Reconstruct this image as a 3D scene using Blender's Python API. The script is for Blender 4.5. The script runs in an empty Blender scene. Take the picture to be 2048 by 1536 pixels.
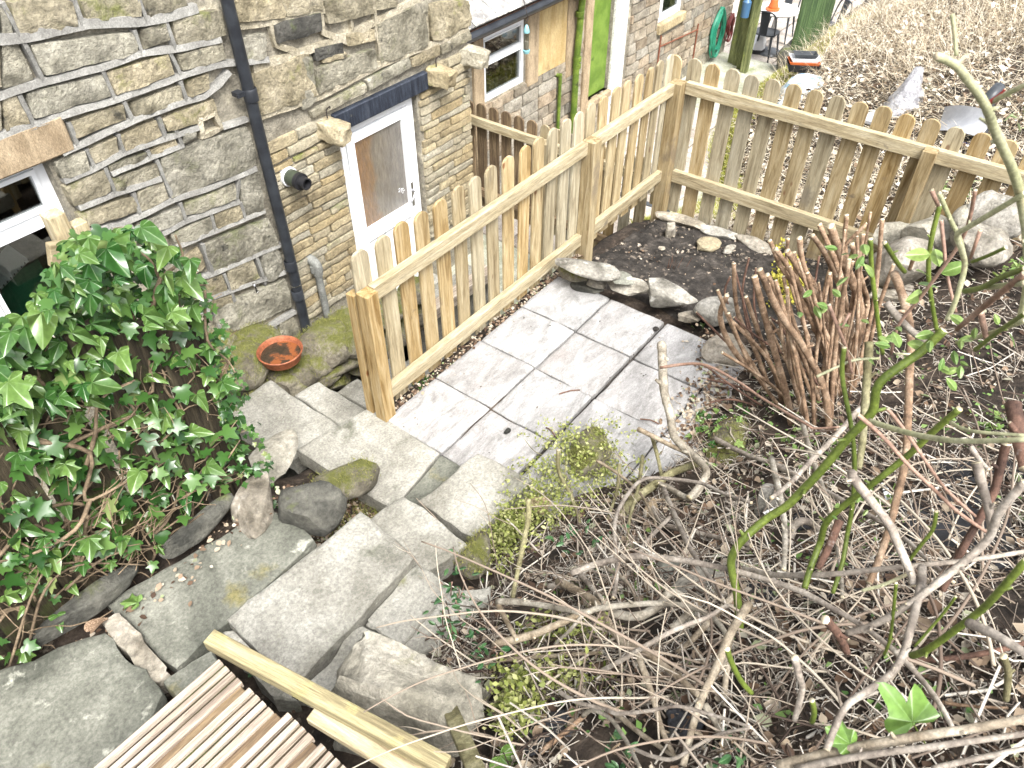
import bpy, math, random
import numpy as np
from mathutils import Vector, Matrix, noise
random.seed(7); rng = np.random.default_rng(7)
SC = bpy.context.scene
COL = SC.collection
R = math.radians

# ------------------------------------------------------------------ camera, light, exposure
CAM_H = 3.25
F_PX, PX0, PY0 = 1550., 1024., 768.
PITCH, AZ = math.atan2(1468., F_PX), R(37.0)
FW = np.array([math.cos(AZ)*math.cos(PITCH), math.sin(AZ)*math.cos(PITCH), -math.sin(PITCH)])
RT = np.array([math.sin(AZ), -math.cos(AZ), 0.])
UP = np.cross(RT, FW)
CPOS = np.array([0., 0., CAM_H])
cd = bpy.data.cameras.new('camera'); cam = bpy.data.objects.new('camera', cd); COL.objects.link(cam)
cd.sensor_width = 36.; cd.lens = F_PX/2048*36; cd.clip_start = .05; cd.clip_end = 500
cam.matrix_world = Matrix(((RT[0], UP[0], -FW[0], 0), (RT[1], UP[1], -FW[1], 0), (RT[2], UP[2], -FW[2], CAM_H), (0, 0, 0, 1)))
cd.dof.use_dof = True; cd.dof.focus_distance = 4.2; cd.dof.aperture_fstop = 9.0
SC.camera = cam

W = bpy.data.worlds.new('World'); SC.world = W; W.use_nodes = True
nt = W.node_tree; bg = nt.nodes['Background']
sky = nt.nodes.new('ShaderNodeTexSky'); sky.sky_type = 'NISHITA'; sky.sun_disc = False
SUN_EL, SUN_AZ = R(56), R(-118)          # sun_az: compass angle of the sun, from +X towards +Y
sky.sun_elevation = SUN_EL; sky.sun_rotation = R(90) - SUN_AZ
sky.air_density = .7; sky.dust_density = 4.0; sky.ozone_density = 1.0
hs = nt.nodes.new('ShaderNodeHueSaturation'); hs.inputs['Saturation'].default_value = .28   # an overcast, nearly white sky
nt.links.new(sky.outputs[0], hs.inputs['Color']); nt.links.new(hs.outputs[0], bg.inputs[0])
bg.inputs[1].default_value = .15
sl = bpy.data.lights.new('sun', 'SUN'); so = bpy.data.objects.new('sun', sl); COL.objects.link(so)
sl.energy = 1.5; sl.angle = R(24); sl.color = (1, .975, .94)
sd = Vector((math.cos(SUN_AZ)*math.cos(SUN_EL), math.sin(SUN_AZ)*math.cos(SUN_EL), math.sin(SUN_EL)))
so.rotation_euler = sd.to_track_quat('Z', 'Y').to_euler()
SC.view_settings.view_transform = 'Standard'; SC.view_settings.look = 'None'
SC.view_settings.gamma = 1; SC.view_settings.use_curve_mapping = False
SC.view_settings.exposure = 1.8

# ------------------------------------------------------------------ picture point -> place in the world
def ray(px, py): return FW + RT*((px-PX0)/F_PX) - UP*((py-PY0)/F_PX)
def Zp(px, py, z=0.):
    d = ray(px, py); return CPOS + d*((z-CPOS[2])/d[2])
def Yp(px, py, y):
    d = ray(px, py); return CPOS + d*((y-CPOS[1])/d[1])
def Xp(px, py, x):
    d = ray(px, py); return CPOS + d*((x-CPOS[0])/d[0])
def Dp(px, py, dep): return CPOS + ray(px, py)*dep
def depth_of(p): return float((np.array(p)-CPOS) @ FW)

# ------------------------------------------------------------------ the lie of the land (thin plate through known heights)
CTRL = np.array([
 (-1,3,.36),(-1,1.5,.42),(-1,0,1.7),(-.5,-1,1.75),(0,0,1.62),(0,2.2,.36),(0,1.2,.48),(.1,.7,.8),(.35,2.3,.36),(.5,1.8,.30),(.95,1.8,.22),(1.1,2.3,.24),(1.45,1.8,-.02),(1.9,1.8,-.14),
 (1.6,2.4,-.2),(1.8,3.0,-.35),(1.0,1.3,.26),(1.5,1.3,.14),(.6,1.2,.38),(.55,.7,.72),
 (2.1,2.4,-.07),(2.1,1.8,-.05),(3,2.4,-.08),(3,1.8,-.07),(3.8,2.4,-.09),(3.8,1.7,-.08),(2.6,1.2,-.05),(3.5,1.25,-.06),
 (2.1,1.35,-.02),(2.5,.95,.06),(3.0,.8,.06),(3.5,.85,.05),
 (1,.5,.92),(1,0,1.28),(1,-.6,1.7),(1.0,-1.5,2.0),(1.5,.8,.55),(2,.5,.52),(2,0,.9),(2,-.8,1.45),(3,.4,.33),(3,0,.6),(3,-.8,1.15),(3.8,.7,.12),(4,.2,.42),(4,-.5,.8),(4.7,.75,.05),
 (4.6,1.5,-.12),(4.3,2.2,-.1),(4.9,2.2,-.2),(5.3,2.4,-.27),(5.3,1.6,-.24),(5.3,1.0,-.14),(5.4,.4,.16),(5.4,0,.42),(5.4,-.8,.8),
 (6,2.5,-.62),(6,1.6,-.42),(6,.6,-.1),(6,-.5,.4),(7,2.7,-1.1),(7,2.1,-.75),(7,1,-.25),(7,0,.15),(8,3.0,-1.45),(8,2.5,-1.0),(8,1.8,-.6),(8,.8,-.15),
 (9.5,3.75,-1.5),(9.5,3.2,-1.0),(9.5,2.2,-.6),(9.5,1,-.1),(9.5,-.5,.5),(12,3.85,-1.45),(12,3.3,-.85),(12,2,-.3),(12,0,.5),(16,3.9,-1.4),(16,3.2,-.7),(16,0,.8),(12,-4,1.8),(18,-4,2.2),(5,-4,2.4),(1,-4,2.6),(-2,-4,2.4)], dtype=float)
def _tps(r2): return np.where(r2 > 1e-9, r2*np.log(np.maximum(r2, 1e-9)), 0.)
def _fit(c):
    n = len(c); d2 = ((c[:, None, :2]-c[None, :, :2])**2).sum(-1)
    A = np.zeros((n+3, n+3)); A[:n, :n] = _tps(d2)+np.eye(n)*.003
    P = np.c_[np.ones(n), c[:, :2]]; A[:n, n:] = P; A[n:, :n] = P.T
    return np.linalg.solve(A, np.r_[c[:, 2], np.zeros(3)])
_w = _fit(CTRL)
GX0, GX1, GY0, GY1, GD = -3., 18., -5., 5.5, .05
_gx = np.arange(GX0, GX1+GD, GD); _gy = np.arange(GY0, GY1+GD, GD)
_XX, _YY = np.meshgrid(_gx, _gy, indexing='ij')
_H = np.full(_XX.shape, _w[len(CTRL)])
_H += _w[len(CTRL)+1]*_XX + _w[len(CTRL)+2]*_YY
for _i, (_a, _b, _c) in enumerate(CTRL): _H += _w[_i]*_tps((_XX-_a)**2+(_YY-_b)**2)
def ground(x, y):
    x = np.asarray(x, float); y = np.asarray(y, float)
    u = np.clip((x-GX0)/GD, 0, len(_gx)-1.001); v = np.clip((y-GY0)/GD, 0, len(_gy)-1.001)
    i = u.astype(int); j = v.astype(int); fu = u-i; fv = v-j
    return (_H[i, j]*(1-fu)*(1-fv)+_H[i+1, j]*fu*(1-fv)+_H[i, j+1]*(1-fu)*fv+_H[i+1, j+1]*fu*fv)
_T = np.arange(.5, 14, .01)
def Gp(px, py, h=0.):
    P = CPOS + ray(px, py)*_T[:, None]
    b = P[:, 2] < ground(P[:, 0], P[:, 1])+h
    k = int(np.argmax(b)) if b.any() else len(_T)-1
    return P[k]

# ------------------------------------------------------------------ objects
def tag(o, label=None, cat=None, group=None, kind=None):
    if label: o['label'] = label
    if cat: o['category'] = cat
    if group: o['group'] = group
    if kind: o['kind'] = kind
    return o
def thing(name, label, cat, loc=(0, 0, 0), group=None):
    o = bpy.data.objects.new(name, None); COL.objects.link(o); o.location = loc; o.empty_display_size = .1
    return tag(o, label, cat, group)
def link(name, me, parent=None, loc=None, rot=None, scale=None):
    o = bpy.data.objects.new(name, me); COL.objects.link(o)
    if loc is not None: o.location = loc
    if rot is not None: o.rotation_euler = rot
    if scale is not None: o.scale = scale
    if parent is not None:
        o.parent = parent
        o.matrix_parent_inverse = parent.matrix_basis.inverted()   # children keep their own place in the world
    return o
class MB:
    def __init__(s): s.v = []; s.f = []; s.mi = []
    def add(s, vs, fs, m=0):
        n = len(s.v); s.v += [tuple(map(float, p)) for p in vs]; s.f += [tuple(n+i for i in f) for f in fs]; s.mi += [m]*len(fs)
    def box(s, a, b, m=0):
        x0, y0, z0 = a; x1, y1, z1 = b
        s.add([(x0,y0,z0),(x1,y0,z0),(x1,y1,z0),(x0,y1,z0),(x0,y0,z1),(x1,y0,z1),(x1,y1,z1),(x0,y1,z1)],
              [(0,3,2,1),(4,5,6,7),(0,1,5,4),(1,2,6,5),(2,3,7,6),(3,0,4,7)], m)
    def mesh(s, name, mats, smooth=False, angle=None):
        me = bpy.data.meshes.new(name); me.from_pydata(s.v, [], s.f)
        for m in (mats if isinstance(mats, (list, tuple)) else [mats]): me.materials.append(m)
        if any(s.mi): me.polygons.foreach_set('material_index', s.mi)
        if smooth or angle: me.polygons.foreach_set('use_smooth', [True]*len(me.polygons))
        if angle: me.set_sharp_from_angle(angle=R(angle))
        me.update(); return me
    def tube(s, pts, rad, sides=7, sub=3, m=0, cap=1, rough=0.):
        P = [Vector(p) for p in pts]; n0 = len(P)
        rad = [rad]*n0 if np.isscalar(rad) else list(np.interp(np.linspace(0, 1, n0), np.linspace(0, 1, len(rad)), rad))
        Q, RR = [], []
        if sub > 1 and n0 > 2:
            for i in range(n0-1):
                a, b, c, d = P[max(i-1, 0)], P[i], P[i+1], P[min(i+2, n0-1)]
                for k in range(sub):
                    t = k/sub
                    Q.append(.5*((2*b)+(c-a)*t+(2*a-5*b+4*c-d)*t*t+(3*b-a-3*c+d)*t**3)); RR.append(rad[i]*(1-t)+rad[i+1]*t)
            Q.append(P[-1]); RR.append(rad[-1])
        else: Q, RR = P, rad
        nrm = None; base = len(s.v); rings = []
        for i, q in enumerate(Q):
            t = (Q[min(i+1, len(Q)-1)]-Q[max(i-1, 0)])
            t = t.normalized() if t.length > 1e-9 else Vector((0, 0, 1))
            if nrm is None:
                nrm = t.orthogonal().normalized()
            else:
                nrm = (nrm-t*nrm.dot(t)); nrm = nrm.normalized() if nrm.length > 1e-6 else t.orthogonal().normalized()
            bi = t.cross(nrm); ring = []
            for k in range(sides):
                a = 2*math.pi*k/sides
                r = RR[i]*(1+(random.uniform(-rough, rough) if rough else 0))
                ring.append(tuple(q+(nrm*math.cos(a)+bi*math.sin(a))*r))
            rings.append(ring)
        vs = [p for r_ in rings for p in r_]; fs = []
        for i in range(len(Q)-1):
            for k in range(sides):
                k2 = (k+1) % sides
                fs.append((i*sides+k, i*sides+k2, (i+1)*sides+k2, (i+1)*sides+k))
        s.add(vs, fs, m)
        n = len(Q)
        s.f += [tuple(base+k for k in range(sides))[::-1], tuple(base+(n-1)*sides+k for k in range(sides))]; s.mi += [cap, cap]
    def lathe(s, prof, c=(0, 0, 0), n=28, m=0):
        vs = []; fs = []
        for (r, z) in prof:
            for k in range(n):
                a = 2*math.pi*k/n; vs.append((c[0]+r*math.cos(a), c[1]+r*math.sin(a), c[2]+z))
        for i in range(len(prof)-1):
            for k in range(n):
                k2 = (k+1) % n; fs.append((i*n+k, i*n+k2, (i+1)*n+k2, (i+1)*n+k))
        s.add(vs, fs, m)
def bigmesh(name, V, Fa, mat):
    """many small alike faces: V (n,3), Fa (m,k)"""
    me = bpy.data.meshes.new(name); m, k = Fa.shape
    me.vertices.add(len(V)); me.vertices.foreach_set('co', np.ascontiguousarray(V, np.float32).ravel())
    me.loops.add(m*k); me.loops.foreach_set('vertex_index', np.ascontiguousarray(Fa, np.int32).ravel())
    me.polygons.add(m); me.polygons.foreach_set('loop_start', np.arange(0, m*k, k, dtype=np.int32)); me.polygons.foreach_set('loop_total', np.full(m, k, np.int32))
    for x in (mat if isinstance(mat, (list, tuple)) else [mat]): me.materials.append(x)
    me.update(calc_edges=True); me.validate(); return me
def rotm(yaw, pitch, roll):
    cy_, sy_ = np.cos(yaw), np.sin(yaw); cp, sp = np.cos(pitch), np.sin(pitch); cr, sr = np.cos(roll), np.sin(roll)
    M = np.empty((len(yaw), 3, 3))
    M[:, 0, 0] = cy_*cp; M[:, 0, 1] = cy_*sp*sr-sy_*cr; M[:, 0, 2] = cy_*sp*cr+sy_*sr
    M[:, 1, 0] = sy_*cp; M[:, 1, 1] = sy_*sp*sr+cy_*cr; M[:, 1, 2] = sy_*sp*cr-cy_*sr
    M[:, 2, 0] = -sp; M[:, 2, 1] = cp*sr; M[:, 2, 2] = cp*cr
    return M
def scatter(name, tv, tf, P, M, S, mat):
    tv = np.array(tv, float); tf = np.array(tf, int); n = len(P)
    S = np.asarray(S, float); S = S[:, None, None] if S.ndim == 1 else S[:, None, :]
    V = np.einsum('nij,nkj->nki', M, tv[None]*S)+P[:, None, :]
    Fa = tf[None]+np.arange(n)[:, None, None]*len(tv)
    return bigmesh(name, V.reshape(-1, 3), Fa.reshape(-1, tf.shape[1]), mat)

# ------------------------------------------------------------------ materials
MAT = {}
def pmat(name, ramp, scale=6., stretch=(1, 1, 1), detail=8., rough=.85, bump=.4, bscale=45., bdist=.006, var=.25, hue=0., moss=None, spots=None,
         spec=.35, island=False, distort=.3, lichen=None, knots=None, trans=0., grain=None, tight=.6):
    m = bpy.data.materials.new(name); m.use_nodes = True; t = m.node_tree; N = t.nodes; L = t.links
    b = N['Principled BSDF']; b.inputs['Roughness'].default_value = rough; b.inputs['Specular IOR Level'].default_value = spec
    tc = N.new('ShaderNodeTexCoord'); oi = N.new('ShaderNodeObjectInfo')
    if island:
        ge = N.new('ShaderNodeNewGeometry'); rnd = ge.outputs['Random Per Island']
    else: rnd = oi.outputs['Random']
    mu = N.new('ShaderNodeMath'); mu.operation = 'MULTIPLY'; mu.inputs[1].default_value = 37.; L.new(rnd, mu.inputs[0])
    ad = N.new('ShaderNodeVectorMath'); ad.operation = 'ADD'; L.new(tc.outputs['Object'], ad.inputs[0]); L.new(mu.outputs[0], ad.inputs[1])
    mp = N.new('ShaderNodeMapping'); mp.inputs['Scale'].default_value = stretch; L.new(ad.outputs[0], mp.inputs[0]); co = mp.outputs[0]
    def noi(sc, det=8., dis=0., src=co, rg=.6):
        n = N.new('ShaderNodeTexNoise'); n.inputs['Scale'].default_value = sc; n.inputs['Detail'].default_value = det
        n.inputs['Distortion'].default_value = dis; n.inputs['Roughness'].default_value = rg; L.new(src, n.inputs['Vector']); return n.outputs['Fac']
    def rmp(fac, stops):
        r = N.new('ShaderNodeValToRGB'); e = r.color_ramp.elements
        while len(e) < len(stops): e.new(.5)
        for q, (p, c) in zip(e, stops): q.position = p; q.color = (*c, 1) if len(c) == 3 else c
        L.new(fac, r.inputs[0]); return r.outputs[0]
    def mix(fac, a, bc, mode='MIX'):
        x = N.new('ShaderNodeMix'); x.data_type = 'RGBA'; x.blend_type = mode
        if hasattr(fac, 'links'): L.new(fac, x.inputs[0])
        else: x.inputs[0].default_value = fac
        for s_, q in ((x.inputs[6], a), (x.inputs[7], bc)):
            if hasattr(q, 'links'): L.new(q, s_)
            else: s_.default_value = (*q, 1)
        return x.outputs[2]
    f = noi(scale, detail, distort)
    if island and not stretch != (1, 1, 1): pass
    col = rmp(f, [(.5+(p_-.5)*tight, c_) for p_, c_ in ramp]) if not island else rmp(rnd, ramp)
    if grain is None and not island and bump > .15: grain = (bscale*1.6, .62, 1.18)
    if spots:       # (colour, scale, threshold)
        for (c, sc, th) in spots:
            s_ = rmp(noi(sc, 6., .2, ad.outputs[0]), [(th, (0, 0, 0)), (min(th+.09, 1), (1, 1, 1))]); col = mix(s_, col, c)
    if knots:
        v = N.new('ShaderNodeTexVoronoi'); v.inputs['Scale'].default_value = knots[0]
        m2 = N.new('ShaderNodeMapping'); m2.inputs['Scale'].default_value = (1, 1, .45); L.new(ad.outputs[0], m2.inputs[0]); L.new(m2.outputs[0], v.inputs['Vector'])
        s_ = rmp(v.outputs['Distance'], [(0, (1, 1, 1)), (knots[1]*.6, (1, 1, 1)), (knots[1], (0, 0, 0))]); col = mix(s_, col, knots[2])
    if grain:       # fine mottling of the colour itself, at two sizes
        for sc_, a_, b_ in ((grain[0], grain[1], grain[2]), (grain[0]*.3, (grain[1]+1)/2, (grain[2]+1)/2)):
            g_ = rmp(noi(sc_, 6., .1, co, .75), [(.36, (a_,)*3), (.64, (b_,)*3)]); col = mix(1., col, g_, 'MULTIPLY')
    if lichen:
        s_ = rmp(noi(lichen[1], 10., .6, ad.outputs[0], .75), [(lichen[2], (0, 0, 0)), (lichen[2]+.05, (1, 1, 1))]); col = mix(s_, col, lichen[0])
    if moss:        # (colour, scale, threshold, how much it favours upward faces)
        g2 = N.new('ShaderNodeNewGeometry'); sx = N.new('ShaderNodeSeparateXYZ'); L.new(g2.outputs['Normal'], sx.inputs[0])
        k = N.new('ShaderNodeMath'); k.operation = 'MULTIPLY_ADD'; L.new(sx.outputs['Z'], k.inputs[0]); k.inputs[1].default_value = moss[3]
        L.new(noi(moss[1], 8., .4, ad.outputs[0], .7), k.inputs[2])
        s_ = rmp(k.outputs[0], [(moss[2], (0, 0, 0)), (min(moss[2]+.12, 1), (1, 1, 1))])
        col = mix(s_, col, mix(noi(60., 4., 0., ad.outputs[0]), tuple(x*.6 for x in moss[0]), tuple(x*1.35 for x in moss[0])))
    if var:
        k = N.new('ShaderNodeMapRange'); L.new(rnd, k.inputs[0]); k.inputs[3].default_value = 1-var; k.inputs[4].default_value = 1+var
        hsn = N.new('ShaderNodeHueSaturation'); L.new(col, hsn.inputs['Color']); L.new(k.outputs[0], hsn.inputs['Value'])
        if hue:
            k2 = N.new('ShaderNodeMath'); k2.operation = 'MULTIPLY'; k2.inputs[1].default_value = 7.31; L.new(rnd, k2.inputs[0])
            k3 = N.new('ShaderNodeMath'); k3.operation = 'FRACT'; L.new(k2.outputs[0], k3.inputs[0])
            k4 = N.new('ShaderNodeMapRange'); L.new(k3.outputs[0], k4.inputs[0]); k4.inputs[3].default_value = .5-hue; k4.inputs[4].default_value = .5+hue; L.new(k4.outputs[0], hsn.inputs['Hue'])
            k5 = N.new('ShaderNodeMapRange'); L.new(k3.outputs[0], k5.inputs[0]); k5.inputs[3].default_value = 1.25; k5.inputs[4].default_value = .65; L.new(k5.outputs[0], hsn.inputs['Saturation'])
        col = hsn.outputs[0]
    L.new(col, b.inputs['Base Color'])
    if bump:
        bn = N.new('ShaderNodeBump'); bn.inputs['Strength'].default_value = min(1., bump*1.3); bn.inputs['Distance'].default_value = bdist*1.8
        L.new(noi(bscale, 10., .2, co, .7), bn.inputs['Height']); L.new(bn.outputs[0], b.inputs['Normal'])
    if trans:
        tr = N.new('ShaderNodeBsdfTranslucent'); ms = N.new('ShaderNodeMixShader'); ms.inputs[0].default_value = trans
        L.new(col, tr.inputs[0]); L.new(b.outputs[0], ms.inputs[1]); L.new(tr.outputs[0], ms.inputs[2])
        L.new(ms.outputs[0], N['Material Output'].inputs[0])
    MAT[name] = m; return m
def plain(name, c, rough=.5, spec=.5, metal=0.):
    m = bpy.data.materials.new(name); m.use_nodes = True; b = m.node_tree.nodes['Principled BSDF']
    b.inputs['Base Color'].default_value = (*c, 1); b.inputs['Roughness'].default_value = rough; b.inputs['Metallic'].default_value = metal; b.inputs['Specular IOR Level'].default_value = spec
    MAT[name] = m; return m
STONE = [(.2, (.17, .15, .10)), (.42, (.31, .28, .195)), (.58, (.41, .37, .265)), (.8, (.50, .455, .34))]
pmat('wall_stone', STONE, 5., bump=.9, bscale=20., bdist=.03, var=.16, hue=.010, moss=((.20, .21, .075), 3.2, .58, .04), spots=[((.09, .085, .065), 7., .62), ((.5, .46, .36), 13., .66)])
pmat('dark_stone', [(.3, (.035, .035, .03)), (.7, (.11, .105, .09))], 5., bump=.8, bscale=30, bdist=.02, var=.2, moss=((.10, .13, .03), 3., .58, .05))
pmat('coursed_stone', [(.2, (.25, .21, .135)), (.45, (.38, .325, .21)), (.8, (.49, .43, .29))], 5., bump=.8, bscale=30., bdist=.012, var=.13, hue=.008, moss=((.19, .21, .07), 2.5, .61, .04), spots=[((.12, .105, .075), 8., .68)])
pmat('brick_stone', [(.2, (.17, .14, .10)), (.45, (.31, .265, .195)), (.8, (.43, .375, .29))], 7., bump=.7, bscale=35., bdist=.012, var=.2, hue=.012, spots=[((.09, .08, .065), 7., .64), ((.38, .26, .14), 5., .70)])
pmat('mortar', [(.3, (.22, .20, .155)), (.7, (.36, .33, .26))], 8., bump=.9, bscale=40., bdist=.012, var=.0, spots=[((.55, .50, .38), 3., .56), ((.16, .17, .07), 2., .66)])
pmat('pale_mortar', [(.3, (.42, .37, .26)), (.7, (.60, .54, .41))], 8., bump=1., bscale=35., bdist=.02, var=.1)
pmat('grey_pointing', [(.3, (.19, .185, .168)), (.7, (.29, .285, .26))], 7., bump=.5, bscale=60., bdist=.004, var=.12, moss=((.16, .18, .07), 2.5, .66, .0))
pmat('window_stone', [(.3, (.28, .21, .13)), (.7, (.44, .345, .225))], 4., (3, 3, 1), bump=.5, var=.1)
pmat('new_wood', [(.2, (.18, .128, .06)), (.42, (.30, .235, .126)), (.6, (.375, .305, .178)), (.8, (.44, .375, .24))], 3.2, (9, 9, .8), detail=6., rough=.75, bump=.25, bscale=14., bdist=.003, var=.17, hue=.012, distort=.9, grain=(22., .78, 1.1),
     knots=(5.5, .085, (.17, .095, .045)), spots=[((.23, .185, .12), 3., .62), ((.13, .105, .075), 5., .70)])
pmat('rail_wood', [(.2, (.25, .195, .11)), (.5, (.41, .345, .215)), (.8, (.50, .44, .31))], 3.2, (9, 9, .8), detail=6., rough=.75, bump=.25, bscale=14., bdist=.003, var=.08, distort=.9, spots=[((.17, .14, .10), 6., .65), ((.40, .26, .12), 5., .7)])
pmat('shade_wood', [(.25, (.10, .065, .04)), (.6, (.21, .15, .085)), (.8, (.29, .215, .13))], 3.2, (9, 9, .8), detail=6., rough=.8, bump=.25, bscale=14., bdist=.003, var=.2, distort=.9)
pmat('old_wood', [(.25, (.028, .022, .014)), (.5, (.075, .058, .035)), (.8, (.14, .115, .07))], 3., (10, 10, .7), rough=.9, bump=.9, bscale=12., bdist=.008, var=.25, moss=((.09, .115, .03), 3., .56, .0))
pmat('deck_wood', [(.15, (.17, .13, .10)), (.42, (.36, .295, .23)), (.62, (.48, .415, .335)), (.85, (.56, .50, .42))], 3., (12, 12, .6), rough=.85, bump=.4, bscale=14., bdist=.003, var=.12, distort=.8)
pmat('green_timber', [(.3, (.07, .085, .03)), (.7, (.20, .215, .09))], 3., (9, 9, .8), bump=.4, bscale=14., var=.25, moss=((.20, .24, .04), 3., .58, .0))
pmat('lichen_timber', [(.3, (.20, .165, .09)), (.6, (.36, .31, .17)), (.8, (.44, .40, .25))], 3., (12, 12, .6), bump=.4, bscale=14., var=.05, spots=[((.40, .355, .16), 7., .54)])
pmat('cut_wood', [(.3, (.50, .42, .27)), (.7, (.66, .58, .42))], 20., bump=.2)
pmat('flag', [(.2, (.17, .162, .132)), (.5, (.29, .28, .24)), (.8, (.38, .37, .325))], 3.2, bump=.5, bscale=50., bdist=.004, var=.10, rough=.9, spots=[((.125, .125, .095), 2.4, .58), ((.43, .42, .37), 12., .66), ((.10, .095, .075), 30., .70)], moss=((.14, .14, .06), 2.6, .69, .05))
pmat('dark_flag', [(.25, (.085, .088, .07)), (.5, (.17, .172, .14)), (.75, (.27, .27, .225))], 2.2, bump=.5, bscale=45., bdist=.004, var=.1, rough=.85, distort=.8, spots=[((.42, .42, .35), 9., .6), ((.20, .18, .08), 3., .62)])
pmat('patio_slab', [(.2, (.215, .21, .20)), (.5, (.325, .318, .308)), (.8, (.40, .393, .384))], 3.0, (1., 2.4, 1), grain=(70., .74, 1.14), bump=.8, bscale=5., bdist=.009, var=.05, hue=.01, rough=.85, distort=1.6, spots=[((.17, .165, .155), 6., .66), ((.30, .285, .27), 2.2, .60), ((.36, .36, .36), 9., .66)])
pmat('rock', [(.25, (.15, .135, .105)), (.5, (.33, .305, .25)), (.75, (.47, .44, .38))], 5., bump=.8, bscale=24., bdist=.014, var=.18, hue=.01, spots=[((.55, .53, .47), 9., .62), ((.12, .11, .085), 6., .66)])
pmat('pale_rock', [(.2, (.25, .235, .185)), (.5, (.40, .375, .305)), (.8, (.50, .47, .395))], 5., bump=.8, bscale=22., bdist=.016, var=.08, moss=((.16, .16, .06), 3., .66, .05), spots=[((.16, .145, .11), 6., .66)])
pmat('mossy_rock', [(.3, (.12, .105, .075)), (.7, (.32, .29, .22))], 5., bump=.9, bscale=28., bdist=.015, var=.15, moss=((.125, .13, .035), 5., .60, .20))
pmat('dark_rock', [(.3, (.05, .05, .042)), (.7, (.15, .145, .12))], 5., bump=.8, bscale=24., bdist=.015, var=.15, moss=((.12, .14, .04), 4., .66, .12))
pmat('moss_fuzz', [(0, (.09, .10, .02)), (.5, (.17, .18, .04)), (1, (.27, .26, .08))], island=True, bump=0, var=0, rough=.95)
pmat('yellow_moss', [(0, (.18, .20, .03)), (.5, (.30, .31, .06)), (1, (.42, .40, .13))], island=True, bump=0, var=0, rough=.95)
pmat('bark_pale', [(.2, (.15, .12, .08)), (.5, (.32, .275, .205)), (.8, (.48, .43, .34))], 14., bump=.7, bscale=60., bdist=.003, var=.18, hue=.01, spots=[((.12, .13, .05), 9., .66)])
pmat('bark_grey', [(.2, (.13, .105, .085)), (.5, (.29, .25, .205)), (.8, (.47, .425, .36))], 14., bump=.5, bscale=60., bdist=.002, var=.18)
pmat('bark_brown', [(.2, (.10, .06, .035)), (.5, (.26, .17, .105)), (.8, (.46, .345, .24))], 16., bump=.7, bscale=60., bdist=.003, var=.18, spots=[((.44, .33, .23), 20., .62)])
pmat('bark_red', [(.25, (.06, .033, .023)), (.75, (.18, .10, .07))], 14., bump=.7, bscale=50., bdist=.003, var=.15, spots=[((.6, .57, .52), 7., .66)])
pmat('bark_mossy', [(.3, (.13, .115, .055)), (.55, (.25, .23, .12)), (.8, (.36, .33, .2))], 14., bump=.8, bscale=50., bdist=.004, var=.15)
pmat('stem_green', [(.2, (.07, .10, .014)), (.8, (.15, .195, .035))], 8., bump=.2, bscale=60., bdist=.001, var=.15, rough=.5, spots=[((.20, .15, .06), 6., .68)])
pmat('stem_light', [(.2, (.27, .28, .14)), (.8, (.48, .47, .31))], 8., bump=.2, bscale=60., bdist=.001, var=.1, rough=.5, spots=[((.42, .35, .22), 6., .6)])
pmat('stem_pink', [(.3, (.22, .13, .09)), (.7, (.36, .24, .18))], 8., bump=.3, bscale=60., bdist=.001, var=.1, rough=.6)
pmat('vine', [(.2, (.08, .055, .032)), (.8, (.30, .225, .145))], 14., bump=.5, bscale=60., bdist=.002, var=.25)
pmat('earth', [(.3, (.022, .019, .016)), (.6, (.06, .052, .045)), (.8, (.12, .105, .09))], 9., bump=1., bscale=30., bdist=.02, var=0)
pmat('litter_twig', [(0, (.035, .022, .016)), (.3, (.08, .058, .043)), (.5, (.23, .19, .15)), (.72, (.46, .42, .355)), (1, (.64, .60, .52))], island=True, bump=0, var=0)
pmat('litter_leaf', [(0, (.045, .027, .018)), (.28, (.13, .08, .05)), (.5, (.28, .205, .14)), (.7, (.38, .31, .225)), (.88, (.48, .43, .35)), (1, (.22, .28, .13))], island=True, bump=0, var=0, trans=.15)
pmat('straw', [(0, (.16, .11, .065)), (.3, (.40, .33, .22)), (.65, (.62, .55, .42)), (1, (.76, .70, .57))], island=True, bump=0, var=0, trans=.15)
pmat('chip', [(0, (.03, .025, .02)), (.6, (.12, .10, .08)), (.85, (.24, .20, .155)), (1, (.42, .37, .30))], island=True, bump=0, var=0)
pmat('weed_leaf', [(0, (.06, .13, .03)), (.5, (.12, .22, .05)), (1, (.24, .34, .12))], island=True, bump=0, var=0, rough=.5, trans=.25)
pmat('lime_leaf', [(0, (.15, .19, .04)), (.5, (.32, .355, .10)), (1, (.50, .50, .24))], island=True, bump=0, var=0, rough=.55, trans=.3)
pmat('gold_leaf', [(0, (.30, .27, .04)), (.5, (.46, .42, .06)), (1, (.60, .54, .12))], island=True, bump=0, var=0, rough=.6, trans=.25)
pmat('black_cloth', [(.3, (.022, .023, .026)), (.7, (.05, .052, .058))], 6., bump=.4, bscale=120., bdist=.002, rough=.75, var=.1, spots=[((.12, .11, .095), 7., .64)])
pmat('terracotta', [(.3, (.20, .06, .025)), (.7, (.38, .13, .06))], 8., bump=.2, rough=.6, var=.1)
pmat('saucer_water', [(.35, (.028, .02, .012)), (.52, (.05, .03, .018)), (.62, (.20, .065, .022))], 9., bump=.1, rough=.25, var=0, spec=.5)
pmat('pipe_black', [(.3, (.018, .02, .024)), (.7, (.032, .036, .042))], 10., bump=.05, rough=.38, var=.1)
pmat('pipe_grey', [(.3, (.16, .165, .15)), (.7, (.26, .265, .245))], 10., bump=.2, rough=.6, var=.1)
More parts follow.
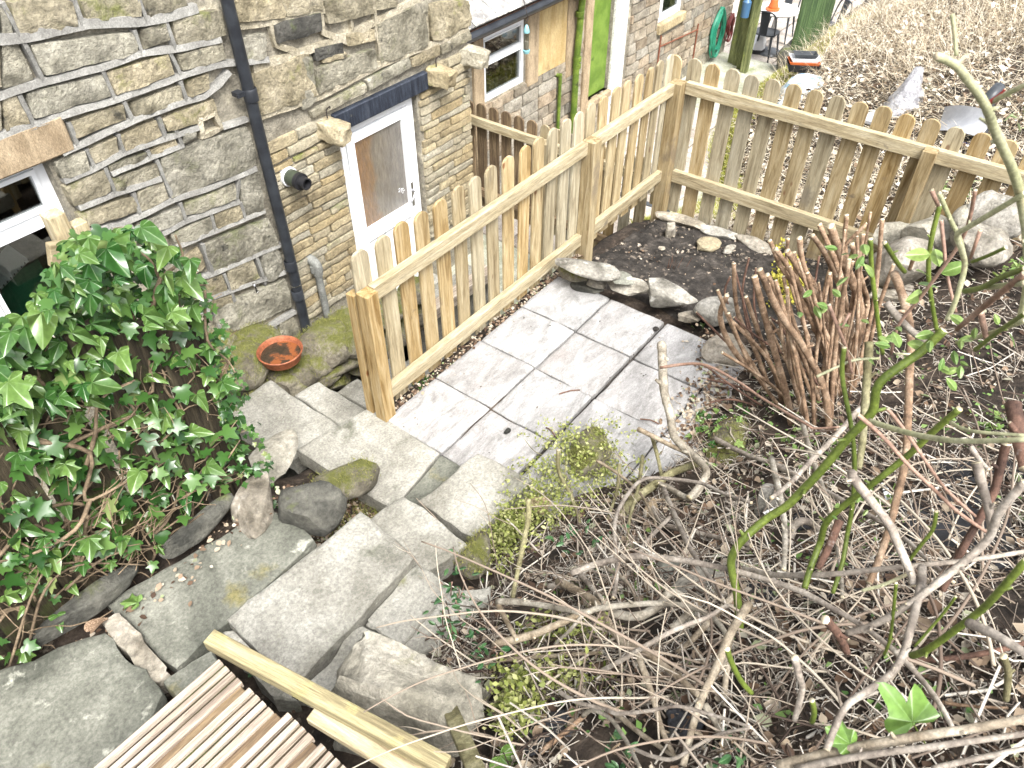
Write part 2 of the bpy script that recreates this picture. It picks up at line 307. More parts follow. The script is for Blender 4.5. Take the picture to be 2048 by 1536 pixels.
pmat('pipe_green', [(.3, (.07, .12, .015)), (.7, (.14, .20, .03))], 8., bump=.2, rough=.5, var=.1, spots=[((.03, .035, .015), 5., .64)])
pmat('green_paint', [(.3, (.085, .15, .02)), (.7, (.15, .235, .04))], 5., bump=.1, rough=.5, var=.08, spots=[((.06, .10, .02), 5., .62)])
pmat('navy_lintel', [(.3, (.012, .016, .026)), (.6, (.03, .038, .055)), (.8, (.06, .07, .09))], 9., (4, 1, .6), bump=.4, rough=.6, var=0, spots=[((.20, .19, .14), 6., .70)])
pmat('upvc', [(.3, (.74, .76, .78)), (.7, (.82, .83, .84))], 3., bump=0, rough=.35, var=0)
pmat('flaky_white', [(.3, (.62, .61, .58)), (.7, (.76, .75, .72))], 5., bump=.6, bscale=30., var=0, spots=[((.06, .055, .05), 11., .63)])
pmat('panel_board', [(.3, (.42, .30, .13)), (.7, (.56, .43, .22))], 4., (3, 1, 1), bump=.2, var=0, spots=[((.34, .24, .12), 4., .62)])
pmat('slate', [(.3, (.20, .195, .185)), (.7, (.36, .35, .33))], 7., bump=.4, var=.22, lichen=((.68, .65, .53), 8., .52))
pmat('concrete_moss', [(.3, (.27, .28, .20)), (.7, (.45, .45, .37))], 4., bump=.4, var=0, moss=((.16, .21, .04), 1.6, .60, .0))
pmat('yard_flag', [(.3, (.33, .29, .245)), (.7, (.48, .435, .385))], 4., bump=.4, var=.12)
pmat('black_plastic', [(.3, (.02, .021, .024)), (.7, (.035, .037, .04))], 10., bump=.05, rough=.4, var=0)
pmat('grey_plastic', [(.3, (.30, .31, .33)), (.7, (.40, .41, .43))], 5., bump=.1, rough=.4, var=0, spots=[((.28, .28, .28), 7., .66)])
pmat('chair_metal', [(.3, (.035, .04, .045)), (.7, (.06, .066, .072))], 5., bump=.05, rough=.4, var=0)
pmat('table_white', [(.3, (.66, .62, .58)), (.7, (.74, .71, .67))], 5., bump=.1, rough=.5, var=0)
pmat('blue_bag', [(.35, (.25, .42, .55)), (.5, (.70, .74, .76)), (.65, (.78, .80, .80))], 12., bump=.5, bscale=14., bdist=.02, rough=.3, var=0)
pmat('clear_bag', [(.3, (.34, .34, .36)), (.7, (.58, .58, .60))], 6., bump=.9, bscale=11., bdist=.03, rough=.25, var=0)
pmat('hose_green', [(.3, (.015, .15, .09)), (.7, (.03, .24, .15))], 5., bump=0, rough=.35, var=0)
pmat('hose_red', [(.3, (.09, .02, .02)), (.7, (.15, .04, .035))], 5., bump=0, rough=.4, var=0)
plain('chrome', (.75, .75, .76), .2, .5, 1.); plain('white_plastic', (.78, .79, .80), .35); plain('rubber', (.015, .015, .017), .5)
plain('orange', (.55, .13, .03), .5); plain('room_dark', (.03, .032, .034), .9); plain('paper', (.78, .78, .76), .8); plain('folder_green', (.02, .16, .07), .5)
plain('feeder_blue', (.20, .42, .45), .4); plain('iron', (.06, .05, .045), .6, .4, .6); plain('rust', (.17, .06, .03), .8)
plain('red_plastic', (.45, .05, .05), .45); plain('curtain', (.34, .17, .06), .9); plain('room_tan', (.26, .215, .16), .9); plain('room_grey', (.30, .285, .26), .9)
def glassy(name, tint, rough=.02, gl=.12, wave=None):
    m = bpy.data.materials.new(name); m.use_nodes = True; t = m.node_tree; N = t.nodes; L = t.links; N.remove(N['Principled BSDF'])
    tr = N.new('ShaderNodeBsdfTransparent'); tr.inputs[0].default_value = (*tint, 1)
    g = N.new('ShaderNodeBsdfGlossy'); g.inputs['Roughness'].default_value = rough; ms = N.new('ShaderNodeMixShader')
    lw = N.new('ShaderNodeLayerWeight'); lw.inputs[0].default_value = .25; k = N.new('ShaderNodeMath'); k.operation = 'MULTIPLY_ADD'; L.new(lw.outputs['Facing'], k.inputs[0]); k.inputs[1].default_value = .5; k.inputs[2].default_value = gl
    L.new(k.outputs[0], ms.inputs[0]); L.new(tr.outputs[0], ms.inputs[1]); L.new(g.outputs[0], ms.inputs[2]); L.new(ms.outputs[0], N['Material Output'].inputs[0])
    if wave:
        tc = N.new('ShaderNodeTexCoord'); mp = N.new('ShaderNodeMapping'); mp.inputs['Scale'].default_value = (16, 1, 3.5); L.new(tc.outputs['Object'], mp.inputs[0])
        n = N.new('ShaderNodeTexNoise'); n.inputs['Scale'].default_value = 1.; n.inputs['Detail'].default_value = 2.; n.inputs['Distortion'].default_value = 1.5; L.new(mp.outputs[0], n.inputs['Vector'])
        b = N.new('ShaderNodeBump'); b.inputs['Strength'].default_value = .8; b.inputs['Distance'].default_value = .03; L.new(n.outputs[0], b.inputs['Height']); L.new(b.outputs[0], g.inputs['Normal'])
    MAT[name] = m
glassy('glass', (.75, .8, .8)); glassy('dark_glass', (.6, .63, .62), gl=.10)
def leafmat(name, dark, light, vein, rough=.3):
    m = bpy.data.materials.new(name); m.use_nodes = True; t = m.node_tree; N = t.nodes; L = t.links; b = N['Principled BSDF']
    tc = N.new('ShaderNodeTexCoord'); sx = N.new('ShaderNodeSeparateXYZ'); L.new(tc.outputs['Object'], sx.inputs[0]); oi = N.new('ShaderNodeObjectInfo')
    r = N.new('ShaderNodeValToRGB'); r.color_ramp.elements[0].color = (*dark, 1); r.color_ramp.elements[1].color = (*light, 1); L.new(oi.outputs['Random'], r.inputs[0])
    # pale veins fanning out from the stalk
    at = N.new('ShaderNodeMath'); at.operation = 'ARCTAN2'; L.new(sx.outputs['X'], at.inputs[0]); L.new(sx.outputs['Y'], at.inputs[1])
    m1 = N.new('ShaderNodeMath'); m1.operation = 'MULTIPLY'; m1.inputs[1].default_value = 4.6; L.new(at.outputs[0], m1.inputs[0])
    c1 = N.new('ShaderNodeMath'); c1.operation = 'COSINE'; L.new(m1.outputs[0], c1.inputs[0])
    vr = N.new('ShaderNodeMapRange'); L.new(c1.outputs[0], vr.inputs[0]); vr.inputs[1].default_value = .985; vr.inputs[2].default_value = 1.; vr.inputs[4].default_value = .38
    no = N.new('ShaderNodeTexNoise'); no.inputs['Scale'].default_value = 5.; L.new(tc.outputs['Object'], no.inputs['Vector'])
    mm = N.new('ShaderNodeMix'); mm.data_type = 'RGBA'; mm.blend_type = 'OVERLAY'; mm.inputs[0].default_value = .5; L.new(r.outputs[0], mm.inputs[6]); L.new(no.outputs['Fac'], mm.inputs[7])
    mx = N.new('ShaderNodeMix'); mx.data_type = 'RGBA'; L.new(vr.outputs[0], mx.inputs[0]); L.new(mm.outputs[2], mx.inputs[6]); mx.inputs[7].default_value = (*vein, 1)
    L.new(mx.outputs[2], b.inputs['Base Color']); b.inputs['Roughness'].default_value = rough; b.inputs['Specular IOR Level'].default_value = .6
    bn = N.new('ShaderNodeBump'); bn.inputs['Strength'].default_value = .5; bn.inputs['Distance'].default_value = .05; L.new(c1.outputs[0], bn.inputs['Height']); L.new(bn.outputs[0], b.inputs['Normal'])
    tr = N.new('ShaderNodeBsdfTranslucent'); ms = N.new('ShaderNodeMixShader'); ms.inputs[0].default_value = .22
    L.new(mx.outputs[2], tr.inputs[0]); L.new(b.outputs[0], ms.inputs[1]); L.new(tr.outputs[0], ms.inputs[2]); L.new(ms.outputs[0], N['Material Output'].inputs[0])
    MAT[name] = m
leafmat('ivy_leaf', (.026, .092, .018), (.135, .225, .055), (.34, .44, .24), .24)
leafmat('ivy_pale', (.12, .22, .05), (.26, .36, .10), (.45, .52, .26), .4)
leafmat('privet_leaf', (.03, .10, .035), (.09, .19, .07), (.2, .3, .14), .3)
leafmat('bay_leaf', (.20, .28, .10), (.42, .47, .26), (.5, .55, .35), .4)

# ------------------------------------------------------------------ ground
def edge_y(x):      # where the garden stops above the sunken passage
    return float(np.interp(x, [-3, 1.7, 1.75, 5.6, 6.5, 8, 9.5, 18], [2.75, 2.75, 2.62, 2.66, 2.85, 3.2, 3.95, 4.05]))
def build_ground():
    xs = np.concatenate([np.arange(-3, 6, .05), np.arange(6, 18, .1)]); nr = 150
    vs = []; ncol = nr+3
    tt = np.linspace(0, 1, nr+1)**.75
    for x in xs:
        ye = edge_y(x); ys = -5+(ye+5)*tt
        zs = ground(np.full(nr+1, x), ys)
        for y, z in zip(ys, zs):
            vs.append((x, y, z+.028*noise.noise((x*3, y*3, 0))+.016*noise.noise((x*9, y*9, 2))))
        vs.append((x, ye+.03, min(zs[-1]-.3, -1.3))); vs.append((x, ye+.05, -2.4))
    fs = []
    for i in range(len(xs)-1):
        for j in range(ncol-1):
            a = i*ncol+j; fs.append((a, a+ncol, a+ncol+1, a+1))
    me = bpy.data.meshes.new('ground'); me.from_pydata(vs, [], fs); me.polygons.foreach_set('use_smooth', [True]*len(fs)); me.update()
    m = pmat('ground_soil', [(.25, (.022, .017, .012)), (.5, (.065, .047, .034)), (.75, (.15, .115, .085))], 7., bump=1., bscale=22., bdist=.03, var=0, spots=[((.30, .25, .19), 16., .62), ((.12, .14, .04), 3., .68)])
    me.materials.append(m); o = link('ground', me); tag(o, kind='structure'); return o
build_ground()
b = MB(); b.box((-40, -40, -2.6), (60, 60, -2.06)); tag(link('lower_ground', b.mesh('lower_ground', MAT['earth'])), kind='structure')
# soil of the raised bed: finer, darker sheet over the ground
def soil_sheet():
    xs = np.linspace(4.0, 5.42, 40); ys = np.linspace(.85, 2.5, 44); vs = []; fs = []
    for i, x in enumerate(xs):
        for j, y in enumerate(ys):
            e = min(i, j, 39-i, 43-j)
            vs.append((x+.01*noise.noise((y*6, 1, x)), y, float(ground(x, y))+(.035+.03*noise.noise((x*4, y*4, 7))+.02*noise.noise((x*15, y*15, 3)) if e > 0 else -.05)))
    for i in range(39):
        for j in range(43): a = i*44+j; fs.append((a, a+44, a+45, a+1))
    me = bpy.data.meshes.new('soil_bed'); me.from_pydata(vs, [], fs); me.polygons.foreach_set('use_smooth', [True]*len(fs)); me.update()
    me.materials.append(MAT['earth']); tag(link('soil_bed', me), kind='structure')
soil_sheet()

# ------------------------------------------------------------------ rough stones and slabs
def rock_mesh(name, mat, size, seed, cuts=9, sub=3, bumpy=.05, flat=False):
    import bmesh
    rd = random.Random(seed); bm = bmesh.new(); bmesh.ops.create_icosphere(bm, subdivisions=sub, radius=1.)
    pl = []
    for _ in range(cuts):
        n = Vector((rd.gauss(0, 1), rd.gauss(0, 1), rd.gauss(0, 1))).normalized(); pl.append((n, rd.uniform(.52, .8)))
    pl += [(Vector((0, 0, 1)), .5 if flat else .7), (Vector((0, 0, -1)), .55)]
    for v in bm.verts:
        for n, k in pl:
            d = v.co.dot(n)-k
            if d > 0: v.co -= n*d*.96
        q = v.co.copy()
        v.co += v.normal*(bumpy*noise.noise(q*2.3+Vector((seed*3.1, 0, 0)))+bumpy*.5*noise.noise(q*6+Vector((seed, 9, 0))))
        v.co = Vector((v.co.x*size[0], v.co.y*size[1], v.co.z*size[2]))
    me = bpy.data.meshes.new(name); bm.to_mesh(me); bm.free(); me.materials.append(mat)
    me.polygons.foreach_set('use_smooth', [True]*len(me.polygons)); me.set_sharp_from_angle(angle=R(38)); return me
def cube_rock(name, mat, size, seed, n=5, amp=.13):
    import bmesh
    bm = bmesh.new(); bmesh.ops.create_cube(bm, size=2.); bmesh.ops.subdivide_edges(bm, edges=bm.edges[:], cuts=n, use_grid_fill=True)
    for v in bm.verts:
        q = v.co.copy(); e = sorted(abs(c) for c in q); k = 1-.07*(e[1] > .99)-.05*(e[0] > .99)
        d = Vector((noise.noise(q*1.1+Vector((seed*3., 0, 0))), noise.noise(q*1.1+Vector((0, seed*3., 4))), noise.noise(q*1.1+Vector((7, 0, seed*3.)))))*amp*2
        d += Vector((noise.noise(q*3.5+Vector((seed, 0, 0))), noise.noise(q*3.5+Vector((0, seed, 4))), noise.noise(q*3.5+Vector((7, 0, seed)))))*amp*.5
        v.co = Vector(((q.x*k+d.x)*size[0], (q.y*k+d.y)*size[1], (q.z*k+d.z)*size[2]))
    me = bpy.data.meshes.new(name); bm.to_mesh(me); bm.free(); me.materials.append(mat); me.polygons.foreach_set('use_smooth', [True]*len(me.polygons)); me.set_sharp_from_angle(angle=R(42)); return me
def slab_mesh(name, quad, thick, mat, seed=0, n=12, chip=.005, rise=.006, round_=.012):
    """flat stone with a slightly wavy outline, worn edges and an uneven face; quad: four top corners in the world (any order round)"""
    Q = [Vector(q) for q in quad]; c = sum(Q, Vector())/4
    T = np.array([-1., -.955]+list(np.linspace(-.86, .86, n-3))+[.955, 1.]); m = len(T); vs = []
    for a in T:
        for b_ in T:
            aa = a*(1-round_*b_**4); bb = b_*(1-round_*a**4); u, v = (aa+1)/2, (bb+1)/2
            p = (Q[0]*(1-u)+Q[1]*u)*(1-v)+(Q[3]*(1-u)+Q[2]*u)*v
            e = max(abs(a), abs(b_))
            if e > .9:
                p = p+Vector((noise.noise(p*9+Vector((seed, 0, 0))), noise.noise(p*9+Vector((0, seed, 5))), 0))*chip*1.6+Vector((noise.noise(p*30), noise.noise(p*30+Vector((4, 0, 0))), 0))*chip*.6
            p = p+Vector((0, 0, rise*noise.noise(p*5+Vector((seed*2., 1, 0)))-(.010 if e == 1 else 0)))
            vs.append(p)
    fs = [(i*m+j, (i+1)*m+j, (i+1)*m+j+1, i*m+j+1) for i in range(m-1) for j in range(m-1)]
    bd = [i*m for i in range(m)]+[(m-1)*m+j for j in range(1, m)]+[i*m+m-1 for i in range(m-2, -1, -1)]+[j for j in range(m-2, 0, -1)]
    k0 = len(vs); nb = len(bd)
    for lv, sc in ((.35, 1.004), (1., .985)):
        for i in bd:
            p = vs[i]; vs.append(Vector((c.x+(p.x-c.x)*sc+chip*.7*noise.noise(p*14+Vector((0, 0, lv*7))), c.y+(p.y-c.y)*sc+chip*.7*noise.noise(p*14+Vector((3, 0, lv*9))), p.z-thick*lv)))
    for lv in range(2):
        up_ = bd if lv == 0 else list(range(k0, k0+nb)); lo = list(range(k0+lv*nb, k0+(lv+1)*nb))
        for k in range(nb): k2 = (k+1) % nb; fs.append((up_[k], up_[k2], lo[k2], lo[k]))
    fs.append(tuple(range(k0+nb, k0+2*nb)))
    me = bpy.data.meshes.new(name); me.from_pydata([tuple(p-c) for p in vs], [], fs); me.materials.append(mat)
    me.polygons.foreach_set('use_smooth', [True]*len(fs)); me.set_sharp_from_angle(angle=R(50)); me.update()
    import bmesh; bm = bmesh.new(); bm.from_mesh(me); bmesh.ops.recalc_face_normals(bm, faces=bm.faces); bm.to_mesh(me); bm.free()
    return me, c
def slab(name, quad, thick, mat, parent=None, **k):
    me, c = slab_mesh(name, quad, thick, mat, **k); return link(name, me, parent, loc=c)
def zq(pts, z): return [Zp(x, y, z) for x, y in pts]

# ------------------------------------------------------------------ patio of square riven slabs
patio = tag(link('patio', None), kind='structure')
b = MB(); b.box((2.03, .75, -.3), (3.86, 2.48, -.045)); pb = link('patio_bed', b.mesh('patio_bed', MAT['earth']), patio)
xs = [2.052, 2.500, 2.950, 3.400, 3.842]; ys = [2.487, 2.042, 1.608, 1.128, .70]
gap = {1: .006, 2: .014, 3: .006}
for i in range(4):
    for j in range(4):
        g = .005
        x0, x1 = xs[i]+g, xs[i+1]-g; y1, y0 = ys[j]-g-(.008 if j == 2 else 0), ys[j+1]+g+(.008 if j == 1 else 0)
        dz = .004*math.sin(i*3.1+j*5.7)
        dx = .006*math.sin(j*2.3+1)
        slab('paving_slab', [(x0+dx, y0, dz), (x1+dx, y0, dz+.002), (x1+dx, y1, dz), (x0+dx, y1, dz-.002)], .045, MAT['patio_slab'], patio, seed=i*7+j, n=18, chip=.003, rise=.008, round_=.008)

# ------------------------------------------------------------------ passage and yard below, by the houses
b = MB(); b.box((.5, 2.4, -2.35), (12.35, 9, -1.5)); tag(link('passage_floor', b.mesh('passage_floor', MAT['concrete_moss'])), kind='structure')
yard = tag(link('yard_paving', None), kind='structure')
k = 0
for i in range(9):
    for j in range(6):
        x0 = 12.37+i*.75+(.3 if j % 2 else 0); y0 = 3.6+j*.5
        if x0 > 18.5: continue
        slab('yard_slab', [(x0+.01, y0+.01, -1.97), (x0+.73, y0+.01, -1.97), (x0+.73, y0+.48, -1.965), (x0+.01, y0+.48, -1.97)], .05, MAT['yard_flag'], yard, seed=k, n=6, chip=.015); k += 1
for i in range(7):
    for j in range(3):
        x0 = 5.75+i*.62; y0 = 3.3+j*.55+.02
        slab('passage_slab', [(x0+.008, y0+.008, -1.47), (x0+.612, y0+.008, -1.47), (x0+.612, y0+.54, -1.47), (x0+.008, y0+.54, -1.47)], .04, MAT['table_white'] if False else MAT['yard_flag'], yard, seed=k+50, n=6, chip=.006)
b = MB(); b.box((7.35, 3.3, -1.5), (7.43, 4.9, -1.462)); dr_ = link('drain_channel', b.mesh('drain_channel', MAT['chair_metal']), yard)

# ------------------------------------------------------------------ house walls
def block_mesh(name, q, depth, mat, seed):
    """rough-faced wall stone; q: four (x,z) corners TL,TR,BR,BL; its face looks along -y"""
    q = np.array(q, float); c = q.mean(0); w = np.linalg.norm(q[1]-q[0]); h = np.linalg.norm(q[3]-q[0])
    nu = int(np.clip(w/.05, 2, 10)); nv = int(np.clip(h/.05, 2, 7))
    ea, eb = 1-min(.2, .010/w), 1-min(.25, .009/h); A = np.r_[-1, np.linspace(-ea, ea, nu+1), 1]; B_ = np.r_[-1, np.linspace(-eb, eb, nv+1), 1]; vs = []
    for a in A:
        for b_ in B_:
            aa = a*(1-.035*b_*b_*abs(b_)*min(1., h/w*2)); bb = b_*(1-.08*a*a*abs(a)); u, v = (aa+1)/2, (bb+1)/2
            p = (q[0]*(1-u)+q[1]*u)*(1-v)+(q[3]*(1-u)+q[2]*u)*v
            e = max(abs(a), abs(b_))
            j = min(w, h)*.06
            nx = noise.noise((p[0]*7, p[1]*7, seed)); nz = noise.noise((p[0]*7+9, p[1]*7, seed))
            y = .02 if e == 1 else -depth*(.88+.12*(1-max(abs(a)/ea, abs(b_)/eb)**6))-depth*.30*noise.noise((p[0]*7, p[1]*7, seed*1.7))-.42*depth*noise.noise((p[0]*19, p[1]*19, seed))
            vs.append((p[0]+j*nx-c[0], y, p[1]+j*nz-c[1]))
    m = len(B_); fs = [(i*m+j_, i*m+j_+1, (i+1)*m+j_+1, (i+1)*m+j_) for i in range(len(A)-1) for j_ in range(m-1)]
    me = bpy.data.meshes.new(name); me.from_pydata(vs, [], fs); me.materials.append(mat)
    me.polygons.foreach_set('use_smooth', [True]*len(fs)); me.set_sharp_from_angle(angle=R(40)); me.update(); return me, c
NW = [0]
def wall_stone(name, q, y, depth, mat, parent):
    NW[0] += 1; me, c = block_mesh(name, q, depth, mat, NW[0]*1.37); return link(name, me, parent, loc=(c[0], y, c[1]))
YW = 4.6
def grow(q, k):
    c = np.mean(np.array(q), 0); return [tuple(c+(np.array(p)-c)*k) for p in q]
def pz(pts, s=1., ox=0, oy=0, y=YW): return [tuple(Yp(ox+x*s, oy+y_*s, y)[[0, 2]]) for x, y_ in pts]
def boxes(name, rects, y0, y1, mat, parent):
    b = MB()
    for (x0, x1, z0, z1) in rects: b.box((x0, y0, z0), (x1, y1, z1))
    return link(name, b.mesh(name, mat), parent)
house = thing('stone_house', 'big stone house wall with grey ribbon pointing, black downpipe and white glazed back door', 'house', (3, YW, -1.5))
WX0, WX1, WZ0, WZ1 = 1.05, 1.68, .02, 1.13        # window opening
DX0, DX1, DZ1 = 3.83, 4.755, .485                  # door opening
wall = boxes('wall', [(-1.5, WX0, -1.6, 4.6), (WX0, WX1, -1.6, WZ0), (WX0, WX1, WZ1, 4.6), (WX1, DX0, -1.6, 4.6), (DX0, DX1, DZ1, 4.6), (DX1, 5.46, -1.6, 4.6)], YW+.02, YW+.40, MAT['mortar'], house)
S1 = .3418
BIG = [[(0,40),(40,60),(70,185),(0,205)], [(40,5),(405,0),(430,150),(130,222)], [(470,0),(790,-20),(800,95),(510,122)], [(835,-30),(1040,-60),(1090,30),(865,98)],
 [(0,245),(90,235),(195,460),(0,520)], [(175,255),(755,185),(790,305),(270,440)], [(812,168),(955,122),(995,235),(832,285)], [(1000,110),(1285,50),(1310,205),(1035,265)],
 [(152,540),(580,430),(625,562),(190,685)], [(622,415),(960,312),(1000,430),(672,552)], [(1032,315),(1285,245),(1310,345),(1062,408)], [(0,580),(85,552),(165,712),(15,765)],
 [(405,705),(698,605),(722,700),(442,805)], [(765,595),(1035,492),(1058,590),(785,682)], [(1088,472),(1205,418),(1215,520),(1100,562)], [(945,685),(1230,572),(1262,680),(975,765)],
 [(502,868),(668,795),(688,890),(545,952)], [(695,785),(898,695),(935,790),(722,882)], [(305,945),(480,872),(512,990),(355,1045)], [(622,962),(838,885),(848,930),(642,1005)],
 [(868,872),(1008,802),(1030,850),(882,906)], [(935,915),(1420,735),(1485,968),(1005,1150)], [(1055,775),(1130,755),(1140,800),(1062,838)],
 [(365,1085),(600,985),(640,1110),(430,1205)], [(655,1037),(900,952),(922,1040),(672,1117)], [(792,1112),(940,1062),(978,1160),(812,1232)], [(452,1242),(758,1142),(800,1240),(485,1325)],
 [(1078,1182),(1358,1065),(1368,1160),(1082,1262)], [(1392,1045),(1500,995),(1535,1220),(1422,1272)], [(792,1305),(1038,1205),(1058,1290),(805,1395)], [(992,1362),(1208,1262),(1238,1350),(1022,1432)],
 [(1242,1245),(1388,1192),(1408,1270),(1262,1332)], [(1195,1422),(1558,1275),(1612,1430),(1240,1592)], [(1052,1532),(1160,1442),(1198,1560),(1112,1612)], [(1312,1572),(1468,1512),(1508,1620),(1342,1692)],
 [(1522,1488),(1620,1440),(1650,1597),(1552,1650)], [(1202,1628),(1290,1598),(1320,1697),(1212,1738)], [(1252,1798),(1658,1630),(1690,1797),(1280,1968)], [(1622,1878),(1700,1820),(1740,1957),(1642,2008)],
 [(1442,1978),(1580,1918),(1610,1967),(1452,2038)], [(1212,1758),(1340,1718),(1350,1767),(1222,1817)], [(820,1410),(960,1370),(1010,1490),(850,1540)], [(520,1345),(735,1310),(790,1420),(560,1450)],
 [(880,1560),(1030,1520),(1080,1630),(930,1690)], [(1000,1720),(1180,1640),(1220,1780),(1060,1840)], [(1100,1860),(1225,1820),(1260,1960),(1150,2010)], [(820,1720),(950,1700),(1000,1810),(870,1840)],
 [(-420,330),(-30,250),(-10,500),(-330,560)], [(-400,60),(-30,40),(-20,210),(-350,290)], [(-330,600),(-30,540),(-10,760),(-280,800)]]
for q in BIG: wall_stone('stone', grow(pz(q, S1), 1.075), YW+.02, .052, MAT['wall_stone'], wall)
S2 = .3418; O2 = 600
RIGHT = [([(455,-5),(575,-5),(562,36),(470,42)],1,0), ([(545,47),(636,24),(640,62),(552,86)],1,1), ([(476,76),(527,65),(531,114),(480,126)],1,0), ([(626,96),(681,83),(684,106),(630,121)],1,1),
 ([(505,148),(612,106),(627,190),(520,232)],1,0), ([(560,-5),(642,-5),(640,18),(572,34)],1,0)]
for q, s, dk in RIGHT: wall_stone('stone', grow(pz(q), 1.07), YW+.02, .05, MAT['dark_stone' if dk else 'wall_stone'], wall)
for q, dk in [([(135,0),(405,-20),(422,78),(160,140)],0), ([(450,140),(725,-10),(737,265),(470,362)],0), ([(745,20),(968,0),(985,148),(772,242)],0), ([(262,200),(418,165),(428,232),(272,272)],0),
 ([(92,395),(418,285),(440,395),(105,545)],0), ([(62,645),(358,480),(378,540),(80,685)],0), ([(382,462),(620,330),(640,400),(400,522)],1), ([(645,335),(800,255),(802,322),(652,392)],0),
 ([(812,262),(982,172),(986,232),(822,312)],0), ([(0,335),(62,330),(90,585),(5,645)],0), ([(440,-10),(560,-30),(550,40),(440,60)],0), ([(120,330),(255,300),(265,330),(130,370)],0)]:
    wall_stone('stone', grow(pz(q, S2, O2), 1.07), YW+.02, .05, MAT['wall_stone'], wall)
# pale eroded bedding between the stones right of the pipe
b = MB()
def ribbon(mb, pts, w, y, t, seed):
    """a strip of pointing standing proud of the wall; pts (x,z)"""
    P = []
    for (a, c) in zip(pts[:-1], pts[1:]):
        n = max(2, int(math.dist(a, c)/.05))
        for k in range(n): f = k/n; P.append((a[0]*(1-f)+c[0]*f, a[1]*(1-f)+c[1]*f))
    P.append(pts[-1]); vs = []; fs = []
    for i, (x, z) in enumerate(P):
        a = P[max(i-1, 0)]; c = P[min(i+1, len(P)-1)]; d = np.array([c[0]-a[0], c[1]-a[1]]); d /= max(np.linalg.norm(d), 1e-6); n = np.array([-d[1], d[0]])
        ww = w*(1+.22*noise.noise((x*8, z*8, seed))); o = .005*noise.noise((x*5, z*5, seed+4))
        for s_, yy in ((-.5, y+.02), (-.5, y-t), (.5, y-t*(.8)), (.5, y+.02)):
            vs.append((x+n[0]*(ww*s_+o), yy+.003*noise.noise((x*20, z*20, s_*3)), z+n[1]*(ww*s_+o)))
        if i: k = 4*i; fs += [(k-4, k-3, k+1, k), (k-3, k-2, k+2, k+1), (k-2, k-1, k+3, k+2)]
    n = 4*(len(P)-1); fs += [(0, 3, 2, 1), (n, n+1, n+2, n+3)]
    mb.add(vs, fs)
HR = [([(-60,225),(130,215),(300,172),(500,135),(830,122),(1000,82),(1140,40)],.075), ([(-60,570),(200,482),(580,390),(800,310),(1020,280),(1280,225)],.05), ([(190,722),(420,645),(680,572),(1010,450),(1200,390),(1300,368),(1560,345)],.05),
 ([(350,892),(500,820),(760,702),(1000,612),(1180,560),(1270,490),(1330,415)],.045), ([(360,1052),(520,990),(700,890),(960,802),(1150,740)],.045), ([(1290,740),(1440,690)],.04), ([(450,1212),(650,1130),(930,1040)],.045), ([(640,1012),(860,920),(1060,842)],.04),
 ([(470,1350),(690,1312),(1000,1162),(1250,1080),(1490,982)],.045), ([(940,1362),(1060,1292),(1390,1172)],.045), ([(1020,1440),(1250,1345),(1540,1228)],.042), ([(1210,1607),(1600,1437),(1660,1420)],.042), ([(1200,1747),(1500,1640),(1660,1587)],.042),
 ([(1430,1997),(1620,1877),(1720,1817)],.045), ([(-60,800),(190,722)],.06), ([(1040,1620),(1210,1607)],.04), ([(1060,1850),(1260,1790)],.04)]
VR = [[(0,10),(110,215),(240,460)], [(420,-10),(470,140)], [(795,-20),(850,120)], [(955,112),(1015,282)], [(775,172),(820,318)], [(585,402),(660,570)], [(982,300),(1045,435)], [(100,550),(182,720)], [(712,590),(762,692)], [(1042,470),(1080,580)],
 [(345,740),(380,880)], [(392,712),(440,840)], [(682,780),(718,882)], [(918,682),(965,820)], [(492,870),(545,990)], [(1012,742),(1060,860)], [(602,975),(662,1120)], [(905,930),(1002,1160)], [(852,872),(872,918)], [(772,1120),(808,1240)], [(1042,1182),(1078,1292)],
 [(1390,1040),(1372,1172)], [(1222,1240),(1252,1350)], [(1395,1182),(1425,1275)], [(745,1300),(802,1402)], [(1175,1422),(1235,1592)], [(1300,1597),(1365,1757)], [(1488,1490),(1545,1660)], [(1240,1800),(1290,1960)], [(1600,1900),(1640,2010)]]
mb = MB(); sd_ = 0
for pts, w in HR: sd_ += 1; ribbon(mb, pz(pts, S1), w*.70, YW+.01, .045, sd_)
for pts in VR: sd_ += 1; ribbon(mb, pz(pts, S1), .027, YW+.01, .043, sd_)
link('pointing', mb.mesh('pointing', MAT['grey_pointing']), house)
mb = MB()
for pts, w in [([(505,138),(620,98),(700,70),(850,-10)],.05), ([(470,52),(560,40),(640,20),(745,-5)],.05), ([(500,238),(640,192),(760,128),(935,60)],.05), ([(540,45),(552,90),(600,105)],.045), ([(640,20),(645,65),(690,82),(750,70)],.045), ([(745,0),(752,60),(762,128)],.035), ([(850,-5),(855,90)],.03), ([(612,108),(628,190)],.03), ([(630,185),(690,160),(745,135)],.04), ([(700,30),(705,75)],.03)]:
    sd_ += 1; ribbon(mb, pz(pts), w, YW+.012, .028, sd_)
link('crumbling_mortar', mb.mesh('crumbling_mortar', MAT['pale_mortar']), house)
# little frame of white filler round a vent hole
mb = MB(); sd_ += 1; ribbon(mb, pz([(1150,690),(1240,655),(1285,745),(1175,800),(1150,690)], S1), .035, YW+.0, .035, 77); link('filler', mb.mesh('filler', MAT['pale_mortar']), house)
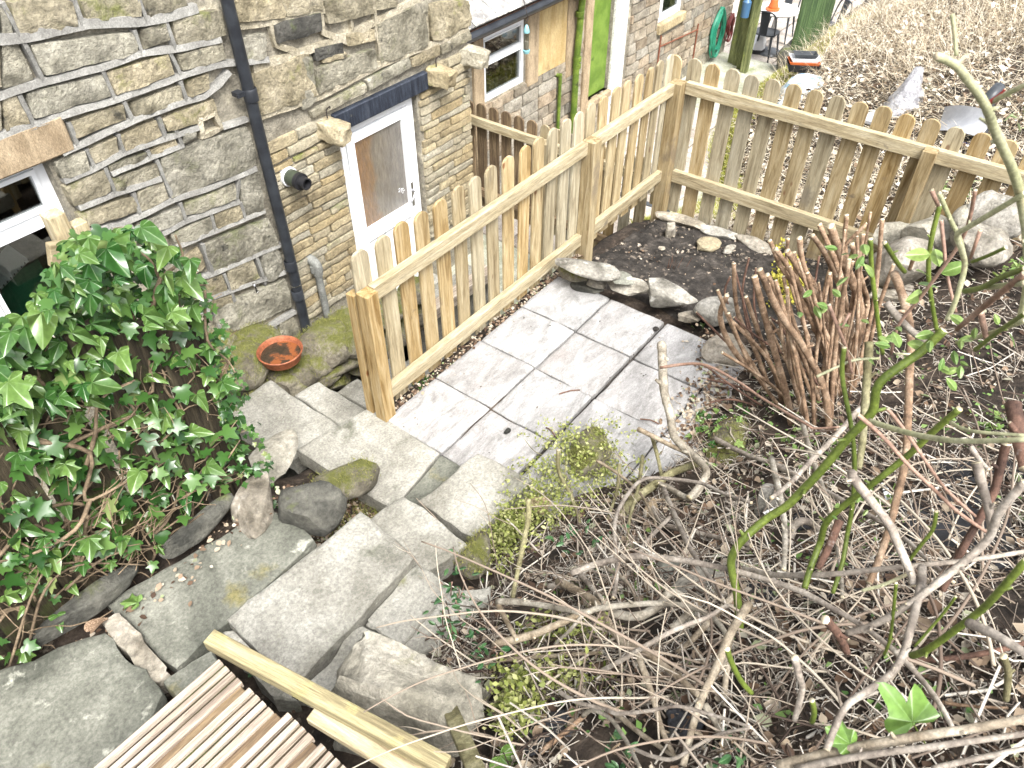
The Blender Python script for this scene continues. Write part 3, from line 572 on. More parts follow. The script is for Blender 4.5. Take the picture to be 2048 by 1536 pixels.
# thin coursed stone right of the pipe
def courses(parent, x0, x1, z0, z1, y, hr, lr, mat, name, holes=(), depth=.03, slant=0, seed=3, clip=None):
    rd = random.Random(seed); z = z0
    while z < z1-.02:
        h = min(rd.uniform(*hr), z1-z); x = x0-rd.uniform(0, lr[0])
        while x < x1:
            l = rd.uniform(*lr); a, c = max(x, x0), min(x+l, x1); x += l
            for (hx0, hx1, hz0, hz1) in holes:
                if z+h*.5 > hz0 and z+h*.5 < hz1:
                    if a >= hx0-.01 and c <= hx1+.01: a = c
                    elif a < hx0 < c: c = hx0
                    elif a < hx1 < c: a = hx1
            if c-a < .05: continue
            g = rd.uniform(.002, .006)
            if clip and not clip((a+c)/2, z+h/2): continue
            j = lambda: rd.uniform(-.006, .006)
            wall_stone(name, [(a+g, z+h-g+j()), (c-g, z+h-g+j()), (c-g, z+g+j()), (a+g, z+g+j())], y, depth, mat, parent)
        z += h
courses(wall, 3.14, 5.46, -1.0, .475, YW+.02, (.058, .088), (.18, .52), MAT['coursed_stone'], 'walling_stone', [(DX0-.01, DX1+.01, -2, .6)], .028)
courses(wall, 3.14, 5.46, .475, .655, YW+.02, (.085, .095), (.2, .5), MAT['coursed_stone'], 'walling_stone', [(3.75, 4.9, .47, .66)], .035, seed=9)
# lintels
def bevel_box(name, a, b_, mat, parent, bev=.006, seed=0):
    import bmesh
    bm = bmesh.new(); bmesh.ops.create_cube(bm, size=1.); c = (Vector(a)+Vector(b_))/2; s = Vector(b_)-Vector(a)
    for v in bm.verts: v.co = Vector((v.co.x*s.x, v.co.y*s.y, v.co.z*s.z))
    bmesh.ops.bevel(bm, geom=bm.edges[:], offset=min(bev, min(s)*.3), segments=1, affect='EDGES', profile=.5)
    me = bpy.data.meshes.new(name); bm.to_mesh(me); bm.free(); me.materials.append(mat)
    return link(name, me, parent, loc=c)
bevel_box('door_lintel', (3.79, YW-.03, .482), (4.87, YW+.1, .635), MAT['navy_lintel'], house, .008)
bevel_box('window_lintel', (.6, YW-.035, WZ1+.002), (1.84, YW+.1, 1.345), MAT['window_stone'], house, .012)
# corbel stones
for x, z in ((3.71, .555), (4.97, .575), (5.44, .60)):
    link('corbel', cube_rock('corbel', MAT['coursed_stone'], (.085, .12, .075), int(x*10)), house, loc=(x, YW-.08, z), rot=(R(6), R(3), R(x*3)))
b = MB()
for x in (3.69, 4.95): b.tube([(x, YW-.06, .66), (x, YW-.06, .72), (x+.02, YW-.08, .75), (x+.03, YW-.07, .73)], .005, 5)
link('lintel_hook', b.mesh('lintel_hook', MAT['iron']), house)
# window, its panes and the room behind it
def window(parent, x0, x1, z0, z1, y, bars, fw=.06, depth=.07, pane='dark_glass', name='window', mull=.055):
    fr = MB(); fr.box((x0, y, z0), (x0+fw, y+depth, z1)); fr.box((x1-fw, y, z0), (x1, y+depth, z1)); fr.box((x0+fw, y, z1-fw), (x1-fw, y+depth, z1)); fr.box((x0+fw, y, z0), (x1-fw, y+depth, z0+fw))
    zz = [z0+fw]
    for bz in bars: fr.box((x0+fw, y, bz-mull/2), (x1-fw, y+depth, bz+mull/2)); zz += [bz-mull/2, bz+mull/2]
    zz += [z1-fw]; w = link(name, fr.mesh(name, MAT['upvc']), parent)
    for k in range(0, len(zz), 2):
        s = MB(); a, c, e, f = x0+fw, x1-fw, zz[k], zz[k+1]; t = .03 if fw > .056 else .014
        s.box((a+.003, y-.014, e+.003), (a+t, y+.03, f-.003)); s.box((c-t, y-.014, e+.003), (c-.003, y+.03, f-.003)); s.box((a+t, y-.014, f-t), (c-t, y+.03, f-.003)); s.box((a+t, y-.014, e+.003), (c-t, y+.03, e+t))
        link('sash', s.mesh('sash', MAT['upvc']), w)
        g = MB(); g.box((a+t-.002, y+.012, e+t-.002), (c-t+.002, y+.018, f-t+.002)); link('pane', g.mesh('pane', MAT[pane]), w)
    return w
window(house, WX0, WX1, WZ0, WZ1, YW+.10, [.78])
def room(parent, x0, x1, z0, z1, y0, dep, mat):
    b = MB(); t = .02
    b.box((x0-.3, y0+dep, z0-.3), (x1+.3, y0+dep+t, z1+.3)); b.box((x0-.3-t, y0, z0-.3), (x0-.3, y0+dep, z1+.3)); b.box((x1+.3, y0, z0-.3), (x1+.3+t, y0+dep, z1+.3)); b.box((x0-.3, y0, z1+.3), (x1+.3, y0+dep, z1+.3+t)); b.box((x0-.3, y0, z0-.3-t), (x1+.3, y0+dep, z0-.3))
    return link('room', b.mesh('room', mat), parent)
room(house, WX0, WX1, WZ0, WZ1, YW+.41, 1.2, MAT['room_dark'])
bevel_box('window_sill', (1.0, YW-.05, WZ0-.09), (1.74, YW+.1, WZ0-.003), MAT['window_stone'], house, .01)
def wavy_glass():
    m = pmat('wavy_glass', [(.3, (.5,)*3), (.7, (.62,)*3)], 1., (22, 1, 4.), detail=3., bump=.9, bscale=1.4, bdist=.05, rough=.08, spec=.8, var=0, grain=(2.2, .8, 1.12), distort=1.8); t = m.node_tree; N = t.nodes; L = t.links
    b_ = N['Principled BSDF']; src = b_.inputs['Base Color'].links[0].from_socket; tc = N.new('ShaderNodeTexCoord'); sx = N.new('ShaderNodeSeparateXYZ'); L.new(tc.outputs['Object'], sx.inputs[0])
    nz_ = N.new('ShaderNodeTexNoise'); nz_.inputs['Scale'].default_value = 5.; L.new(tc.outputs['Object'], nz_.inputs['Vector']); md = N.new('ShaderNodeMath'); md.operation = 'MULTIPLY_ADD'; L.new(nz_.outputs['Fac'], md.inputs[0]); md.inputs[1].default_value = .16; L.new(sx.outputs['X'], md.inputs[2])
    mr = N.new('ShaderNodeMapRange'); L.new(md.outputs[0], mr.inputs[0]); mr.inputs[1].default_value = 4.06; mr.inputs[2].default_value = 4.66
    r = N.new('ShaderNodeValToRGB'); e = r.color_ramp.elements; e[0].color = (.46, .22, .05, 1); e[1].color = (.46, .42, .36, 1); q = e.new(.32); q.color = (.44, .24, .07, 1); q = e.new(.42); q.color = (.36, .29, .18, 1); L.new(mr.outputs[0], r.inputs[0])
    mx = N.new('ShaderNodeMix'); mx.data_type = 'RGBA'; mx.blend_type = 'MULTIPLY'; mx.inputs[0].default_value = 1.; L.new(r.outputs[0], mx.inputs[6]); L.new(src, mx.inputs[7]); L.new(mx.outputs[2], b_.inputs['Base Color'])
# door: frame, leaf, wavy glass, grooved lower panel, handle
door = link('door', None, house)
fr = MB(); y = YW+.06
fr.box((DX0+.02, y, -1.5), (DX0+.09, y+.08, .47)); fr.box((DX1-.09, y, -1.5), (DX1-.02, y+.08, .47)); fr.box((DX0+.09, y, .395), (DX1-.09, y+.08, .47))
link('door_frame', fr.mesh('door_frame', MAT['upvc']), door)
lf = MB(); a, c = DX0+.095, DX1-.095; yl = y-.012
lf.box((a, yl, -1.46), (a+.085, yl+.06, .388)); lf.box((c-.085, yl, -1.46), (c, yl+.06, .388)); lf.box((a+.085, yl, .30), (c-.085, yl+.06, .388)); lf.box((a+.085, yl, -.66), (c-.085, yl+.06, -.52)); lf.box((a+.085, yl, -1.46), (c-.085, yl+.06, -1.3))
n = 5
for k in range(n):
    w_ = (c-a-.17)/n; lf.box((a+.085+k*w_+.004, yl+.018, -1.3), (a+.085+(k+1)*w_-.004, yl+.04, -.66))
link('door_leaf', lf.mesh('door_leaf', MAT['upvc']), door)
g = MB(); g.box((a+.083, yl+.02, -.522), (c-.083, yl+.026, .302)); wavy_glass(); link('door_glass', g.mesh('door_glass', MAT['wavy_glass']), door)
g = MB(); g.box((a+.05, yl+.2, -1.4), (a+.24, yl+.24, .38)); link('curtain', g.mesh('curtain', MAT['curtain']), house)
g = MB(); g.box((a+.24, yl+.32, -1.4), (a+.48, yl+.34, .40)); link('hall_wall', g.mesh('hall_wall', MAT['room_tan']), house)
g = MB(); g.box((a+.42, yl+.46, -1.4), (c+.1, yl+.48, .42)); link('hall_door', g.mesh('hall_door', MAT['room_grey']), house)
hd = MB(); xh = c-.045
hd.box((xh-.014, yl-.012, -.56), (xh+.014, yl, -.32)); hd.tube([(xh, yl-.01, -.40), (xh, yl-.05, -.405), (xh-.03, yl-.058, -.43), (xh-.075, yl-.055, -.485)], [.011, .011, .010, .008], 7)
link('handle', hd.mesh('handle', MAT['chrome'], angle=40), door)
st = MB(); rd = random.Random(4)
for k in range(16):
    x, z = c-.165+rd.gauss(0, .025), -.36+rd.gauss(0, .02); r = rd.uniform(.004, .012); an = rd.uniform(0, 3)
    st.add([(x+r*math.cos(an+t), yl+.0185, z+r*math.sin(an+t)) for t in (0, 2.1, 4.2)], [(0, 1, 2)])
link('glass_sticker', st.mesh('glass_sticker', MAT['white_plastic']), door)
bevel_box('door_step', (DX0-.03, YW-.12, -1.5), (DX1+.03, YW+.12, -1.42), MAT['flag'], house)
# black downpipe with its sockets and bracket
PX, PY = 3.055, YW-.075
dp = MB(); dp.tube([(PX-.01, PY, 2.6), (PX, PY, .6), (PX+.012, PY, -.3), (PX+.0, PY, -1.5)], .042, 14, 3); pipe = link('drainpipe', dp.mesh('drainpipe', MAT['pipe_black'], angle=40), house)
for z in (1.06, -.33, -.62):
    s = MB(); s.lathe([(.043, -.045), (.05, -.04), (.05, .04), (.047, .045), (.043, .046)], (PX+.003, PY, z), 16); link('pipe_socket', s.mesh('pipe_socket', MAT['pipe_black'], angle=40), pipe)
s = MB(); s.box((PX-.1, PY-.01, 1.07), (PX-.045, PY+.06, 1.10)); s.lathe([(.0, 0), (.012, 0), (.012, .02), (0, .02)], (PX-.1, PY-.01, 1.075), 8); link('pipe_bracket', s.mesh('pipe_bracket', MAT['pipe_black']), pipe)
s = MB(); s.lathe([(.0435, -.004), (.0445, 0), (.0435, .004)], (PX+.006, PY, -.52), 16); link('pipe_clip', s.mesh('pipe_clip', MAT['chrome']), pipe)
# boiler flue
fl = link('flue', None, house); fx, fz = float(Yp(583, 356, YW)[0])-.03, float(Yp(583, 356, YW)[2])+.03
def ycyl(mb, x, z, r, y0, y1, n=20, m=0, hollow=0.):
    vs = []; 
    for yy in (y0, y1): vs += [(x+r*math.cos(2*math.pi*k/n), yy, z+r*math.sin(2*math.pi*k/n)) for k in range(n)]
    fs = [(k, n+k, n+(k+1) % n, (k+1) % n) for k in range(n)]
    if hollow:
        vs += [(x+hollow*math.cos(2*math.pi*k/n), y0, z+hollow*math.sin(2*math.pi*k/n)) for k in range(n)]; vs += [(x+hollow*math.cos(2*math.pi*k/n), y0+.06, z+hollow*math.sin(2*math.pi*k/n)) for k in range(n)]
        fs += [(k, (k+1) % n, 2*n+(k+1) % n, 2*n+k) for k in range(n)]+[(2*n+k, 2*n+(k+1) % n, 3*n+(k+1) % n, 3*n+k) for k in range(n)]+[tuple(3*n+k for k in range(n))]
    else: fs.append(tuple(range(n))[::-1])
    mb.add(vs, fs, m)
s = MB(); ycyl(s, fx, fz, .075, YW-.03, YW+.03); link('flue_collar', s.mesh('flue_collar', MAT['white_plastic'], angle=40), fl)
s = MB(); ycyl(s, fx, fz, .064, YW-.12, YW-.0301); link('flue_pipe', s.mesh('flue_pipe', MAT['pipe_grey'], angle=40), fl).data.materials[0] = pmat('flue_olive', [(.3, (.035, .045, .03)), (.7, (.06, .07, .05))], 5., bump=0, rough=.4, var=0)
s = MB(); ycyl(s, fx, fz, .066, YW-.155, YW-.12); ycyl(s, fx+.004, fz-.002, .046, YW-.21, YW-.1551, hollow=.036); link('flue_end', s.mesh('flue_end', MAT['rubber'], angle=40), fl)
# grey waste pipe with hooded elbow
wp = MB(); a_ = Yp(635, 540, YW-.05); c_ = Yp(660, 670, YW-.05); xx = float(a_[0])
wp.tube([(xx+.01, YW-.045, -1.3), (xx, YW-.045, float(a_[2])-.02)], .032, 12, 1); w = link('waste_pipe', wp.mesh('waste_pipe', MAT['pipe_grey'], angle=40), house)
s = MB(); z0 = float(a_[2])
s.tube([(xx, YW-.045, z0-.05), (xx, YW-.05, z0+.03), (xx-.01, YW-.03, z0+.08), (xx-.015, YW+.03, z0+.1)], [.042, .046, .044, .04], 12); s.tube([(xx-.05, YW-.05, z0+.0), (xx-.05, YW-.05, z0+.06)], .018, 8, 1)
link('pipe_elbow', s.mesh('pipe_elbow', MAT['pipe_grey'], angle=50), w)
s = MB(); h_ = Yp(502, 572, YW); s.tube([(h_[0], YW, h_[2]+.03), (h_[0], YW-.05, h_[2]+.035), (h_[0], YW-.055, h_[2]), (h_[0]+.005, YW-.05, h_[2]-.04), (h_[0]+.02, YW-.05, h_[2]-.03)], .008, 6); link('wall_hook', s.mesh('wall_hook', MAT['chrome']), house)
# things on the sill inside
t = thing('green_folder', 'dark green folder leaning inside the window at far left', 'folder', (1.2, YW+.5, .05)); b = MB(); b.add([(1.08,YW+.28,.02),(1.5,YW+.3,.02),(1.52,YW+.42,.36),(1.12,YW+.40,.32),(1.08,YW+.292,.02),(1.5,YW+.312,.02),(1.52,YW+.432,.36),(1.12,YW+.412,.32)],[(0,1,2,3),(7,6,5,4),(0,4,5,1),(1,5,6,2),(2,6,7,3),(3,7,4,0)]); link('cover', b.mesh('cover', MAT['folder_green']), t)
t = thing('paper_pad', 'white spiral paper pad above the green folder inside the window', 'notepad', (1.2, YW+.5, .3)); b = MB(); b.add([(1.12,YW+.33,.30),(1.45,YW+.36,.42),(1.42,YW+.5,.50),(1.14,YW+.46,.36),(1.12,YW+.34,.285),(1.45,YW+.37,.405),(1.42,YW+.51,.485),(1.14,YW+.47,.345)],[(0,1,2,3),(7,6,5,4),(0,4,5,1),(1,5,6,2),(2,6,7,3),(3,7,4,0)]); link('pages', b.mesh('pages', MAT['paper']), t)
b = MB()
for k in range(12): f = k/11; b.tube([(1.125+.32*f, YW+.325+.03*f, .30+.12*f), (1.125+.32*f, YW+.318+.03*f, .315+.12*f)], .004, 5, 1)
link('spiral', b.mesh('spiral', MAT['iron']), t)

# ------------------------------------------------------------------ neighbouring cottage, set back
YC = 5.0
cot = thing('cottage', 'set-back stone cottage with low slate roof, small white window and green door', 'house', (8, YC, -1.5))
def cx_(px, py): return float(Yp(px, py, YC)[0]), float(Yp(px, py, YC)[2])
wx0, wz1 = cx_(966, 72); wx1, wz0 = cx_(1052, 165); wz0 = cx_(972, 208)[1]; wz1 = cx_(1045, 40)[1]
gx0, gz0 = cx_(1174, 205); gx1 = cx_(1216, 190)[0]
v0, vz = cx_(1318, 48); v1 = cx_(1364, 26)[0]
bx0 = cx_(1076, 120)[0]; bx1 = cx_(1131, 100)[0]; bz0 = cx_(1076, 153)[1]
cw = boxes('wall', [(5.3, wx0, -1.6, .75), (wx0, wx1, -1.6, wz0), (wx0, wx1, wz1, .75), (wx1, 7.75, -1.6, .75), (7.75, gx0, -1.6, 3.2), (gx0, gx1, -1.6, gz0), (gx0, gx1, .62, 3.2), (gx1, v0, -1.6, 3.2), (v0, v1, -1.6, vz), (v0, v1, vz+.9, 3.2), (v1, 12.4, -1.6, 3.2)], YC+.02, YC+.35, MAT['mortar'], cot)
courses(cw, wx0-.1, 12.4, -1.3, 1.0, YC+.02, (.11, .15), (.2, .42), MAT['brick_stone'], 'wall_stone', [(wx0-.05, wx1+.02, wz0, 3), (wx1-.01, bx1+.28, bz0-.02, 3), (gx0-.17, gx1+.42, gz0-.05, 3), (v0-.03, v1+.03, vz-.16, 3), (5.0, 7.75, .5, 3)], .03, seed=21,
        clip=lambda x, z: z > -1.5 and (x < 7.9 or z < .35-.11*(x-8)) and (x > 6.9 or z > -1.05))
window(cot, wx0, wx1, wz0, wz1, YC+.04, [wz0+(wz1-wz0)*.60], fw=.045, mull=.04)
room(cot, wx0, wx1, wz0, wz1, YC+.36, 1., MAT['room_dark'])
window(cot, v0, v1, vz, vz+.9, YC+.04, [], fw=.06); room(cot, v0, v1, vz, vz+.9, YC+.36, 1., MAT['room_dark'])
bevel_box('window_sill', (v0-.05, YC-.05, vz-.13), (v1+.05, YC+.06, vz-.003), MAT['coursed_stone'], cot, .01)
bevel_box('stone_jamb', (wx0-.17, YC-.02, -1.), (wx0-.012, YC+.1, wz1+.1), MAT['window_stone'], cot, .01)
bevel_box('stone_jamb', (wx1+.012, YC-.02, bz0-.05), (bx0-.01, YC+.1, wz1+.1), MAT['window_stone'], cot, .01)
bevel_box('panel_board', (bx0, YC-.005, bz0), (bx1, YC+.06, .62), MAT['panel_board'], cot, .004)
bevel_box('stone_jamb', (bx1+.01, YC-.02, bz0-.2), (bx1+.2, YC+.1, .72), MAT['window_stone'], cot, .01)
gd = bevel_box('green_door', (gx0+.01, YC+.06, gz0+.01), (gx1-.01, YC+.11, .6), MAT['green_paint'], cot, .005)
bevel_box('door_jamb', (gx0-.15, YC-.02, -1.4), (gx0-.003, YC+.12, .9), MAT['window_stone'], cot, .01)
bevel_box('painted_jamb', (gx1+.003, YC-.025, gz0-.6), (gx1+.30, YC+.12, .9), MAT['flaky_white'], cot, .012)
bevel_box('door_sill', (gx0-.02, YC-.04, gz0-.08), (gx1+.02, YC+.12, gz0), MAT['window_stone'], cot, .01)
# lean-to roof: slates, gutter, fascia
roof = link('roof', None, cot); b = MB(); b.add([(5.40,4.86,.70),(7.72,4.86,.70),(7.72,6.6,1.66),(5.40,6.6,1.66),(5.40,4.86,.65),(7.72,4.86,.65),(7.72,6.6,1.6),(5.40,6.6,1.6)],[(0,1,2,3),(7,6,5,4),(0,4,5,1),(1,5,6,2),(2,6,7,3),(3,7,4,0)]); link('roof_deck', b.mesh('roof_deck', MAT['old_wood']), roof)
sv = Vector((0, 1.74, .96)).normalized(); nv_ = Vector((0, -.96, 1.74)).normalized()
for r_ in range(5):
    x = 5.41-(.2 if r_ % 2 else 0)
    while x < 7.72:
        w_ = random.uniform(.34, .5); p = Vector((x, 4.80, .69))+sv*(r_*.33); a_ = p+nv_*.022; c_ = p+sv*.42+nv_*.008
        x0, x1 = max(x, 5.41), min(x+w_-.008, 7.73); x += w_
        if x1-x0 < .06: continue
        jz = nv_*random.uniform(0, .006)
        mb = MB(); mb.add([Vector((x0, a_.y, a_.z))+jz, Vector((x1, a_.y+random.uniform(-.01, .01), a_.z))+jz, Vector((x1, c_.y, c_.z)), Vector((x0, c_.y, c_.z)), Vector((x0, a_.y, a_.z))+jz-nv_*.016, Vector((x1, a_.y, a_.z))+jz-nv_*.016, Vector((x1, c_.y, c_.z))-nv_*.012, Vector((x0, c_.y, c_.z))-nv_*.012], [(0,1,2,3),(7,6,5,4),(0,4,5,1),(1,5,6,2),(2,6,7,3),(3,7,4,0)])
        link('slate', mb.mesh('slate', MAT['slate']), roof)
g = MB(); vs = []; n = 9
for x in (5.42, 7.78): vs += [(x, 4.765+.055*math.cos(math.pi+math.pi*k/(n-1)), .66+.055*math.sin(math.pi+math.pi*k/(n-1))) for k in range(n)]
for x in (5.42, 7.78): vs += [(x, 4.765+.05*math.cos(math.pi+math.pi*k/(n-1)), .662+.05*math.sin(math.pi+math.pi*k/(n-1))) for k in range(n)]
g.add(vs, [(k, k+1, n+k+1, n+k) for k in range(n-1)]+[(2*n+k, 3*n+k, 3*n+k+1, 2*n+k+1) for k in range(n-1)]+[(0, n, 3*n, 2*n), (n-1, 3*n-1, 4*n-1, 2*n-1)]+[(0, 2*n, 2*n+1, 1)]); link('gutter', g.mesh('gutter', MAT['pipe_black'], angle=40), roof)
bevel_box('fascia', (5.42, 4.835, .55), (7.75, 4.858, .66), MAT['bark_red'], roof, .003)
# green pipes
b = MB(); qx, qz = cx_(1143, 100); b.tube([(qx+.06, YC-.08, .55), (qx, YC-.08, -.2), (qx-.0, YC-.08, -1.5)], .04, 12, 2); gp = link('green_pipe', b.mesh('green_pipe', MAT['pipe_green'], angle=40), cot)
b = MB(); b.box((qx-.06, YC-.15, .46), (qx+.16, YC-.0, .66)); link('hopper', b.mesh('hopper', MAT['pipe_green']), gp)
for z in (.28, -.22, -.3, -.9):
    s = MB(); s.lathe([(.041, -.03), (.05, -.025), (.05, .025), (.041, .03)], (qx+.01, YC-.08, z), 14); link('pipe_socket', s.mesh('pipe_socket', MAT['pipe_green'], angle=40), gp)
b = MB(); qx, qz = cx_(1113, 160); b.tube([(qx, YC+.03, qz+.06), (qx, YC-.04, qz+.05), (qx, YC-.05, qz-.02), (qx-.01, YC-.05, -1.5)], .022, 9, 3); link('thin_green_pipe', b.mesh('thin_green_pipe', MAT['pipe_green'], angle=40), cot)
b = MB(); qx, qz = cx_(1316, 100); b.tube([(qx, YC-.02, qz+.2), (qx, YC-.02, -1.4)], .012, 6, 1); q2 = cx_(1390, 75); b.tube([(q2[0], YC-.02, q2[1]+.2), (q2[0], YC-.02, -1.4)], .012, 6, 1); b.tube([(qx, YC-.025, qz+.05), (q2[0], YC-.025, q2[1]+.12)], .010, 6, 1)
link('rusty_rail', b.mesh('rusty_rail', MAT['rust']), cot)
# bird feeder
p = Yp(1053, 70, 4.62); t = thing('bird_feeder', 'pale blue tube bird feeder hanging from the cottage gutter', 'bird feeder', p)
b = MB(); b.lathe([(0, .10), (.014, .09), (.028, .05), (.032, .03), (.03, .022)], p, 16); link('cap', b.mesh('cap', MAT['feeder_blue'], angle=40), t)
b = MB(); b.lathe([(.024, .026), (.025, 0), (.025, -.14), (.022, -.142)], p, 16); link('tube', b.mesh('tube', MAT['glass'], angle=40), t)
b = MB(); b.lathe([(.021, -.135), (.021, -.06), (0, -.06)], p, 12); link('seed', b.mesh('seed', MAT['room_tan']), t)
b = MB(); b.lathe([(.026, -.14), (.036, -.143), (.036, -.155), (.028, -.175), (0, -.177)], p, 16); link('tray', b.mesh('tray', MAT['feeder_blue'], angle=40), t)
b = MB(); b.tube([p+np.array([0, 0, .12]), p+np.array([.02, 0, .16]), p+np.array([0, 0, .2]), p+np.array([0, .04, .32])], .004, 5); link('hanger', b.mesh('hanger', MAT['iron']), t)
# hoses on the wall
def coil(name, label, cat, x, z0, z1, w, mat, n, seed):
    rd = random.Random(seed); pts = []
    for k in range(n):
        for a in np.linspace(0, 2*math.pi, 10)[:-1]:
            ww = w*(1+.25*math.sin(k*1.7)); top = z1-.02*(k % 3); bot = z0+.12*abs(math.sin(k*2.1))
            pts.append((x+ww*math.sin(a)*(1 if math.cos(a) < .3 else .6)+rd.uniform(-.03, .03)+.03*math.sin(k), YC-.04-.012*(k % 4), (top+bot)/2+(top-bot)/2*math.cos(a)))
    b = MB(); b.tube(pts, .015, 7, 3); o = link(name, b.mesh(name, mat, angle=50)); tag(o, label, cat); return o
hx, hz = cx_(1437, 20); hzb = cx_(1437, 115)[1]
coil('garden_hose', 'green garden hose coiled on the cottage wall', 'hose', hx, max(hzb, -1.42), hz+.05, .17, MAT['hose_green'], 7, 3)
coil('red_hose', 'dark red hose coil hanging beside the green hose', 'hose', hx+.42, -1.3, hz-.15, .09, MAT['hose_red'], 4, 5)

# ------------------------------------------------------------------ picket fences
def plank_mesh(name, w, t, L, mat, round_top=0., seed=0):
    """a board standing along its own z; origin at the middle of its foot"""
    import bmesh
    top = [(-w/2, 0.)]
    if round_top:
        n = 8; top = [(-w/2*math.cos(math.pi*k/n), round_top*math.sin(math.pi*k/n)) for k in range(n+1)]
        out = [(x, L-round_top+z) for x, z in top]
    else: out = [(-w/2, L), (w/2, L)]
    prof = [(-w/2, 0)]+out+[(w/2, 0)]
    bm = bmesh.new(); vs = [bm.verts.new((x, -t/2, z)) for x, z in prof]; f = bm.faces.new(vs)
    r = bmesh.ops.extrude_face_region(bm, geom=[f]); bmesh.ops.translate(bm, vec=(0, t, 0), verts=[v for v in r['geom'] if isinstance(v, bmesh.types.BMVert)])
    bmesh.ops.recalc_face_normals(bm, faces=bm.faces)
    bmesh.ops.bevel(bm, geom=[e for e in bm.edges if e.calc_face_angle(0) > .9], offset=min(.0025, t*.2), segments=1, affect='EDGES')
    me = bpy.data.meshes.new(name); bm.to_mesh(me); bm.free(); me.materials.append(mat); return me
PALES = [plank_mesh('paling', .106, .018, 1.12, MAT['new_wood'], .047), plank_mesh('paling', .112, .019, 1.28, MAT['new_wood'], .052)]
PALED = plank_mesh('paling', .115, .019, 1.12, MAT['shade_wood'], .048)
def bar(name, p, q, w, h, mat, parent, rx=0.):
    """a squared timber from p to q; its grain runs along it"""
    p, q = Vector(p), Vector(q); d = q-p; me = plank_mesh(name, w, h, d.length, mat)
    o = link(name, me, parent, loc=p); o.rotation_mode = 'QUATERNION'
    zx = d.normalized(); yv = Vector((0, 0, 1)); yv = (yv-zx*yv.dot(zx)); yv = yv.normalized() if yv.length > .1 else Vector((1, 0, 0)); xv = yv.cross(zx)
    o.rotation_quaternion = Matrix((xv, yv, zx)).transposed().to_quaternion(); return o
def post(parent, x, y, z0, z1, s=.095, mat='new_wood', yaw=0.):
    return link('post', plank_mesh('post', s, s, z1-z0, MAT[mat]), parent, loc=(x, y, z0), rot=(0, 0, yaw))
rd = random.Random(12)
ff = thing('picket_fence', 'new timber picket fence along the patio edge in front of the house door', 'fence', (2.1, 2.53, 0))
FY = 2.56
x = 2.135; k = 0
while x < 5.40:
    tall = x < 2.2
    link('paling', PALES[0] if not tall else PALES[1], ff, loc=(x, FY+rd.uniform(-.002, .002), (-.025 if not tall else -.19)+rd.uniform(-.006, .006)), rot=(rd.uniform(-.006, .006), rd.uniform(-.008, .008), rd.uniform(-.03, .03)))
    x += .1525; k += 1
post(ff, 2.09, 2.498, -.45, .885, .082); post(ff, 4.205, 2.498, -.35, .885); post(ff, 2.085, 2.60, -.9, .84, .055)
post(ff, 5.40, 2.498, -.5, .885, .10)
for zc in (.838, .125):
    bar('rail', (2.14, 2.522, zc), (4.156, 2.522, zc), .048, .088, MAT['rail_wood'], ff); bar('rail', (4.254, 2.522, zc), (5.349, 2.522, zc), .048, .088, MAT['rail_wood'], ff)
sf = thing('picket_fence', 'new timber picket fence behind the soil bed with leaf-strewn bank beyond', 'fence', (5.45, 1.5, 0))
y = 2.585; k = 0
while y > -.9:
    link('paling', PALES[1], sf, loc=(5.492, y, -.238+rd.uniform(-.006, .006)), rot=(0, rd.uniform(-.006, .006)*0, R(90)+rd.uniform(-.03, .03)))
    sf.children[-1].rotation_euler.x = rd.uniform(-.012, .012)
    y -= .1555; k += 1
for zc, w in ((.838, .092), (.105, .10)):
    bar('rail', (5.456, 2.447, zc), (5.456, -.9, zc), .048, w, MAT['rail_wood'], sf)
post(sf, 5.405, .655, -.35, .885, .085)
rf = thing('picket_fence', 'small picket fence across the passage beside the house corner', 'fence', (5.62, 3.8, -1.5))
y = 4.93
while y > 2.75:
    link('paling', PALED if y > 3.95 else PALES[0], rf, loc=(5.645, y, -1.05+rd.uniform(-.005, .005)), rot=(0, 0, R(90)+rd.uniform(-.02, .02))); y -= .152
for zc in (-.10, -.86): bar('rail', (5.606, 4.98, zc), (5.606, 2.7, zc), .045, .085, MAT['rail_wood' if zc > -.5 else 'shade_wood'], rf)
post(rf, 5.56, 3.80, -1.5, -.05, .09)
t = bar('sleeper', (2.9, 3.66, -.78), (4.45, 3.60, -.78), .12, .10, MAT['deck_wood'], None); tag(t, 'weathered timber edging seen between the pickets beside the passage', 'timber')
tag(bevel_box('passage_ledge', (2.8, 3.62, -1.5), (4.5, 3.9, -.84), MAT['flag'], None, .02), 'pale stone ledge below the timber edging in the passage', 'ledge')

# ------------------------------------------------------------------ garden steps
steps = thing('garden_steps', 'worn stone slab steps coming down between the ivy fence and the hillside', 'steps', (1.2, 1.9, 0))
slab('step_slab', zq([(722,1020),(832,1110),(588,1372),(450,1236)], .45), .13, MAT['flag'], steps, seed=1, chip=.006, n=14)
slab('step_slab', zq([(540,1014),(632,1076),(348,1338),(208,1204)], .44), .10, MAT['dark_flag'], steps, seed=2, chip=.009, n=14)
slab('step_slab', zq([(808,990),(938,1084),(838,1158),(700,1060)], .29), .14, MAT['flag'], steps, seed=3, chip=.01, n=12)
slab('step_slab', zq([(955,903),(1066,958),(944,1076),(838,1000)], .13), .13, MAT['flag'], steps, seed=4, chip=.01, n=12)
slab('step_slab', zq([(742,810),(880,906),(782,1016),(590,896)], -.01), .12, MAT['flag'], steps, seed=5, chip=.006, n=14)
slab('step_slab', zq([(884,908),(936,938),(866,1010),(790,1018)], -.006), .10, MAT['dark_flag'], steps, seed=6, chip=.004)
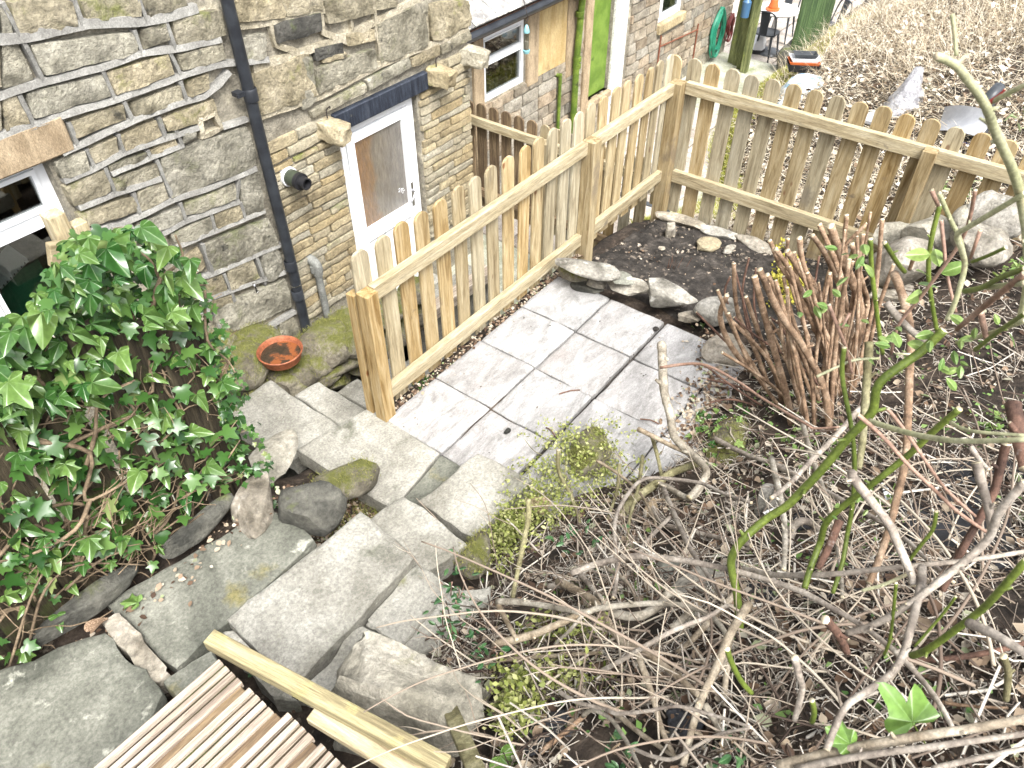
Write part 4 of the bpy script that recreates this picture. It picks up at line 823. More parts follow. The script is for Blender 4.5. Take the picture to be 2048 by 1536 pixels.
slab('step_slab', zq([(540,758),(674,846),(590,918),(440,828)], -.17), .14, MAT['flag'], steps, seed=7, chip=.007, n=14)
slab('step_slab', zq([(634,762),(735,822),(680,850),(590,790)], -.34), .14, MAT['flag'], steps, seed=8, chip=.008)
slab('step_slab', zq([(716,757),(780,800),(745,822),(672,784)], -.52), .14, MAT['flag'], steps, seed=9, chip=.01)
for k in range(5):
    x0 = 2.75+k*.24; slab('step_slab', [(x0, 2.75, -.70-.16*k), (x0+.3, 2.75, -.70-.16*k), (x0+.3, 3.45, -.70-.16*k), (x0, 3.45, -.70-.16*k)], .16, MAT['flag'], steps, seed=20+k, n=8)
slab('step_slab', zq([(205,1262),(325,1380),(150,1800),(-420,1500)], .50), .12, MAT['dark_flag'], steps, seed=10, chip=.012, n=14, rise=.012)
slab('step_slab', zq([(200,1236),(240,1228),(345,1342),(300,1362)], .485), .10, MAT['rock'], steps, seed=11, chip=.016, rise=.015)
slab('step_slab', zq([(328,1360),(420,1300),(500,1400),(400,1460)], .46), .1, MAT['dark_flag'], steps, seed=12, chip=.014)
slab('step_slab', zq([(440,1262),(470,1262),(600,1396),(545,1400)], .41), .1, MAT['flag'], steps, seed=13, chip=.014)
slab('step_slab', zq([(834,1128),(905,1175),(800,1290),(722,1245)], .39), .14, MAT['flag'], steps, seed=14, chip=.014, rise=.014)
slab('step_slab', zq([(722,1250),(806,1300),(700,1410),(592,1392)], .40), .14, MAT['flag'], steps, seed=15, chip=.016, rise=.016)
slab('step_slab', zq([(812,1190),(990,1170),(900,1290),(790,1320)], .37), .16, MAT['flag'], steps, seed=16, chip=.02, rise=.02)

# ------------------------------------------------------------------ loose stones, rocks and boulders: each a thing of its own
def rock(name, label, cat, c, size, seed, mat='rock', yaw=0., cuts=9, group=None, flat=False, tilt=(0, 0), bumpy=.05, sub=3):
    o = link(name, rock_mesh(name, MAT[mat], size, seed, cuts, sub, bumpy, flat), None, loc=c, rot=(tilt[0], tilt[1], yaw)); return tag(o, label, cat, group)
def at(px, py, z): return Zp(px, py, z)
def gat(px, py, h=0.): return Gp(px, py, h)
tag(link('boulder', cube_rock('boulder', MAT['pale_rock'], (.115, .25, .24), 11, 9, .16), None, loc=Zp(818, 1440, .56), rot=(R(6), R(10), R(14))), 'big pale boulder at the bottom between the decking and the cut branches', 'boulder')
rock('stone', 'dark moss-edged stone beside the ivy fence and big step slab', 'stone', Zp(625, 1008, .47), (.17, .15, .15), 5, 'dark_rock', R(30), 8)
rock('stone', 'mossy brown rock sitting at the corner of the pale step slab', 'stone', Zp(690, 962, .17), (.19, .13, .12), 8, 'mossy_rock', R(-15), 7)
rock('stone', 'flat pinkish stone beside the foot of the ivy fence', 'stone', Zp(512, 1010, .47), (.19, .11, .07), 9, 'rock', R(32), 8, flat=True)
rock('stone', 'rough pale stone behind the dark stone by the ivy fence', 'stone', Zp(538, 922, .10), (.24, .12, .07), 14, 'pale_rock', R(20), 8)
rock('stone', 'brown flat stone below the wrinkled dead leaf at the fence foot', 'stone', Zp(180, 1205, .50), (.26, .05, .07), 15, 'dark_rock', R(-2), 6)
rock('stone', 'long mossy edging stone along the ivy fence foot', 'stone', Zp(400, 1052, .48), (.21, .045, .08), 16, 'dark_rock', R(2), 6)
BS = [('wide reddish flat stone on top beside the middle fence post', 1172, 535, .21, .25, .11, .05, 'rock', -18, True), ('small mossy stone under the wide reddish flat stone', 1148, 545, .10, .12, .08, .06, 'mossy_rock', -20, True),
 ('small tan stone wedged between the flat border stones', 1196, 560, .10, .10, .07, .06, 'rock', -10, True), ('pale tan slab of stone under the grey slate piece', 1258, 572, .12, .19, .10, .05, 'rock', -25, True),
 ('thin grey slate piece lying on the tan border stone', 1240, 556, .185, .11, .08, .02, 'dark_flag', -25, True), ('large grey blocky stone of the bed border nearest the patio middle', 1335, 590, .09, .22, .13, .12, 'rock', -18, False),
 ('low brownish stone between the grey border block and the cut shrub', 1378, 632, .03, .10, .07, .04, 'rock', 0, True), ('smooth grey border stone beside the cut brown shrub', 1440, 628, .09, .18, .14, .11, 'rock', 10, False),
 ('pale tan stone at the patio edge under the cut shrub', 1455, 700, .05, .17, .13, .09, 'rock', 25, False), ('dark stone under the stacked border stones by the patio', 1180, 575, .02, .14, .07, .05, 'dark_rock', -10, True)]
for k, (lb, px, py, z, sx, sy, sz, m, yaw, fl_) in enumerate(BS):
    rock('border_stone', lb, 'stone', Zp(px, py, z), (sx, sy, sz), 30+k, m, R(yaw-60), 9, 'stones bordering the soil bed', fl_)
BED = [('flat pale kerb stone below the side fence, nearest the corner post', 1362, 442, -.2, .26, .08, .05, -95), ('flat pale kerb stone below the side fence, second from the corner post', 1438, 464, -.2, .20, .09, .05, -100), ('flat pale kerb stone below the side fence, farthest from the corner post', 1520, 492, -.2, .24, .08, .05, -98)]
for k, (lb, px, py, z, sx, sy, sz, yaw) in enumerate(BED): rock('kerb_stone', lb, 'stone', Zp(px, py, z), (sx, sy, sz), 50+k, 'rock', R(yaw+10), 8, 'kerb stones under the side fence', True)
rock('stone', 'upright tan stone standing in the dark soil near the corner post', 'stone', Zp(1342, 460, -.13), (.07, .05, .10), 60, 'rock', 0, 8)
rock('stone', 'pale triangular stone lying on the dark soil', 'stone', Zp(1413, 490, -.13), (.13, .09, .05), 61, 'coursed_stone', R(-30), 7, flat=True)
rock('stone', 'small stone lying right of the triangular stone on the soil', 'stone', Zp(1458, 497, -.15), (.08, .05, .03), 62, 'rock', R(-10), 7, flat=True)
rock('stone', 'small reddish stone in the middle of the dark soil', 'stone', Zp(1323, 498, -.15), (.035, .03, .03), 63, 'rock', 0, 7, sub=2)
rock('boulder', 'squat grey rock right of the cut brown shrub, front of the rock pile', 'boulder', Xp(1803, 525, 4.80), (.22, .22, .22), 70, 'rock', R(40), 12)
rock('boulder', 'pale rock touching the right fence post foot', 'boulder', Xp(1785, 470, 5.22), (.13, .17, .15), 71, 'pale_rock', R(10), 13)
rock('boulder', 'broad cream rock behind the squat grey rock', 'boulder', Xp(1868, 468, 5.12), (.22, .19, .15), 72, 'pale_rock', R(-50), 13)
rock('boulder', 'small cream rock topmost on the rock pile by the fence', 'boulder', Xp(1950, 436, 5.14), (.15, .11, .08), 73, 'pale_rock', R(-40), 8)
rock('boulder', 'round brownish rock at the back of the rock pile', 'boulder', Xp(1996, 430, 5.18), (.20, .18, .15), 74, 'rock', R(0), 7)
rock('boulder', 'low rock half sunk at the right end of the rock pile', 'boulder', Xp(1960, 486, 4.95), (.22, .18, .11), 75, 'rock', R(20), 8)
rock('stone', 'flat pale stone below the squat grey rock beside the stems', 'stone', Gp(1785, 585, .03), (.2, .14, .06), 76, 'rock', R(-40), 8, flat=True)
rock('stone', 'long thin edging stone on the slope behind the dead stump', 'stone', Gp(1990, 500, .03), (.3, .07, .06), 77, 'rock', R(-60), 6, flat=True)
rock('stone', 'moss-topped stone at the patio corner under the lime bush', 'stone', Zp(1185, 908, .05), (.20, .13, .08), 78, 'mossy_rock', R(25), 8)
rock('stone', 'mossy stone edging the patio below the small ivy', 'stone', Gp(1462, 890, .0), (.26, .13, .10), 79, 'mossy_rock', R(15), 8)
rock('stone', 'grey slate lump among the branches right of the boulder', 'stone', Gp(1335, 1150, .01), (.10, .08, .05), 80, 'dark_flag', R(15), 8)
rock('stone', 'pale flat stone half hidden by twigs near the slate lump', 'stone', Gp(1400, 1180, .01), (.16, .10, .05), 81, 'rock', R(-15), 8, flat=True)
rock('stone', 'grey stone on the hillside behind the tall lime-green shoots', 'stone', Gp(1535, 1010, .02), (.12, .08, .06), 82, 'rock', R(15), 8)
rock('stone', 'mossy stone below the mossy step edge beside the lime bush', 'stone', Zp(950, 1110, .24), (.12, .09, .1), 83, 'mossy_rock', R(15), 8)
for k, (px, py) in enumerate([(1680, 210), (1630, 165)]): rock('stone', ['grey flat stone lying on the bank left of the clear plastic sack', 'mossy stone beside the blue bag on the bank'][k], 'stone', Gp(px, py, .02), (.15, .12, .05), 90+k, ['rock', 'mossy_rock'][k], 0, 8, flat=True)
# low mossy wall beside the steps
mw = thing('mossy_wall', 'low mossy stone wall along the foot of the house carrying the saucer', 'wall', (2.3, 3.7, -.6))
for k in range(16):
    f = (k % 8)/7; x = 1.75+1.75*f+random.uniform(-.05, .05); row = k//8
    link('stone', rock_mesh('stone', MAT['mossy_rock'], (.19, .15, .13), 100+k, 8, 3, .05), mw, loc=(x, 3.60-.02*row-.12*f*0, -.42-.24*row), rot=(0, 0, random.uniform(-.2, .2)))
for k, (px, py, z, sx, sy, sz) in enumerate([(470, 735, -.28, .24, .25, .15), (640, 690, -.36, .27, .24, .15), (700, 665, -.36, .25, .24, .14), (560, 742, -.40, .22, .2, .1), (510, 690, -.34, .2, .2, .1), (690, 720, -.52, .3, .12, .1), (640, 750, -.52, .22, .12, .1), (585, 770, -.47, .2, .12, .1), (420, 705, -.25, .22, .2, .14)]):
    p = Zp(px, py, z); link('cap_stone', rock_mesh('cap_stone', MAT['mossy_rock'], (sx, sy, sz), 130+k, 5, 3, .08), mw, loc=p, rot=(0, 0, R(-5)))
b = MB(); b.box((1.5, 3.62, -1.6), (3.4, 4.0, -.62)); link('wall_core', b.mesh('wall_core', MAT['dark_rock']), mw)
# saucer of water
c = Zp(561, 706, -.17)
sc_ = thing('plant_saucer', 'terracotta saucer of dark water standing on the mossy wall', 'saucer', c+np.array([0, 0, -.05]))
b = MB(); b.lathe([(0, -.045), (.128, -.045), (.15, .02), (.153, .026), (.147, .03), (.140, .024), (.126, -.03), (0, -.032)], c, 40); link('dish', b.mesh('dish', MAT['terracotta'], angle=35), sc_)
b = MB(); b.lathe([(.131, -.008), (0, -.008)], c, 40); link('water', b.mesh('water', MAT['saucer_water']), sc_)

# ------------------------------------------------------------------ decking gate in the foreground
dk = thing('decking_panel', 'weathered grooved decking boards with a lichen-covered side timber, bottom left', 'decking', (.3, 1.2, .9))
DZ = .93
u = Zp(433, 1317, DZ); v = Zp(593, 1436, DZ); ydir = (v-u); ydir[2] = 0; ln = np.linalg.norm(ydir); ydir /= ln
w0, w1 = Zp(433, 1317, DZ), Zp(180, 1536, DZ); xdir = (w1-w0)/np.linalg.norm(w1-w0)
def groove_board(name, w, t, L, mat, n=5):
    b = MB(); top = []; g = .013
    for k in range(n):
        a = -w/2+w*k/n; c = a+w/n
        if k: top += [(a+.0060, -g), (a+.0072, 0)]
        else: top += [(a+.0005, -.003), (a+.004, 0)]
        if k < n-1: top += [(c-.0072, 0), (c-.0060, -g)]
        else: top += [(c-.004, 0), (c-.0005, -.003)]
    pr = top+[(w/2, -t), (-w/2, -t)]; m = len(pr)
    b.add([(x, z, 0) for x, z in pr]+[(x, z, L) for x, z in pr], [(k, (k+1) % m, m+(k+1) % m, m+k) for k in range(m)]+[tuple(range(m))[::-1], tuple(range(m, 2*m))])
    for k in range(m):       # groove floors get the dark wood: shade put into their colour
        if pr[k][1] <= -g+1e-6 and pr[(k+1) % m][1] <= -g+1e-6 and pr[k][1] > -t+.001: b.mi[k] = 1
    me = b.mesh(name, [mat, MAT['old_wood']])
    import bmesh; bm = bmesh.new(); bm.from_mesh(me); bmesh.ops.recalc_face_normals(bm, faces=bm.faces); bm.to_mesh(me); bm.free(); return me
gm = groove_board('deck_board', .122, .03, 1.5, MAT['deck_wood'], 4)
def place_axes(o, xa, ya, za):
    o.rotation_mode = 'QUATERNION'; o.rotation_quaternion = Matrix((Vector(xa), Vector(ya), Vector(za))).transposed().to_quaternion()
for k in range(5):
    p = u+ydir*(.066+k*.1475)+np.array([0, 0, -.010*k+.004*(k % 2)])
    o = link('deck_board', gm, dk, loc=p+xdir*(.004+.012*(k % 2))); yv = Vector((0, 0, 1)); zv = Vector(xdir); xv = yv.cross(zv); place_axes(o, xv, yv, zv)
    if k < 4:
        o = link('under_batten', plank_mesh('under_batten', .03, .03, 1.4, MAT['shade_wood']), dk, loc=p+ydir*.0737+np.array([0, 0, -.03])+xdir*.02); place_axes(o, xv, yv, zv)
a_, c_ = Zp(405, 1292, DZ+.015), Zp(880, 1552, DZ+.015)
bar('side_timber', a_-xdir*.03, c_-xdir*.03, .052, .05, MAT['lichen_timber'], dk)
t = bar('plank', Zp(632, 1418, .90), Zp(860, 1556, .90), .085, .035, MAT['rail_wood'], None); tag(t, 'clean new pale plank lying beside the lichen-covered timber', 'plank')
t = bar('split_timber', Gp(868, 1345, .12), Gp(960, 1560, .16), .05, .03, MAT['bark_mossy'], None); tag(t, 'split old timber batten leaning along the big pale boulder', 'batten')

# ------------------------------------------------------------------ garden fence under the ivy
iv = thing('old_fence', 'old dark upright-plank fence smothered in ivy at the left', 'fence', (.6, 2.45, .3))
rd = random.Random(5); x = -.55
while x < 1.14:
    w = rd.uniform(.10, .135); zt = float(np.interp(x, [-.5, .5, 1.3], [1.78, 1.72, 1.38]))+rd.uniform(-.05, .03)
    link('plank', plank_mesh('plank', w, .025, zt-.22, MAT['old_wood']), iv, loc=(x, 2.46+rd.uniform(-.012, .012), .22), rot=(R(4)+rd.uniform(-.02, .02), rd.uniform(-.03, .03), rd.uniform(-.05, .05))); x += w+rd.uniform(.004, .02)
for z in (.6, 1.25): bar('fence_rail', (-.6, 2.51, z), (1.16, 2.51, z), .05, .09, MAT['old_wood'], iv)
post(iv, .905, 2.64, 0, 1.86, .06, 'rail_wood'); post(iv, .965, 2.63, 0, 1.80, .05, 'rail_wood')
bar('cross_block', (.815, 2.575, 1.765), (.93, 2.575, 1.73), .03, .085, MAT['new_wood'], iv)

# ------------------------------------------------------------------ ivy
def leaf_mesh(name, outline, mat, fold=.22, droop=.25, soft=2):
    o0 = outline; outline = []
    for i in range(len(o0)-1):      # ease the outline: leaves have no corners
        a, b_, c, d = o0[max(i-1, 0)], o0[i], o0[i+1], o0[min(i+2, len(o0)-1)]
        for k in range(soft):
            t = k/soft; outline.append(tuple(.5*((2*b_[q])+(c[q]-a[q])*t+(2*a[q]-5*b_[q]+4*c[q]-d[q])*t*t+(3*b_[q]-a[q]-3*c[q]+d[q])*t**3) for q in (0, 1)))
    outline.append(o0[-1])
    """outline: half outline (x>=0) from stalk to tip, mirrored; the leaf lies in its own xy plane, tip along +y, one unit long"""
    half = outline; vs = []; mid = []
    n = len(half)
    for s_ in (1, -1):
        for (x, y) in half: vs.append((s_*x, y, fold*abs(x)-droop*(y-.2)**2*.6-.12*(x*x)))
    ys = [h[1] for h in half]; k0 = len(vs)
    cen = [(0, 0, 0), (0, .3, 0), (0, .62, 0), (0, max(ys), 0)]
    for (x, y, z) in cen: vs.append((0, y, -droop*(y-.2)**2*.6))
    fs = []
    for s_ in range(2):
        o = s_*n
        def near(y): return min(range(4), key=lambda q: abs(cen[q][1]-y))
        for i in range(n-1):
            a, c = o+i, o+i+1; m = k0+near((half[i][1]+half[i+1][1])/2); fs.append((a, c, m) if s_ == 0 else (c, a, m))
            m2 = k0+near(half[i+1][1]+.08)
            if i < n-2:
                m3 = k0+near((half[i+1][1]+half[i+2][1])/2)
                if m3 != m: fs.append((c, m3, m) if s_ == 0 else (m3, c, m))
    me = bpy.data.meshes.new(name); me.from_pydata(vs, [], fs); me.materials.append(mat); me.polygons.foreach_set('use_smooth', [True]*len(fs)); me.update(); return me
LOBED = [(0,0),(.13,-.12),(.34,-.10),(.50,.06),(.33,.20),(.42,.38),(.56,.55),(.33,.50),(.22,.62),(.12,.85),(0,1.0)]
HEART = [(0,0),(.14,-.10),(.30,-.05),(.38,.12),(.34,.34),(.25,.58),(.13,.82),(0,1.0)]
OVAL = [(0,0),(.12,.10),(.22,.28),(.25,.46),(.21,.68),(.11,.88),(0,1.0)]
TRI = [(0,0),(.16,-.10),(.42,-.02),(.36,.16),(.27,.34),(.20,.58),(.10,.82),(0,1.)]
SLIM = [(0,0),(.08,.14),(.13,.34),(.14,.55),(.09,.8),(0,1.)]
IVM = [leaf_mesh('leaf', o, MAT['ivy_leaf'], f, d) for o in (LOBED, HEART, TRI) for f, d in ((.22, .3), (.1, .6))]
PVM = [leaf_mesh('leaf', OVAL, MAT['privet_leaf'], .2, .3)]; IPM = [leaf_mesh('leaf', LOBED, MAT['ivy_pale'], .15, .4), leaf_mesh('leaf', HEART, MAT['ivy_pale'], .2, .4)]
BAY = [leaf_mesh('leaf', SLIM, MAT['bay_leaf'], .12, .3)]
def aim(nrm, tip, roll=0.):
    n = Vector(nrm).normalized(); t = Vector(tip); t = (t-n*t.dot(n)); t = t.normalized() if t.length > 1e-4 else n.orthogonal().normalized()
    return Matrix((t.cross(n), t, n)).transposed().to_quaternion()
def put_leaf(parent, meshes, p, size, nrm, tip, rd, name='leaf'):
    o = link(name, rd.choice(meshes), parent, loc=p, scale=(size*rd.uniform(.85, 1.1), size, size)); o.rotation_mode = 'QUATERNION'; o.rotation_quaternion = aim(nrm, tip); return o
def inpoly(x, y, P):
    r = False; j = len(P)-1
    for i in range(len(P)):
        if (P[i][1] > y) != (P[j][1] > y) and x < (P[j][0]-P[i][0])*(y-P[i][1])/(P[j][1]-P[i][1])+P[i][0]: r = not r
        j = i
    return r
ivy = thing('ivy', 'glossy green ivy spilling over the old plank fence at the left', 'ivy', (.6, 2.4, .4))
rd = random.Random(31)
PA = [(-40,660),(60,600),(95,540),(135,462),(200,450),(300,455),(385,520),(410,600),(345,650),(330,700),(260,730),(190,790),(60,820),(-40,850)]
PB = [(-40,800),(190,760),(330,690),(400,600),(430,680),(470,800),(505,950),(440,1000),(300,1080),(150,1120),(-40,1180)]
PC = [(-40,1130),(150,1090),(320,1060),(310,1160),(150,1190),(60,1300),(-40,1330)]
def sample(P, n, mind):
    out = []; tries = 0; x0, x1 = min(p[0] for p in P), max(p[0] for p in P); y0, y1 = min(p[1] for p in P), max(p[1] for p in P)
    while len(out) < n and tries < n*60:
        tries += 1; x, y = rd.uniform(x0, x1), rd.uniform(y0, y1)
        if inpoly(x, y, P) and all((x-a)**2+(y-b_)**2 > mind*mind for a, b_ in out[-400:]): out.append((x, y))
    return out
tocam = lambda p: (Vector(CPOS)-Vector(p)).normalized()
def ivy_leaf(px, py, ydepth, size, parent=ivy):
    p = Yp(px, py, ydepth); n = (tocam(p)*.75+Vector((rd.gauss(0, .42), -.2+rd.gauss(0, .35), .45+rd.gauss(0, .35)))).normalized()
    return put_leaf(parent, IVM, p, size, n, Vector((rd.gauss(0, .7), -.3+rd.gauss(0, .4), -1)), rd)
cnt = 0
for (x, y) in sample(PA, 185, 12): ivy_leaf(x, y, rd.uniform(2.20, 2.52), rd.choice((.04, .055, .07, .085, .10))*rd.uniform(.9, 1.15)); cnt += 1
for (x, y) in sample(PB, 95, 20): ivy_leaf(x, y, rd.uniform(2.28, 2.42), rd.uniform(.045, .095)); cnt += 1
for (x, y) in sample(PC, 15, 22): ivy_leaf(x, y, rd.uniform(2.3, 2.38), rd.uniform(.045, .075)); cnt += 1
# the smaller leaves deeper in and along the edge, as one mass
pts = [(x, y, rd.uniform(2.30, 2.58), rd.uniform(.03, .07)) for x, y in sample(PA, 420, 5)]+[(x, y, rd.uniform(2.30, 2.44), rd.uniform(.03, .08)) for x, y in sample(PB, 250, 7)]+[(x, y, rd.uniform(2.3, 2.4), rd.uniform(.025, .06)) for x, y in sample(PC, 15, 9)]+[(x, y, rd.uniform(2.3, 2.4), rd.uniform(.02, .04)) for x, y in sample([(395,560),(450,640),(510,820),(550,960),(570,1020),(480,1010),(430,800)], 150, 6)]
V = []; Fs = []
src = IVM[0]; sv_ = [v.co.copy() for v in src.vertices]; sf_ = [tuple(p.vertices) for p in src.polygons]
mbs = MB()
for (x, y, yd, sz) in pts:
    p = Vector(Yp(x, y, yd)); q = aim((tocam(p)*.6+Vector((rd.gauss(0, .5), rd.gauss(0, .4), .4+rd.gauss(0, .4)))), Vector((rd.gauss(0, .7), -.3, -1)))
    mbs.add([p+q @ (v*sz) for v in sv_], sf_)
pmat('ivy_small', [(0, (.018, .06, .012)), (.6, (.05, .125, .025)), (.9, (.10, .19, .045)), (1, (.22, .26, .10))], island=True, bump=0, var=0, rough=.32, spec=.55, trans=.2)
tag(link('foliage', mbs.mesh('foliage', MAT['ivy_small'], smooth=True), ivy), kind='stuff')
def wander(p, d, n, step, rd, plane_y=None, jit=.5, down=0.):
    pts = [Vector(p)]; d = Vector(d).normalized()
    for _ in range(n):
        d = (d+Vector((rd.gauss(0, jit), rd.gauss(0, jit*.4), rd.gauss(0, jit)-down))).normalized(); q = pts[-1]+d*step
        if plane_y is not None: q.y = q.y*.4+(plane_y+rd.gauss(0, .02))*.6
        if plane_y is not None and q.x > 1.2: q.x = 1.2-(q.x-1.2)*.5; d.x = -abs(d.x)
        pts.append(q)
    return pts
for k in range(55):
    px, py = rd.choice(sample(PB if k % 3 else PC, 1, 1) or [(200, 900)]); p = Yp(px, py, 2.36)
    b = MB(); b.tube(wander(p, (rd.uniform(-1, 1), 0, rd.uniform(-.6, 1)), rd.randint(6, 13), .06, rd, 2.37, .45), [rd.uniform(.003, .0085), .0015], 6, 2); link('stem', b.mesh('stem', MAT['vine'], smooth=True), ivy)
for k, pts in enumerate([[(40,880),(180,905),(170,1000),(260,960),(330,925)], [(180,1000),(150,1060),(60,1110),(-20,1125)], [(170,940),(190,870),(200,800),(270,760)], [(300,640),(320,560),(365,520),(350,470)], [(300,600),(360,575),(410,570)], [(320,560),(300,520),(270,500)], [(130,1180),(220,1110),(330,1090),(400,1030),(480,1010)], [(60,1280),(90,1180),(160,1130),(290,1130)], [(20,1330),(60,1200),(100,1120)], [(410,580),(415,680),(455,720),(470,745)], [(360,1000),(430,950),(480,880)]]):
    b = MB(); b.tube([Yp(x, y, 2.33-.03*(i % 2)) for i, (x, y) in enumerate(pts)], [.010 if k < 4 else .006, .003], 7, 4, rough=.1); link('stem', b.mesh('stem', MAT['vine'], smooth=True), ivy)
b = MB()
for k in range(150):
    px, py = sample(PB, 1, 1)[0]; p = Yp(px, py, rd.uniform(2.33, 2.42)); b.tube(wander(p, (rd.uniform(-1, 1), 0, rd.uniform(-1, 1)), 5, .035, rd, None, .5), .0016, 4, 1)
for k in range(45):
    px, py = sample(PC+[(330, 1000)], 1, 1)[0]; p = Yp(px, py, rd.uniform(2.3, 2.38)); b.tube(wander(p, (rd.uniform(-1, 1), 0, rd.uniform(-1, 1)), 6, .05, rd, None, .4), .002, 4, 1)
tag(link('tendrils', b.mesh('tendrils', MAT['vine']), ivy), kind='stuff')

# ------------------------------------------------------------------ branches and stems traced over the ground
CAP = MAT['cut_wood']
def trace(name, pts, rpx, mat, parent=None, h=.03, dep=None, rough=.07, sides=8, taper=.75, knots=True, label=None, cat=None, group=None):
    n = len(pts); hs = list(np.interp(np.linspace(0, 1, n), np.linspace(0, 1, len(h)), h)) if not np.isscalar(h) else [h]*n
    if dep is not None: ds = list(np.interp(np.linspace(0, 1, n), np.linspace(0, 1, len(dep)), dep)); P = [Dp(x, y, d) for (x, y), d in zip(pts, ds)]
    else: P = [Gp(x, y, q) for (x, y), q in zip(pts, hs)]
    d0 = [depth_of(p) for p in P]
    if dep is None and n > 2:      # ease the way it follows the slope so that it stays a stiff stick
        s_ = np.array(d0); a = np.linspace(0, 1, n); kf = np.polyfit(a, s_, min(2, n-1)); sm = np.polyval(kf, a)*.65+s_*.35; sm = np.minimum(sm, s_+.01)
        P = [Dp(x, y, d) for (x, y), d in zip(pts, sm)]; d0 = list(sm)
    r = [rpx*(1.12 if mat in ('bark_pale', 'bark_grey') else 1.)*d/F_PX for d in d0]; rr = [q*(1-(1-taper)*i/(n-1)) for i, q in enumerate(r)]
    b = MB(); b.tube(P, rr, sides, 5, 0, 1, rough)
    if knots:
        for i in range(1, n-1):
            if random.random() < .5:
                p = Vector(P[i]); d = Vector((random.gauss(0, 1), random.gauss(0, 1), random.uniform(.2, 1))).normalized(); b.tube([p, p+d*rr[i]*1.5, p+d*rr[i]*random.uniform(2, 3.4)], [rr[i]*.6, rr[i]*.45, rr[i]*.3], 6, 1, 0, 1)
    o = link(name, b.mesh(name, [MAT[mat], CAP], smooth=True), parent)
    if label: tag(o, label, cat, group)
    return o
def zc(pts, ox, oy, s): return [(ox+x*s, oy+y*s) for x, y in pts]
K = 500/2048
I1 = lambda *p: zc(p, 1000, 820, K); I2 = lambda *p: zc(p, 1548, 820, K); I3 = lambda *p: zc(p, 1000, 1161, K); I4 = lambda *p: zc(p, 1548, 1161, K); I5 = lambda *p: zc(p, 1548, 380, K)
I6 = lambda *p: zc(p, 1348, 450, .3418)
def start(p): return Gp(p[0], p[1], 0)
# a) brown many-stemmed shrub, cut back hard
cs = thing('cut_shrub', 'brown many-stemmed shrub cut back to stubs beside the patio', 'shrub', Gp(1660, 850))
ST = [(I6((310,410),(270,540),(340,720),(500,905)),7), (I6((350,225),(370,500),(470,720),(560,960)),6), (I6((470,300),(560,640),(650,960),(690,1180)),9), (I6((500,260),(620,520),(760,720),(880,960),(910,1230)),9), (I6((560,90),(640,270),(760,420),(900,700),(960,920)),6),
 (I6((595,140),(700,300),(820,520),(930,800),(990,1010)),7), (I6((668,80),(660,250),(720,460),(800,700)),5), (I6((735,75),(760,250),(860,420),(940,650),(1000,920)),8), (I6((810,60),(900,200),(1000,450),(1040,620),(1010,860)),7), (I6((915,5),(980,180),(1060,380),(1100,560),(1050,760),(1000,960)),11),
 (I6((850,-5),(960,250),(1000,420),(1010,620)),7), (I6((1130,-10),(950,180),(890,350),(860,520)),5), (I6((660,150),(780,340),(870,480),(920,700),(980,920)),8), (I6((1040,110),(1100,330),(1130,480),(1060,680),(1020,900)),7), (I6((1285,230),(1200,480),(1130,750),(1060,960)),5),
 (I6((255,380),(350,620),(450,800),(550,960)),5), (I6((700,160),(740,420),(840,640),(930,900)),7), (I6((545,290),(640,480),(800,800),(860,1010)),7), (I6((1010,-60),(1000,120),(1040,330)),6), (I6((925,-80),(905,60),(960,200)),5), (I6((640,300),(700,560),(790,800),(880,1000)),5), (I6((780,280),(860,560),(960,800),(1010,980)),6), (I6((420,420),(520,700),(600,900),(640,1080)),6), (I6((965,300),(985,520),(1000,760),(1000,930)),8)]
bx, by = 1664, 842
for k, (pts, r) in enumerate(ST):
    g0 = depth_of(Gp(pts[-1][0], pts[-1][1], -.02)); L = math.dist(pts[0], pts[-1])*g0/F_PX
    trace('stem', pts, r*.74, 'bark_brown', cs, dep=[g0-.42*L-random.uniform(0, .08), g0-.12*L, g0], taper=1.1, rough=.09)
rd = random.Random(88)
for k in range(26):
    fx = rd.random(); tx, ty = 1445+310*fx+rd.uniform(-15, 15), 640-210*fx**.9+rd.uniform(-20, 70); bx_, by_ = 1600+100*fx+rd.uniform(-45, 35), 830+rd.uniform(-70, 40)
    mx_, my_ = (tx+bx_)/2+rd.uniform(-16, 16), (ty+by_)/2+rd.uniform(-10, 10); g0 = depth_of(Gp(bx_, by_, -.02)); L = math.hypot(tx-bx_, ty-by_)*g0/F_PX
    trace('stem', [(tx, ty), (mx_, my_), (bx_, by_)], rd.uniform(2.2, 4.6), 'bark_brown', cs, dep=[g0-.42*L-rd.uniform(0, .12), g0-.2*L, g0], taper=1.1, rough=.08, sides=6, knots=k % 2 == 0)
for k, pts in enumerate([I6((180,820),(350,950),(520,1060)), I6((205,1040),(340,1020),(480,1060)), I6((130,510),(300,680),(430,800)), I6((350,540),(480,650),(700,800),(900,960)), I6((190,900),(360,940),(500,1000)), I6((345,215),(420,500),(470,700)), I6((440,190),(400,400),(440,640)), I6((330,300),(300,420),(420,640)), I6((850,180),(810,420),(760,620)), I6((560,540),(700,640),(840,760)), I6((280,300),(340,310)), I6((600,560),(760,800),(880,1000)), I6((480,250),(470,480),(540,760))]):
    g0 = depth_of(Gp(pts[-1][0], pts[-1][1], 0)); L = math.dist(pts[0], pts[-1])*g0/F_PX
    trace('shoot', pts, 2.2, 'bark_red', cs, dep=[g0-.4*L, g0-.1*L], taper=1., knots=False, sides=6)
